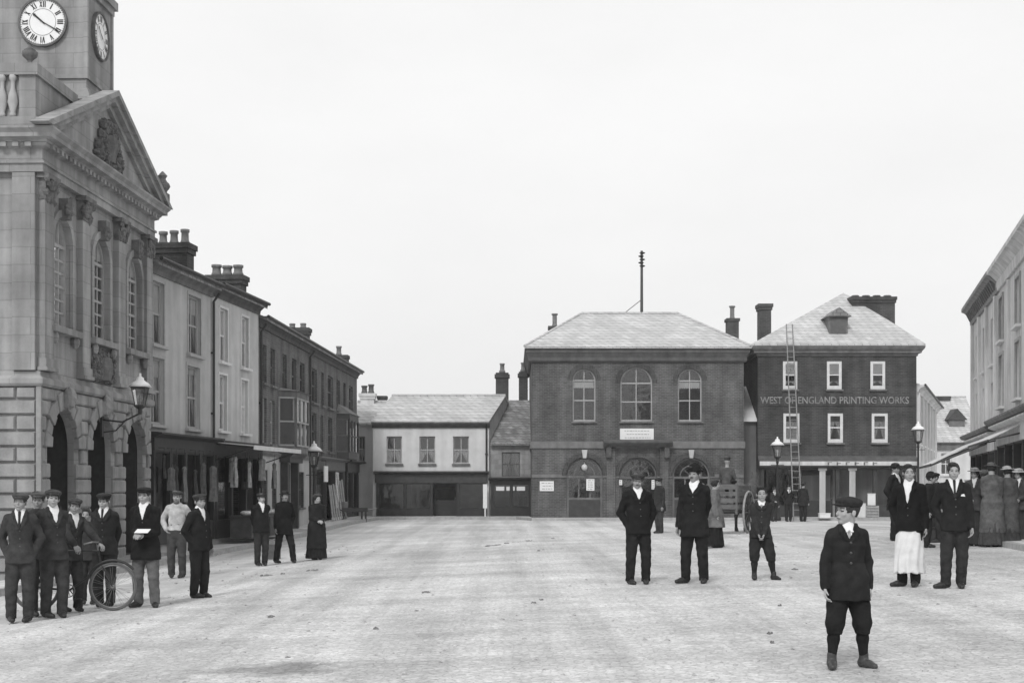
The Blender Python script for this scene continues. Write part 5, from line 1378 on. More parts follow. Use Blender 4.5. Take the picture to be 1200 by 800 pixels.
# house under those chimneys, and the low link building in the gap
BK = Front('back_house', 'plain rendered house hidden behind the market hall roof', 'house', (X(640, 77), 77.2), (X(868, 77), 77.2)); BK.wall([(0, 7.2), (BK.w, 7.2)], [], M_RENDER, 7, gables=9.0); BK.gable_roof(0, BK.w, 7, 7.2, 9.0, M_SLATE3, side=.05)
LK = Front('link_building', 'low rendered building with pale roof filling the gap by the printing works', 'house', (X(871.5, 67) + .02, 68.3), (X(888, 68) - .02, 68.3))
LK.wall([(0, Zp(493, 68.3)), (LK.w, Zp(493, 68.3))], [], mat('drab_render', .13, .9, .2, 1.2, streak=.25), 6, gables=None)
rb = MB(); rb.prism([(0, -.2, Zp(494, 68.3)), (LK.w, -.2, Zp(494, 68.3)), (LK.w, 3, Zp(455, 71.3)), (0, 3, Zp(455, 71.3))], (0, 0, .1)); rb.prism([(0, 3, Zp(455, 71.3)), (LK.w, 3, Zp(455, 71.3)), (LK.w, 6.2, Zp(494, 68.3)), (0, 6.2, Zp(494, 68.3))], (0, 0, .1)); LK.part('roof', rb, mat('limewashed_slate', .62, .85, .1, 2))

# ---------------- printing works
YP = 68.0
px_ = lambda px: X(px, YP) - X(888, YP)
pz = lambda py: Zp(py, YP)
PW = Front('printing_works', 'three-storey dark brick printing works with white sash windows', 'printing works', (X(888, YP), YP), (X(1074, YP), YP))
zt = pz(410)
p_u = [rect(px_(a), px_(b), pz(456), pz(423)) for a, b in ((917.5, 934.5), (969, 986.5), (1020, 1037.5))]
p_l = [rect(px_(a), px_(b), pz(518.5), pz(484)) for a, b in ((918, 937), (970, 988), (1021.5, 1040.5))]
PW.wall([(0, zt), (PW.w, zt)], p_u + p_l + [rect(.2, PW.w - .2, .05, 2.45)], M_BRICK3, 10.0, zb=-.4, reveal=.1)
for i, w in enumerate(p_u): PW.window(w, M_PAINT, bars=(0, 1), fw=.13, d=.02, sill=M_TRIM, blind=(.5, .45, .5)[i], blind_m=M_BLIND, curtain=(.3, .9), curtain_m=M_LACE)
for i, w in enumerate(p_l): PW.window(w, M_PAINT, bars=(0, 1), fw=.13, d=.02, sill=M_TRIM, curtain=(.72, (.05, .45, .3)[i]), curtain_m=M_LACE)
ring(PW, [(.01, zt - .28), (-.06, zt - .28), (-.06, zt - .2), (-.2, zt - .14), (-.2, zt - .08), (-.3, zt + .04), (-.34, zt + .14), (.01, zt + .15)], 'cornice', M_TRIM, 10.0)
# hipped front slope with a gabled roof behind it
rb = MB(); o = .34; zr = Zp(348, YP + 5); w = PW.w
ax_ = X(984, YP + 5) - PW.p0.x
ru = (0, 0, .1)
B4 = [(-o, -o, zt + .16), (w + o, -o, zt + .16), (w + o, 10.4, zt + .16), (-o, 10.4, zt + .16)]; r1 = (ax_, 4.2, zr); r2 = (ax_ + 1.0, 6.2, zr)
rb.prism([B4[0], B4[1], r2, r1], ru); rb.prism([B4[1], B4[2], r2], ru); rb.prism([B4[2], B4[3], r1, r2], ru); rb.prism([B4[3], B4[0], r1], ru)
PW.part('roof', rb, M_SLATE)
# dormer
dz0, du0, du1 = 8.75, X(970, YP + .6) - PW.p0.x, X(994, YP + .6) - PW.p0.x; dm = (du0 + du1) / 2
b = MB(); b.box(du0 + .04, du1 - .04, .5, 4, dz0 - .3, dz0 + .85); d = PW.part('dormer', b, M_TRIM)
b = MB(); b.box(du0 + .14, du1 - .14, .46, .499, dz0 + .02, dz0 + .75); PW.part('dormer_window', b, M_PAINT_D, d)
b = MB(); b.prism([(du0 - .1, .3, dz0 + .82), (du1 + .1, .3, dz0 + .82), (dm, .3, dz0 + 1.25)], (0, 4, 0)); PW.part('dormer_roof', b, M_SLATE3, d)
PW.chimney(X(895.5, YP + 3) - PW.p0.x, 3, 8.2, Zp(357, YP + 3), .55, .8, M_STACK, 0)
PW.chimney(X(1021, YP + 3.4) - PW.p0.x, 3.4, 8.2, Zp(349, YP + 3.4), 2.1, .9, M_STACK, 4, M_STACK, .1, pot_r=.18)
# sign lettering painted on a dark band
sb = MB(); sb.box(px_(889), px_(1068), -.03, .01, pz(475.5), pz(463)); PW.part('sign_board', sb, M_BRICK3)
ST = text_mesh('WEST OF ENGLAND PRINTING WORKS', .46, .012, mat('pale_letter_paint', .22, .85, .5, 5), 'sign_lettering', PW.root, (px_(978), -.045, pz(469.3)), 1.0, bold=.006)
wd_ = max(v.co.x for v in ST.data.vertices) - min(v.co.x for v in ST.data.vertices); k_ = (px_(1065) - px_(891)) / wd_
for v in ST.data.vertices: v.co.x = px_(978) + (v.co.x - px_(978)) * k_
# shop fascia, sloped board with pale strip
b = MB(); b.mould(0, PW.w, [(.0, pz(534)), (-.3, pz(540)), (-.3, pz(546)), (.0, pz(546))]); f = PW.part('shop_cornice', b, M_CORN)
b = MB(); b.box(px_(889), px_(1073), -.34, -.303, pz(545.5), pz(540.5)); f2 = PW.part('fascia', b, M_RIGHT, f)
t = MB(); random.seed(3)
for k in range(6): x = px_(968) + k * .42; t.box(x, x + .07, -.352, -.342, pz(544.8), pz(541.2)); t.box(x + .07, x + .2, -.352, -.342, pz(542 + (k % 2)), pz(541.2 + (k % 2)))
PW.part('faded_lettering', t, M_TRIM, f)
for q_ in (963, 998):
    b = MB(); b.box(px_(q_) - .14, px_(q_) + .14, -.16, -.105, .0, pz(547)); b.box(px_(q_) - .2, px_(q_) + .2, -.2, -.105, pz(551), pz(546.2)); PW.part('pale_pilaster', b, M_RENDER2)
shopfront(PW, .2, PW.w - .2, .0, pz(546), .12, .62, 4, M_DARK, door=1, fas_m=M_DARK, proj=.1)
# ladder
LD = empty('ladder', (X(935, 65.6), 65.6, .0)); tag(LD, 'long pale wooden ladder leaning against the printing works', 'ladder')
b = MB(); tp = Vector((-.03, 1.85, 9.1))
for sx in (-1, 1): b.tube([(sx * .19, 0, 0), (sx * .14 + tp.x, tp.y, tp.z)], .028, 6)
b.build('rail', M_TIMBER, LD)
for k in range(30):
    t = (k + .7) / 31; b = MB(); b.tube([(-.19 + .05 * t + tp.x * t, tp.y * t, tp.z * t), (.19 - .05 * t + tp.x * t, tp.y * t, tp.z * t)], .016, 5); b.build('rung', M_TIMBER, LD)
# boxes and a crate outside the works
def crate(px, py, w, d, hgt, m, label, slat=False):
    x, y, z = ground_at(px, py); e = empty('crate' if slat else 'packing_box', (X(px, 66.8), 66.8, .135)); tag(e, label, 'crate' if slat else 'box')
    b = MB()
    if slat:
        for k in range(4): b.box(-w / 2, w / 2, -d / 2, -d / 2 + .02, hgt * k / 4 + .01, hgt * (k + 1) / 4 - .02); b.box(-w / 2, w / 2, d / 2 - .02, d / 2, hgt * k / 4 + .01, hgt * (k + 1) / 4 - .02)
        for sx in (-1, 1): b.box(sx * w / 2 - .03, sx * w / 2 + .03, -d / 2 + .02, d / 2 - .02, 0, hgt)
        b.box(-w / 2 + .03, w / 2 - .03, -d / 2 + .02, d / 2 - .02, 0, .03)
    else: b.box(-w / 2, w / 2, -d / 2, d / 2, 0, hgt); b.box(-w / 2 - .015, w / 2 + .015, -d / 2 - .015, d / 2 + .015, hgt, hgt + .03)
    b.build('box_side', m, e, bevel=.008); return e
crate(1009, 603, .34, .4, .62, M_PAINT, 'upright white box beside the printing works window')
crate(1021, 603, .55, .5, .55, mat('grey_crate_wood', .3, .85, .3, 9), 'slatted grey crate under the printing works window', True)
e = crate(1021, 580, .36, .05, .52, M_PAPER, 'white card leaning on top of the slatted crate'); e.location = (X(1021, 66.8), 66.75, .135 + .555)
e = crate(965, 605, .5, .3, .2, M_PAPER, 'low white parcel on the pavement by the works door'); e.location = (X(966, 66.2), 66.2, .12)

# ---------------- side street beyond the works
SX = lambda Y: 19.02 + .34 * (Y - 68.1)
SH = Front('street_house', 'pale stucco terrace running down the side street past the works', 'house', (SX(68.1), 68.1), (SX(88), 88.0))
sh_h = []
SH.wall([(0, 6.3), (SH.w, 6.3)], [rect(2 + 3.2 * k, 3 + 3.2 * k, 3.6, 5.2) for k in range(5)] + [rect(2 + 3.2 * k, 3 + 3.2 * k, .9, 2.5) for k in range(5)], M_RIGHT, 6, gables=7.0)
for h in [rect(2 + 3.2 * k, 3 + 3.2 * k, 3.6, 5.2) for k in range(5)] + [rect(2 + 3.2 * k, 3 + 3.2 * k, .9, 2.5) for k in range(5)]: SH.window(h, M_PAINT, fw=.07, d=.1, sill=M_PAINT)
for k in range(6): b = MB(); b.box(.15 + 3.2 * k, .55 + 3.2 * k, -.12, .01, 0, 5.97); SH.part('pilaster', b, M_WHITE)
cornice_eave(SH, 0, SH.w, 6.3, M_RIGHT); SH.gable_roof(0, SH.w, 6, 6.3, 7.0, M_SLATE, side=.02, over=.1)
YG = 93.0
GH = Front('far_cottage', 'pale low house with big slate roof closing the side street', 'house', (X(1086, YG), YG), (X(1150, YG), YG))
gw = [rect(.9, 1.6, 2.3, 3.7), rect(2.4, 3.1, .6, 2.0)]
GH.wall([(0, 4.6), (GH.w, 4.6)], gw, M_WHITE, 7, gables=7.4)
for h in gw: GH.window(h, M_PAINT, fw=.07, d=.1, sill=M_PAINT)
GH.gable_roof(0, GH.w, 7, 4.6, 7.4, M_SLATE, side=.1)
b = MB(); b.box(0, GH.w, -.12, .0, 3.9, 4.45); GH.part('eaves_board', b, M_TRIM)
GH.chimney(X(1106, YG + 3) - GH.p0.x, 3.5, 7.0, Zp(464, YG + 3), .85, .7, M_STACK, 0)
b = MB(); dz = 5.1; c = X(1121, YG + 1) - GH.p0.x; b.box(c - .5, c + .5, .9, 3, dz, dz + .8); d = GH.part('dormer', b, M_TRIM); b = MB(); b.prism([(c - .65, .8, dz + .78), (c + .65, .8, dz + .78), (c, .8, dz + 1.5)], (0, 2.6, 0)); GH.part('dormer_roof', b, M_STACK, d)
# ------------------------------------------------------------------ right-hand row
rx = lambda y: 5.0 + .23 * y
def cornice_big(F, z, proj, m, brackets=True):
    mb = MB(); mb.mould(-proj * .6, F.w, [(.0, z - .62), (-.08, z - .62), (-.1, z - .5), (-.1, z - .32), (-proj * .75, z - .12), (-proj, z - .08), (-proj, z + .05), (0, z + .08)]); c = F.part('cornice', mb, m)
    if brackets:
        n = int(F.w / .55)
        for k in range(n): u = .2 + k * .55; b = MB(); b.prism([(u, -.09, z - .5), (u, -.15, z - .5), (u, -proj * .7, z - .2), (u, -.09, z - .2)], (.16, 0, 0)); F.part('cornice_bracket', b, M_TRIM, c)
    return c
RA = Front('stucco_corner_house', 'pale stucco corner building with bracketed cornice at the far end of the right row', 'house', (rx(57), 57.0), (rx(47.1), 47.1))
wa = [rect(1.2 + 3.0 * k, 2.2 + 3.0 * k, 5.7, 7.3) for k in range(3)] + [rect(1.2 + 3.0 * k, 2.2 + 3.0 * k, 3.7, 5.1) for k in range(3)]
sa = [rect(.4, RA.w - .3, .05, 2.75)]
RA.wall([(0, 8.2), (RA.w, 8.2)], wa + sa, M_RIGHT, 9, gables=9.3)
for h in wa: RA.window(h, M_PAINT, fw=.07, d=.14, sill=M_PAINT)
cornice_big(RA, 8.5, .42, mat('weathered_cornice', .26, .9, .25, 3, streak=.2))
for u in (.25, 3.1, 6.1, 9.2): b = MB(); b.box(u - .22, u + .22, -.1, .01, 3.65, 7.85); RA.part('pilaster', b, M_RIGHT)
RA.gable_roof(0, RA.w, 9, 8.58, 9.4, M_SLATE3, over=.0, side=0)
shopfront(RA, .4, RA.w - .3, .1, 3.3, .55, .6, 4, M_DARK, fas_m=M_RIGHT, door=2)
RB = Front('stucco_terrace', 'pale stucco terrace with tall recessed windows along the right of the square', 'house', (rx(47.05), 47.05), (rx(22), 22.0))
us = [RB.uz(a)[0] for a in (1174, 1193.5)]; step = us[1] - us[0]
cs = [us[0] + step * k for k in range(12) if us[0] + step * k < (47.05 - 22.5) * 1.026]
wb = [rect(c - .55, c + .55, 6.2, 7.6) for c in cs if c + .6 < RB.w] + [rect(c - .55, c + .55, 4.1, 5.75) for c in cs if c + .6 < RB.w]
RB.wall([(0, 8.3), (RB.w, 8.3)], wb + [rect(.4, RB.w - .3, .05, 2.85)], M_RIGHT, 9, reveal=.2, gables=9.3)
for h in wb: RB.window(h, M_PAINT_G, fw=.08, d=.16, sill=M_PAINT, surround=(.1, .05))
cornice_big(RB, 8.52, .4, M_RIGHT, False); RB.gable_roof(0, RB.w, 9, 8.6, 9.4, M_SLATE3, over=.0, side=0)
for c in cs: b = MB(); b.box(c + step * .5 - .14, c + step * .5 + .14, -.08, .01, 3.78, 7.85); RB.part('pilaster', b, M_RIGHT)
shopfront(RB, .4, RB.w - .3, .15, 3.45, .6, .6, 11, M_DARK, fas_m=M_RIGHT, door=2)
b = MB(); b.mould(0, RB.w, [(0, 3.5), (-.42, 3.52), (-.5, 3.6), (-.5, 3.66), (0, 3.74)]); RB.part('shop_cornice', b, M_TRIM)
b = MB(); b.mould(-.3, RA.w, [(0, 3.36), (-.4, 3.38), (-.48, 3.46), (-.48, 3.52), (0, 3.6)]); RA.part('shop_cornice', b, M_TRIM)
# sun blind let down over the corner shop
AB = empty('shop_blind', RA.world(0, 0, 3.1), RA.root.rotation_euler.z); tag(AB, 'pale sloping blind let down from the corner shop on the right', 'awning')
b = MB(); b.prism([(-.1, -.2, .12), (7.6, -.2, .12), (7.6, -2.0, -.78), (-.1, -2.0, -.78)], (0, 0, .03)); b.build('canvas', M_CANVAS, AB)
b = MB(); b.tube([(-.1, -2.0, -.8), (7.6, -2.0, -.8)], .05, 8)
for u in (-.08, 7.55): b.tube([(u, -.1, -.04), (u, -2.0, -.8)], .04, 6)
b.build('frame', M_IRON, AB)
BB = empty('terrace_blind', RB.world(0, 0, 3.15), RB.root.rotation_euler.z); tag(BB, 'short pale blind over the terrace shop nearest on the right', 'awning')
b = MB(); b.prism([(.3, -.2, .1), (7, -.2, .1), (7, -1.0, -.3), (.3, -1.0, -.3)], (0, 0, .03)); b.build('canvas', M_CANVAS, BB)
b = MB(); b.tube([(.3, -1.0, -.31), (7, -1.0, -.31)], .03, 8)
for u in (.33, 6.97): b.tube([(u, -.1, -.1), (u, -1.0, -.3)], .025, 6)
b.build('frame', M_IRON, BB)
# ------------------------------------------------------------------ street lamps
def street_lamp(px, py, topz, label, base=None, dark_only=False):
    if base: x, y = base; z = zg(x, y)
    else: x, y, z = ground_at(px, py)
    e = empty('street_lamp', (x, y, z)); tag(e, label, 'street lamp', 'gas lamps round the square'); H = topz - z - .95
    b = MB(); b.lathe([(.17, 0), (.17, .12), (.12, .2), (.12, .7), (.09, .8), (.065, .95), (.05, H * .6), (.045, H - .25), (.07, H - .22), (.06, H - .15), (.06, H)], (0, 0, 0), 12); b.build('post', M_IRON, e, smooth=True)
    b = MB(); b.tube([(-.3, 0, H - .32), (.3, 0, H - .32)], .015, 6); b.build('ladder_bar', M_IRON, e)
    lantern(e, (0, 0, H + .05), 1.0); return e
street_lamp(368, 624, Zp(517, 55), 'lamp post with white top beside the brick terrace and the woman in the long coat', base=(X(368, 55), 55.0))
street_lamp(911, 606, Zp(512, 66.3), 'lamp post with white top left of the ladder at the printing works', base=(X(911, 66.3), 66.3))
street_lamp(1076, 606, Zp(494, 66), 'taller lamp post at the corner of the side street', base=(X(1076, 66), 66.0))

# ------------------------------------------------------------------ ground
def sheet(name, xs, ys, hf, m, lab=None):
    V = [(x, y, hf(x, y)) for y in ys for x in xs]; n = len(xs)
    F_ = [(j * n + i, j * n + i + 1, (j + 1) * n + i + 1, (j + 1) * n + i) for j in range(len(ys) - 1) for i in range(n - 1)]
    me = bpy.data.meshes.new(name); me.from_pydata(V, [], F_); me.materials.append(m); me.polygons.foreach_set('use_smooth', [True] * len(F_))
    o = bpy.data.objects.new(name, me); COL.objects.link(o); o['kind'] = 'structure'; return o
def ground_mat(name, v, cob):
    m = bpy.data.materials.new(name); nt, N, L, p = nodes(m); p.inputs['Roughness'].default_value = .92; p.inputs['Specular IOR Level'].default_value = .2
    tc = N.new('ShaderNodeTexCoord'); O = tc.outputs['Object']
    def noise(sc, det, a, b, lo, hi, rough=.65, stretch=None):
        n = N.new('ShaderNodeTexNoise'); n.inputs['Scale'].default_value = sc; n.inputs['Detail'].default_value = det; n.inputs['Roughness'].default_value = rough
        if stretch:
            mp = N.new('ShaderNodeMapping'); mp.inputs['Scale'].default_value = stretch; L.new(O, mp.inputs['Vector']); L.new(mp.outputs[0], n.inputs['Vector'])
        else: L.new(O, n.inputs['Vector'])
        r = N.new('ShaderNodeMapRange'); r.inputs['From Min'].default_value = a; r.inputs['From Max'].default_value = b; r.inputs['To Min'].default_value = lo; r.inputs['To Max'].default_value = hi
        L.new(n.outputs['Fac'], r.inputs['Value']); return r.outputs[0], n
    def mul(a, b):
        q = N.new('ShaderNodeMath'); q.operation = 'MULTIPLY'; L.new(a, q.inputs[0])
        if isinstance(b, float): q.inputs[1].default_value = b
        else: L.new(b, q.inputs[1])
        return q.outputs[0]
    big, _ = noise(.16, 5, .35, .65, .84, 1.08); mid, _ = noise(.9, 6, .3, .7, .87, 1.12, stretch=(.55, 1.3, 1)); fine, nf = noise(21, 7, .3, .7, .70, 1.24, .8)
    dark, _ = noise(3.2, 7, .60, .72, 1.0, .62, .7, stretch=(.6, 1.5, 1))
    # damp hollow in the near cobbles (a stain with its own ragged outline)
    hx_, hy_, _z = ground_at(322, 785)
    wv = N.new('ShaderNodeTexNoise'); wv.inputs['Scale'].default_value = 2.5; wv.inputs['Detail'].default_value = 6; L.new(O, wv.inputs['Vector'])
    wa = N.new('ShaderNodeVectorMath'); wa.operation = 'SCALE'; wa.inputs['Scale'].default_value = .9; L.new(wv.outputs['Color'], wa.inputs[0])
    wb_ = N.new('ShaderNodeVectorMath'); wb_.operation = 'ADD'; L.new(O, wb_.inputs[0]); L.new(wa.outputs[0], wb_.inputs[1])
    wm = N.new('ShaderNodeMapping'); wm.vector_type = 'POINT'; wm.inputs['Location'].default_value = (-(hx_ + .45) / .62, -(hy_ + .45) / .55, 0); wm.inputs['Scale'].default_value = (1 / .62, 1 / .55, 0); L.new(wb_.outputs[0], wm.inputs['Vector'])
    wl = N.new('ShaderNodeVectorMath'); wl.operation = 'LENGTH'; L.new(wm.outputs[0], wl.inputs[0])
    wr = N.new('ShaderNodeMapRange'); wr.inputs['From Min'].default_value = .55; wr.inputs['From Max'].default_value = 1.15; wr.inputs['To Min'].default_value = .5; wr.inputs['To Max'].default_value = 1.0; L.new(wl.outputs['Value'], wr.inputs['Value'])
    ruts, _ = noise(.8, 5, .42, .62, 1.08, .80, .6, stretch=(1.5, .07, 1)); worn, _ = noise(.55, 6, .40, .66, 1.04, .86, .6, stretch=(.22, 1.1, 1))
    out = mul(mul(mul(mul(mul(big, mid), mul(fine, dark)), mul(ruts, worn)), v), wr.outputs[0])
    h = nf.outputs['Fac']
    if cob:
        vo = N.new('ShaderNodeTexVoronoi'); vo.feature = 'DISTANCE_TO_EDGE'; vo.inputs['Scale'].default_value = 13.0; vo.inputs['Randomness'].default_value = .9; L.new(O, vo.inputs['Vector'])
        r = N.new('ShaderNodeMapRange'); r.inputs['From Min'].default_value = 0; r.inputs['From Max'].default_value = .13; r.inputs['To Min'].default_value = .74; r.inputs['To Max'].default_value = 1.03; L.new(vo.outputs['Distance'], r.inputs['Value'])
        vc = N.new('ShaderNodeTexVoronoi'); vc.inputs['Scale'].default_value = 13.0; vc.inputs['Randomness'].default_value = .9; L.new(O, vc.inputs['Vector'])
        sp = N.new('ShaderNodeSeparateColor'); L.new(vc.outputs['Color'], sp.inputs[0])
        r2 = N.new('ShaderNodeMapRange'); r2.inputs['To Min'].default_value = .86; r2.inputs['To Max'].default_value = 1.10; L.new(sp.outputs[0], r2.inputs['Value'])
        out = mul(mul(out, r.outputs[0]), r2.outputs[0])
        a = N.new('ShaderNodeMath'); a.operation = 'ADD'; L.new(r.outputs[0], a.inputs[0]); L.new(mul(h, .5), a.inputs[1]); h = a.outputs[0]
    cc = N.new('ShaderNodeCombineColor')
    for k in range(3): L.new(out, cc.inputs[k])
    L.new(cc.outputs[0], p.inputs['Base Color'])
    b = N.new('ShaderNodeBump'); b.inputs['Strength'].default_value = .45; b.inputs['Distance'].default_value = .012; L.new(h, b.inputs['Height']); L.new(b.outputs[0], p.inputs['Normal'])
    return m
G_MAC = ground_mat('dusty_macadam', .56, False); G_COB = ground_mat('pitched_cobbles', .585, True); G_PAVE = brick_mat('pavement_flags', .52, .58, .38, bw=.9, bh=.7, joint=.02, wear=.15)
lin = lambda a, b, n: [a + (b - a) * k / n for k in range(n + 1)]
sheet('ground', [-400, -120, -50] + lin(-24, 30, 54) + [60, 140, 400], [-200, -40, -10] + lin(0, 100, 100) + [130, 200, 400, 800], zg, G_MAC)
# cobbled middle of the square, its left edge a gentle curve
def left_edge(y): return np.interp(y, [4, 18.5, 25.9, 32, 40, 49.5, 58, 62], [-7.5, -6.5, -5.4, -5.05, -4.7, -3.8, -1.5, 3])
def right_edge(y): return np.interp(y, [4, 20, 40, 56, 62], [8.0, 9.2, 12.5, 15.5, 6])
V, F_ = [], []; ys = lin(4, 62, 116); nx = 60
for j, y in enumerate(ys):
    a, b_ = float(left_edge(y)), float(right_edge(y))
    for i in range(nx + 1):
        x = a + (b_ - a) * i / nx; e = min(i, nx - i, 3) / 3
        V.append((x, y, zg(x, y) + .004 + .010 * e))
for j in range(len(ys) - 1):
    for i in range(nx): k = j * (nx + 1) + i; F_.append((k, k + 1, k + nx + 2, k + nx + 1))
me = bpy.data.meshes.new('cobbled_square'); me.from_pydata(V, [], F_); me.materials.append(G_COB); me.polygons.foreach_set('use_smooth', [True] * len(F_))
o = bpy.data.objects.new('cobbled_square', me); COL.objects.link(o); o['kind'] = 'structure'
# pavements with kerbs
def pavement(name, outer, inner, up=.13):
    """outer: kerb line, inner: line against the walls (same number of points)"""
    V, F_ = [], []; n = len(outer)
    def dens(L_):
        r = []
        for (a, b) in zip(L_, L_[1:]):
            for k in range(8): r.append((a[0] + (b[0] - a[0]) * k / 8, a[1] + (b[1] - a[1]) * k / 8))
        return r + [L_[-1]]
    O_, I_ = dens(outer), dens(inner); mb = MB(); kb = MB()
    for (a, b, c, d) in zip(O_, O_[1:], I_[1:], I_):
        w = lambda p, q, t: (p[0] + (q[0] - p[0]) * t, p[1] + (q[1] - p[1]) * t)
        ld = math.hypot(d[0] - a[0], d[1] - a[1]) or 1; t = min(.9, .16 / ld); a2, b2 = w(a, d, t), w(b, c, t)
        P = lambda p, z: (p[0], p[1], zg(*p) + z)
        mb.quad(P(a2, up - .004), P(b2, up - .004), P(c, up - .004), P(d, up - .004))
        kb.quad(P(a, up), P(b, up), P(b2, up), P(a2, up)); kb.quad(P(a, -.06), P(b, -.06), P(b, up), P(a, up)); kb.quad(P(a2, up), P(b2, up), P(b2, up - .05), P(a2, up - .05))
    o = mb.build(name, G_PAVE, fix=False); o['kind'] = 'structure'; k = kb.build('kerb', mat('granite_kerb', .36, .85, .25, 5, .3, 40), fix=True); k['kind'] = 'structure'
pavement('pavement', [(-9.2, 20), (-8.75, 30), (-8.3, 37), (-7.75, 43), (-7.05, 50), (-6.75, 58), (-6.2, 67.4), (-5.0, 68.4), (.2, 68.4), (.9, 65.9), (11.0, 65.9), (11.2, 66.6), (19.2, 66.3)],
         [(-10.6, 20), (-9.9, 30), (-9.55, 37.6), (-9.1, 43), (-8.35, 50), (-8.05, 58), (-7.55, 72.5), (-5.0, 72.5), (.75, 72.5), (.9, 67.6), (11.0, 67.6), (11.3, 72.6), (19.2, 68.6)])
pavement('pavement', [(X(1100, 62) - .5, 60.5), (14.8, 54), (13.6, 48), (11.9, 40), (10.6, 34), (9.3, 22)], [(rx(58.5), 60.5), (rx(54), 54), (rx(48), 48), (rx(40), 40), (rx(34), 34), (rx(22), 22)])
# dung, stones and litter
spots = [(575, 640, .34), (583, 639, .2), (594, 637, .2), (620, 634, .3), (648, 631, .15), (366, 669, .3), (331, 673, .18), (311, 675, .3), (317, 664, .0), (499, 695, .16), (626, 708, .09), (634, 704, .08), (441, 738, .09), (318, 724, .14), (902, 744, .08), (905, 755, .06), (914, 711, .06), (631, 646, .12), (932, 668, .2)]
names = ('beside the pavement edge', 'near the middle of the square')
k = 0
for (px, py, s) in spots:
    if s == 0: continue
    x, y, z = ground_at(px, py); b = MB(); random.seed(px)
    for q in range(7): b.blob((random.uniform(-s, s) * .3, random.uniform(-s, s) * .5, .004), (s * random.uniform(.08, .2), s * random.uniform(.1, .25), random.uniform(.01, .022)), 7, 5, .3)
    o = b.build('dung_heap', mat('dry_dung', .17, .95, .4, 20)); o.location = (x, y, z + .012)
    tag(o, 'dark flattened scrap of horse dung lying on the cobbles', 'dung', 'dung scattered over the square')
b = MB(); random.seed(11)
for k in range(1500):
    y = 8 + 38 * random.random() ** 1.5; x = random.uniform(-.42, .42) * y; x = max(-8, min(9, x)); s = random.uniform(.008, .024)
    b.blob((x, y, zg(x, y) + .014), (s * 1.4, s * 1.2, s * .7), 5, 3, .3)
o = b.build('gravel', mat('loose_stone', .42, .9, .5, 3)); o['kind'] = 'stuff'
# ------------------------------------------------------------------ bicycle
def bicycle(px, py, rz, label):
    x, y, z = ground_at(px, py); z += .012
    e = empty('bicycle', (x, y, z), rz); tag(e, label, 'bicycle'); R = .345; wb = 1.08   # front wheel centre at x = 0, rear at -wb
    rub = mat('grey_tyre', .10, .8, .2, 10); ch = mat('dull_nickel', .2, .4, .2, 10, metallic=.5)
    for cx_, nm in ((0, 'front'), (-wb, 'rear')):
        b = MB(); b.torus((cx_, 0, R), R - .019, .019, 'y', 48, 8); t = b.build('wheel', rub, e, smooth=True)
        b = MB(); b.torus((cx_, 0, R), R - .042, .011, 'y', 48, 6); b.build('rim', ch, t, smooth=True)
        b = MB(); b.tube([(cx_, -.05, R), (cx_, .05, R)], .022, 8)
        for k in range(32): a = 2 * PI * k / 32 + .04 * (-1) ** k; b.tube([(cx_ + .02 * math.cos(a), .025 * (-1) ** k, R + .02 * math.sin(a)), (cx_ + (R - .05) * math.cos(a), 0, R + (R - .05) * math.sin(a))], .0022, 4, False)
        b.build('spokes', ch, t)
        b = MB(); b.torus((cx_, 0, R), R + .03, .02, 'y', 24, 6, math.radians(40 if nm == 'front' else 20), math.radians(175 if nm == 'front' else 200)); b.build('mudguard', M_IRON, e, smooth=True)
    ht, hb_, bb, st = (-.21, 0, .86), (-.15, 0, .62), (-.62, 0, .29), (-.76, 0, .86)
    b = MB()
    for p, q in ((ht, st), (hb_, bb), (st, bb), (bb, (-wb, .04, R)), (bb, (-wb, -.04, R)), (st, (-wb, .04, R)), (st, (-wb, -.04, R)), (ht, hb_)): b.tube([p, q], .014, 8)
    b.build('frame', M_IRON, e)
    b = MB()
    for sy in (-1, 1): b.tube([(-.15, sy * .035, .64), (-.06, sy * .045, .5), (0, sy * .045, R)], .011, 8)
    b.build('fork', M_IRON, e)
    b = MB(); b.tube([(-.21, 0, .86), (-.225, 0, .97)], .013, 8); b.tube([(-.36, -.24, .96), (-.24, -.25, .99), (-.2, -.1, .98), (-.2, .1, .98), (-.24, .25, .99), (-.36, .24, .96)], .012, 8); b.build('handlebar', ch, e)
    b = MB(); b.tube([(-.76, 0, .86), (-.785, 0, .97)], .012, 8); b.blob((-.82, 0, .99), (.14, .085, .03), 12, 6); b.blob((-.69, 0, .985), (.09, .03, .025), 8, 6); b.build('saddle', M_IRON, e, smooth=True)
    b = MB(); b.torus((-.62, -.04, .29), .09, .008, 'y', 28, 5)
    for k in range(5): a = k * 2 * PI / 5; b.tube([(-.62, -.04, .29), (-.62 + .09 * math.cos(a), -.04, .29 + .09 * math.sin(a))], .005, 4)
    b.build('chainring', ch, e)
    for sy in (-1, 1):
        b = MB(); b.tube([(-.62, sy * .06, .29), (-.62 + sy * .1, sy * .07, .29 - sy * .13)], .009, 6); b.box(-.67 + sy * .1, -.57 + sy * .1, min(sy * .07, sy * .16), max(sy * .07, sy * .16), .28 - sy * .13, .30 - sy * .13); b.build('pedal', M_IRON, e)
    return e
bicycle(132.5, 716, math.radians(4), 'black bicycle held by the boy in the group by the town hall')

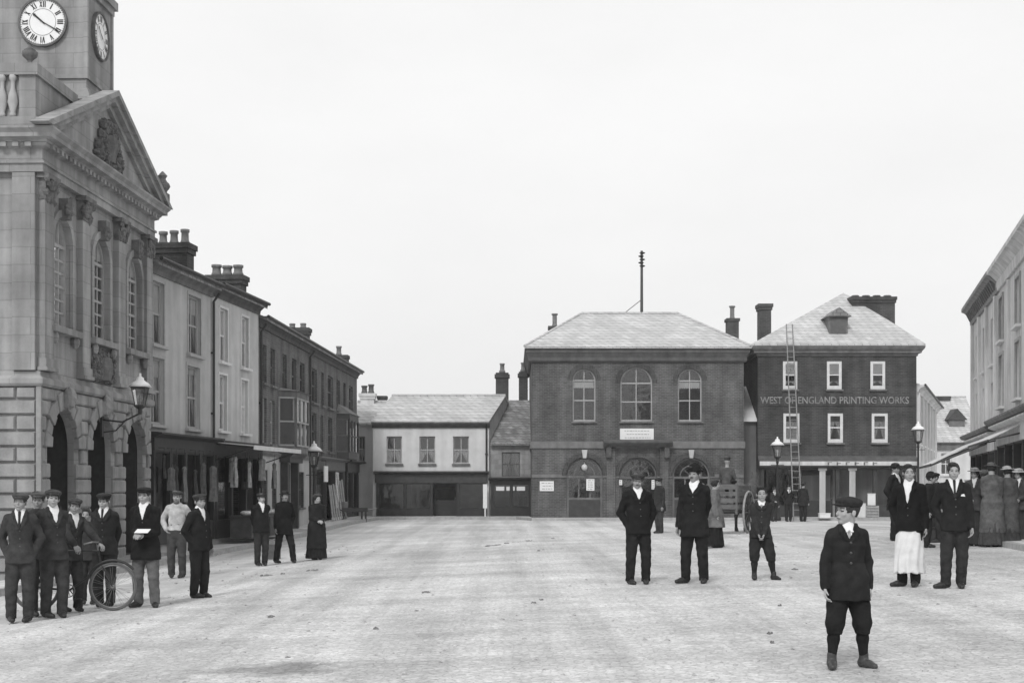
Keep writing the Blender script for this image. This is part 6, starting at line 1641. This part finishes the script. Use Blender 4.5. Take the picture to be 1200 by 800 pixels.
# ------------------------------------------------------------------ barrow, cart and horse
def barrow():
    x, y = X(412, 64), 64.0; z = zg(x, y); e = empty('hand_barrow', (x, y, z), math.radians(8)); tag(e, 'low wooden hand barrow standing at the kerb by the far shop', 'barrow'); w = 1.25
    b = MB(); b.box(-.7, .7, -.35, .35, .5, .55); b.box(-.7, .7, -.38, -.33, .45, .62); b.box(-.7, .7, .33, .38, .45, .62); b.build('bed', M_DARK, e)
    for sx in (-.62, .45, .62): b = MB(); b.box(sx - .03, sx + .03, -.36, -.3, 0, .5); b.box(sx - .03, sx + .03, .3, .36, 0, .5); b.build('leg', M_DARK, e)
    b = MB(); b.torus((-.62, -.42, .3), .28, .025, 'y', 24, 6); 
    for k in range(8): a = k * PI / 4; b.tube([(-.62, -.42, .3), (-.62 + .27 * math.cos(a), -.42, .3 + .27 * math.sin(a))], .014, 4)
    b.build('wheel', M_DARK, e); b = MB(); b.tube([(.7, -.3, .52), (1.1, -.3, .6)], .02, 6); b.tube([(.7, .3, .52), (1.1, .3, .6)], .02, 6); b.build('handle', M_TIMBER, e)
    b = MB(); b.box(-.03, .03, -.03, .03, .0, .0)
    return e
barrow()
b = MB(); b.lathe([(.2, 0), (.24, .3), (.22, .34), (.2, .34), (.19, .05)], (0, 0, 0), 14); o = b.build('basket', mat('wicker', .2, .9, .4, 30, .5, 80)); o.location = (X(402, 64), 64.0, zg(X(402, 64), 64) + .552); tag(o, 'round wicker basket standing on the hand barrow', 'basket')
def cart():
    Y = 43.0; x = X(852, Y); z = zg(x, Y); e = empty('horse_cart', (x, Y, z), math.radians(-24)); tag(e, 'slatted two-wheeled cart seen from behind in front of the market hall', 'cart')
    wood = mat('cart_boards', .16, .85, .35, 6, .3, 40, streak=.15); R = .64
    b = MB(); b.box(-.50, .50, -.7, .75, .66, .72); b.build('floor', M_DARK, e)
    b = MB()
    for k in range(4):
        z0 = .75 + k * .19; b.box(-.55, .55, -.76, -.72, z0, z0 + .12); b.box(-.55, .55, .72, .76, z0, z0 + .12)
        for sx in (-1, 1): b.box(sx * .52 - .02, sx * .52 + .02, -.72, .72, z0, z0 + .12)
    for sx in (-1, 1):
        for sy in (-.78, .76): b.box(sx * .5 - .03, sx * .5 + .03, sy - .02, sy + .02, .6, 1.5)
    b.build('slatted_side', mat('grey_cart_slat', .13, .85, .3, 6, .3, 40), e)
    b = MB(); b.box(-.58, .58, -.2, .12, 1.42, 1.47); b.build('seat', wood, e)
    for sx in (-1, 1):
        b = MB(); b.torus((sx * .66, 0, R), R - .03, .035, 'x', 40, 6); w = b.build('wheel', mat('pale_wheel_paint', .30, .7, .25, 8), e, smooth=True)
        b = MB(); b.tube([(sx * .6, 0, R), (sx * .74, 0, R)], .09, 10)
        for k in range(12): a = k * PI / 6; b.tube([(sx * .66, .05 * math.cos(a), R + .05 * math.sin(a)), (sx * .66, (R - .04) * math.cos(a), R + (R - .04) * math.sin(a))], .02, 5)
        b.build('spokes', M_DARK, w)
    b = MB(); b.tube([(-.66, 0, R), (.66, 0, R)], .035, 8); b.build('axle', M_IRON, e)
    b = MB()
    for sx in (-1, 1): b.tube([(sx * .42, -.6, .66), (sx * .40, .8, .72), (sx * .32, 1.4, .95), (sx * .3, 2.8, 1.02)], .03, 8)
    b.build('shaft', wood, e)
    return e
CT_ = cart()
def horse():
    c = CT_; rz = c.rotation_euler.z; h = .022
    G = Field((-.4, -1.5, 0), (.4, 1.5, 1.9), h)      # faces +y (away), tail at -y
    G.ell((0, -.55, 1.12), (.27, .34, .30), .1); G.ell((0, .0, 1.08), (.27, .5, .30), .1); G.ell((0, .5, 1.12), (.24, .34, .33), .1)
    G.cone((0, .62, 1.25), (0, 1.02, 1.62), .2, .13, .1); G.cone((0, 1.0, 1.68), (0, 1.38, 1.42), .12, .07, .06)
    for sx in (-1, 1):
        G.cone((sx * .06, .98, 1.74), (sx * .08, .96, 1.88), .035, .012, .02)
        G.cone((sx * .14, -.62, 1.05), (sx * .15, -.45, .78), .17, .11, .08); G.cone((sx * .15, -.45, .78), (sx * .14, -.74, .50), .1, .06, .05); G.cone((sx * .14, -.74, .5), (sx * .14, -.72, .12), .052, .042, .03); G.cone((sx * .14, -.72, .12), (sx * .14, -.66, .03), .05, .065, .03)
        G.cone((sx * .13, .5, 1.0), (sx * .14, .52, .56), .12, .065, .08); G.cone((sx * .14, .52, .56), (sx * .14, .5, .14), .056, .042, .03); G.cone((sx * .14, .5, .14), (sx * .14, .55, .03), .048, .064, .03)
    G.cone((0, -.86, 1.28), (0, -.98, 1.0), .05, .07, .03); G.cone((0, -.98, 1.0), (0, -.98, .55), .08, .03, .03)
    o = mesh_obj('horse', G.mesh(), [mat('dark_coat_hair', .06, .7, .3, 8)]); d = 2.25
    x = c.location.x - math.sin(rz) * d; y = c.location.y + math.cos(rz) * d
    o.location = (x, y, zg(x, y)); o.rotation_euler.z = rz; tag(o, 'dark horse standing in the shafts of the slatted cart', 'horse')
    b = MB(); b.torus((0, .66, 1.2), .27, .05, 'y', 24, 6); b.build('collar', M_BLACK, o, smooth=True)
horse()
# ------------------------------------------------------------------ people
P = person
# group by the town hall
P(24, 729, 578, 'man in dark suit, white collar and cap standing leftmost, half out of the group', face=12, yaw=-8, arms=('pocket', 'pocket'), coat_v=.045, leg_v=.045, feet=((-.12, 0), (.1, 0)), hat_v=.07)
P(46, 722, 576, 'youth peering over shoulders between the two men with white ties', face=25, yaw=-15, arms=('behind', 'behind'), coat_v=.04, leg_v=.045, hat_v=.09, shirt=False, collar='none')
P(63, 724, 574, 'man in dark jacket and white tie turned towards the bicycle', face=38, yaw=-12, arms=('pocket', 'behind'), coat_v=.04, leg_v=.045, hat_v=.06, tie=False, feet=((-.1, .03), (.1, -.05)))
P(82, 717, 584, 'youth leaning on the bicycle handlebars with a white collar', face=48, yaw=-30, lean=(.0, -.16), arms=((-.13, -.32, .56), (.12, -.34, .57)), coat_v=.04, leg_v=.04, hat_v=.06, tie=False, feet=((-.1, .05), (.1, -.05)))
P(104, 708, 596, 'boy bending behind the bicycle with his face just above the handlebars', face=10, yaw=-5, lean=(-.05, -.12), arms=('down', 'fwd'), coat_v=.045, leg_v=.045, hat='none', hair_v=.04, shirt=False, collar='none')
P(123, 711, 578, 'man with white collar standing behind the bicycle front wheel', face=-4, arms=('behind', 'behind'), coat_v=.028, leg_v=.035, hat_v=.03, collar='high', open_=1.2)
P(171, 712, 571, 'man in black coat and paler trousers reading something in his hands', face=-6, arms=((-.03, -.135, .615), (.03, -.135, .615)), coat='coat', coat_v=.014, leg_v=.12, hat_v=.02, tie=False, feet=((-.12, .02), (.16, -.06)), toes=(-20, 22))
P(207, 677, 575, 'bearded man in rolled light shirt and cap by the shop', face=0, arms=('hip', 'hip'), coat='shirt', coat_v=.42, shirt=False, collar='none', leg_v=.05, hat_v=.05, beard='full', hair_v=.12, feet=((-.1, 0), (.12, 0)))
P(233, 701, 579, 'man in dark suit turned aside with a hand in his pocket', face=62, yaw=-20, arms=('pocket', 'down'), coat_v=.016, leg_v=.018, hat_v=.05, tie=False, stout=1.12, feet=((-.08, .03), (.08, -.03)))
r = [o for o in COL.objects if o.name.startswith('person') and 'reading something' in o.get('label', '')][0]
bpy.context.view_layer.update()
b = MB(); b.prism([(-.1, -.06, 0), (.1, -.06, 0), (.1, .07, .05), (-.1, .07, .05)], (0, 0, .006)); o = b.build('folded_paper', M_PAPER); wl_ = r['wrist']; o.location = r.matrix_world @ Vector(((wl_[0] + wl_[3]) / 2 + .06, (wl_[1] + wl_[4]) / 2 - .06, (wl_[2] + wl_[5]) / 2 + .02)); o.rotation_euler.z = r.rotation_euler.z
tag(o, 'folded white paper held by the man in black coat and paler trousers', 'paper')
# strollers in front of the terrace
P(306, 663, 578, 'stout man in cap and dark jacket with arms behind him, left of the strolling pair', face=30, yaw=10, arms=('behind', 'behind'), coat_v=.015, leg_v=.03, stout=1.15, tie=False, beard='m', hair_v=.1)
P(333, 660, 573, 'man in black felt hat and coat striding by the terrace', face=30, yaw=-10, arms=('down', 'pocket'), hat='felt', coat='coat', coat_v=.012, leg_v=.018, beard='m', tie=False, shirt=False, collar='none', feet=((-.16, .1), (.2, -.08)))
P(371, 656, 577, 'woman in a long dark coat and round hat looking along the square', face=28, yaw=10, hat='bonnet', coat='long', coat_v=.02, leg='skirt', leg_v=.02, shirt=False, collar='none', arms=('waist', 'waist'), hat_v=.06)
x, y, z = ground_at(319, 655)
b = MB(); b.box(-.2, .2, -.07, .07, 0, .36); b.torus((0, 0, .36), .12, .012, 'y', 20, 5, 0, PI); o = b.build('carpet_bag', mat('worn_bag', .10, .9, .3, 8), bevel=.04); o.location = (x, y, z + .013); tag(o, 'square dark bag set down between the stout man and the man in the felt hat', 'bag')
# middle of the square
P(748, 685, 555, 'stout smiling man in cap with hands in his coat pockets, middle of the square', face=8, yaw=-10, arms=('pocket', 'pocket'), coat_v=.014, leg_v=.018, stout=1.16, tie=False, beard='m', hair_v=.08, hat_v=.05, feet=((-.13, 0), (.12, 0)), collar='high', open_=1.1)
P(773, 625, 560, 'man in dark coat mostly hidden behind the stout smiling man', face=-60, arms=('down', 'down'), coat='coat', coat_v=.035, leg_v=.05, hat_v=.04, shirt=False, collar='none')
P(814, 684, 543, 'tall man in bowler hat and dark suit, arms behind his back', face=-22, yaw=-12, hat='bowler', hat_v=.012, coat='coat', coat_v=.016, leg_v=.018, arms=('down', 'behind'), beard='m', hair_v=.03, tie=False, skin_v=.26, feet=((-.14, .0), (.14, .02)), toes=(-35, 10), collar='high', open_=1.2)
P(838, 642, 563, 'woman in grey shawl and dark skirt walking behind the man in the bowler', face=75, hat='none', coat='cape', coat_v=.14, leg='skirt', leg_v=.018, arms=('down', 'down'), shirt=False, collar='none', hair_v=.02)
P(891, 680, 571, 'bareheaded boy in knickerbockers with clasped hands in front of the cart', face=-6, child=True, leg='knickers', hat='none', hair_v=.02, coat_v=.03, leg_v=.026, arms=('clasp', 'clasp'), feet=((-.09, .02), (.2, -.04)), toes=(0, 35), collar='high', tie=False, skin_v=.3)
P(994, 784, 583, 'boy in large cap, white collar and knickerbockers looking away, nearest the camera', face=-2, yaw=-66, pitch=-4, lean=(-.02, -.01), child=True, stout=.95, leg='knickers', coat='coat', coat_v=.02, leg_v=.017, hat_v=.03, arms=('down', (.125, .03, .475)), feet=((-.135, -.02), (.13, .03)), toes=(-8, 28), collar='high', tie=False, shoe_v=.045, open_=.9)
# right-hand side
P(1066, 688, 545, 'young butcher in black jacket and long white apron', face=-28, yaw=20, hat='none', hair_v=.03, coat_v=.012, leg_v=.015, apron=True, arms=('pocket', 'down'), tie=False, feet=((-.1, .0), (.08, -.02)), toes=(-45, 5), collar='low')
P(1119, 690, 543, 'young man in dark three-piece suit with a white handkerchief, by the butcher', face=-12, yaw=2, hat='none', hair_v=.03, coat_v=.018, leg_v=.03, arms=('pocket', (.12, -.06, .49)), tie=True, feet=((-.12, -.02), (.08, .02)), toes=(-60, 0), open_=1.1)
P(1049, 634, 541, 'man in felt hat and white shirt front standing behind the butcher', face=50, yaw=-10, hat='felt', coat='coat', coat_v=.018, leg_v=.02, tie=False, arms=('pocket', 'down'), open_=1.5, feet=((-.1, 0), (.1, 0)))
P(1086, 642, 552, 'stooping man in bowler hat behind the young man in the suit', face=70, yaw=10, lean=(0, -.12), hat='bowler', coat='coat', coat_v=.02, leg_v=.025, arms=('down', 'fwd'), shirt=False, collar='none', hat_v=.02)
P(1098, 636, 554, 'man with grey hair looking down beside the stooping man', face=-70, lean=(0, -.08), hat='cap', coat_v=.025, leg_v=.03, arms=('fwd', 'down'), shirt=False, collar='none')
x, y, z = ground_at(1085, 636); b = MB(); b.box(-.32, .32, -.2, .2, 0, .32); b.box(-.34, .34, -.22, .22, .32, .36); o = b.build('hamper', mat('dark_wicker', .04, .9, .4, 30, .5, 80), bevel=.015); o.location = (x, y, z + .013); tag(o, 'dark lidded hamper on the ground behind the butcher', 'hamper')
# shoppers at the right edge
P(1143, 640, 546, 'woman in flowered hat and pale collar at the left of the shoppers', face=-30, yaw=-10, hat='straw', hat_v=.22, coat_v=.05, leg='skirt', leg_v=.035, arms=('waist', 'down'), tie=False, shirt_v=.5, open_=.8)
P(1163, 641, 540, 'shopper in a long grey coat with her back to the square', face=172, hat='straw', hat_v=.10, coat='long', coat_v=.11, leg='skirt', leg_v=.06, arms=('waist', 'waist'), shirt=False, collar='none', stout=1.1)
P(1181, 640, 544, 'woman in a pale trimmed hat and long dull coat, right of the grey coat', face=160, yaw=25, hat='straw', hat_v=.38, coat='long', coat_v=.085, leg='skirt', leg_v=.05, arms=('waist', 'waist'), shirt=False, collar='none')
P(1195, 638, 547, 'woman in a pale hat at the edge of the shoppers, farthest from the butcher', face=-35, yaw=-20, hat='straw', hat_v=.4, coat_v=.07, leg='skirt', leg_v=.05, arms=('waist', 'waist'), tie=False, open_=.8)
P(1153, 628, 549, 'child in a dark coat half hidden among the shoppers', face=150, hat='bonnet', hat_v=.08, coat='long', coat_v=.06, leg='skirt', leg_v=.05, arms=('down', 'down'), shirt=False, collar='none')
# in front of the printing works
P(907, 611, 571, 'boy left of the foot of the ladder', face=10, arms=('waist', 'down'), coat_v=.03, leg_v=.035, hat_v=.05)
P(924, 611, 568, 'man with white collar standing at the foot of the ladder', face=0, arms=('pocket', 'pocket'), coat_v=.02, leg_v=.025, collar='high', open_=1.3)
P(941, 611, 564, 'man in dark coat right of the ladder looking at the shop', face=150, arms=('down', 'down'), coat='coat', coat_v=.025, leg_v=.025, shirt=False, collar='none', hat='felt', hat_v=.05)
P(1032, 607, 559, 'man in dark suit left of the pair talking by the works window', face=60, arms=('pocket', 'down'), coat='coat', coat_v=.03, leg_v=.03, shirt=False, collar='none', hat_v=.05)
P(1041, 607, 561, 'man with his back turned, right of the pair talking by the works', face=-140, arms=('pocket', 'down'), coat='coat', coat_v=.035, leg_v=.035, shirt=False, collar='none', hat_v=.06)
# driver on the cart: seated figure
def driver():
    c = CT_; rz = c.rotation_euler.z; h = .016; z0 = 1.47
    G = Field((-.45, -.45, .9), (.45, .75, 2.35), h)
    # facing +y; hips on the seat board
    B_ = Field((-.45, -.45, .7), (.45, .8, 2.35), h)
    sk = [((-.1, 0, z0 + .09), (-.12, .42, z0 + .06)), ((.1, 0, z0 + .09), (.12, .42, z0 + .06))]
    def torso(Fd, i):
        Fd.loft([(z0 + .0, .15 + i, .12 + i, 0, 0), (z0 + .2, .14 + i, .11 + i, 0, .01), (z0 + .38, .155 + i, .105 + i, 0, .02), (z0 + .45, .13 + i, .085 + i, 0, .02), (z0 + .5, .06 + i, .06 + i, 0, .02)], .03)
        for sx in (-1, 1):
            Fd.cone((sx * .16, .02, z0 + .43), (sx * .21, .10, z0 + .2), .05 + i, .042 + i, .03); Fd.cone((sx * .21, .10, z0 + .2), (sx * .07, .33, z0 + .2), .042 + i, .03 + i, .02)
    torso(B_, -.006)
    for p, q in sk: B_.cone(p, q, .085, .06, .03); B_.cone(q, (q[0], q[1] + .05, z0 - .36), .055, .04, .03); B_.cone((q[0], q[1] + .05, z0 - .38), (q[0], q[1] + .22, z0 - .4), .042, .03, .02)
    B_.cone((0, .02, z0 + .45), (0, .05, z0 + .6), .055, .05, .02); B_.ell((0, .055, z0 + .69), (.075, .092, .115), .02); B_.ell((0, .09, z0 + .63), (.06, .065, .07), .02)
    for sx in (-1, 1):
        for k in range(4): B_.cone((sx * .07, .33, z0 + .2), (sx * .05 - sx * .01 * k, .40, z0 + .22 - .018 * k), .022, .011, .006)
        B_.cone((sx * .07, .33, z0 + .22), (sx * .04, .37, z0 + .25), .014, .011, .006)
    r = mesh_obj('person', B_.mesh(), [SKIN(.3)]); r.location = c.matrix_basis @ Vector((0, -.04, 0)); r.rotation_euler.z = rz
    tag(r, 'driver in cap sitting on the slatted cart with his back to the camera', 'person')
    torso(G, .014); mesh_obj('jacket', G.mesh(), [cloth(.09)], r)
    T = Field((-.3, -.2, .95), (.3, .75, 1.8), h)
    for p, q in sk: T.cone(p, q, .095, .07, .03); T.cone(q, (q[0], q[1] + .05, z0 - .33), .07, .055, .03)
    mesh_obj('trousers', T.mesh(), [cloth(.04)], r)
    K = Field((-.2, -.15, z0 + .6), (.2, .3, z0 + .95), .011); K.ell((0, .05, z0 + .78), (.105, .125, .045), .03); K.ell((0, .16, z0 + .75), (.07, .05, .012), .01); K.ell((0, .055, z0 + .73), (.088, .105, .05), .02); mesh_obj('flat_cap', K.mesh(), [cloth(.06)], r)
driver()

# ------------------------------------------------------------------ thin smoky town air
hb = MB(); hb.box(-402, 402, -202, 802, -2.0, 24.0); hz = hb.build('haze', bpy.data.materials.new('town_haze')); hz['kind'] = 'stuff'
hm = hz.data.materials[0]; hm.use_nodes = True; hn = hm.node_tree; hn.nodes.remove(hn.nodes['Principled BSDF']); pv = hn.nodes.new('ShaderNodeVolumePrincipled'); pv.inputs['Color'].default_value = grey(.9); pv.inputs['Density'].default_value = .0006
hn.links.new(pv.outputs[0], hn.nodes['Material Output'].inputs['Volume'])
# ------------------------------------------------------------------ sky, sun, camera
SUN_EL, SUN_AZ = 42.0, 197.0          # sun behind the camera and to its left, veiled by cloud
w = bpy.data.worlds.new('World'); scene.world = w; w.use_nodes = True; nt = w.node_tree; N, L = nt.nodes, nt.links
bg = N['Background']; sky = N.new('ShaderNodeTexSky'); sky.sky_type = 'NISHITA'; sky.sun_disc = False; sky.sun_elevation = math.radians(SUN_EL); sky.sun_rotation = math.radians(SUN_AZ); sky.air_density = 2.0; sky.dust_density = 6.0
bw = N.new('ShaderNodeRGBToBW'); L.new(sky.outputs[0], bw.inputs[0])
tc = N.new('ShaderNodeTexCoord'); mp = N.new('ShaderNodeMapping'); mp.inputs['Scale'].default_value = (1.2, 1.2, 3.0); L.new(tc.outputs['Generated'], mp.inputs['Vector'])
nz = N.new('ShaderNodeTexNoise'); nz.inputs['Scale'].default_value = 2.2; nz.inputs['Detail'].default_value = 6; nz.inputs['Roughness'].default_value = .55; L.new(mp.outputs[0], nz.inputs['Vector'])
mr = N.new('ShaderNodeMapRange'); mr.inputs['From Min'].default_value = .3; mr.inputs['From Max'].default_value = .7; mr.inputs['To Min'].default_value = 7.5; mr.inputs['To Max'].default_value = 8.2; L.new(nz.outputs['Fac'], mr.inputs['Value'])
mx = N.new('ShaderNodeMix'); mx.data_type = 'FLOAT'; mx.inputs['Factor'].default_value = .93; L.new(bw.outputs[0], mx.inputs[2]); L.new(mr.outputs[0], mx.inputs[3])
cc = N.new('ShaderNodeCombineColor')
for k in range(3): L.new(mx.outputs[0], cc.inputs[k])
L.new(cc.outputs[0], bg.inputs['Color']); bg.inputs['Strength'].default_value = .1
sl = bpy.data.lights.new('sun', 'SUN'); sl.energy = 1.5; sl.angle = math.radians(12); so = bpy.data.objects.new('sun', sl); COL.objects.link(so)
# the lamp shines along -z: aim it from the sky's sun direction
az, el = math.radians(SUN_AZ), math.radians(SUN_EL)
d = Vector((math.sin(az) * math.cos(el), math.cos(az) * math.cos(el), math.sin(el)))
so.rotation_euler = d.to_track_quat('Z', 'Y').to_euler(); so.location = d * 60
cam = bpy.data.cameras.new('camera'); co = bpy.data.objects.new('camera', cam); COL.objects.link(co); scene.camera = co
co.location = (0, 0, EYE); co.rotation_euler = (PI / 2, 0, 0); cam.sensor_width = 36; cam.lens = 36 * FPX / 1200; cam.shift_y = (HY - 400) / 1200; cam.clip_end = 3000
vs = scene.view_settings; vs.view_transform = 'Standard'; vs.look = 'None'; vs.exposure = .34; vs.gamma = 1; vs.use_curve_mapping = False
scene.cycles.max_bounces = 8; scene.cycles.transparent_max_bounces = 16
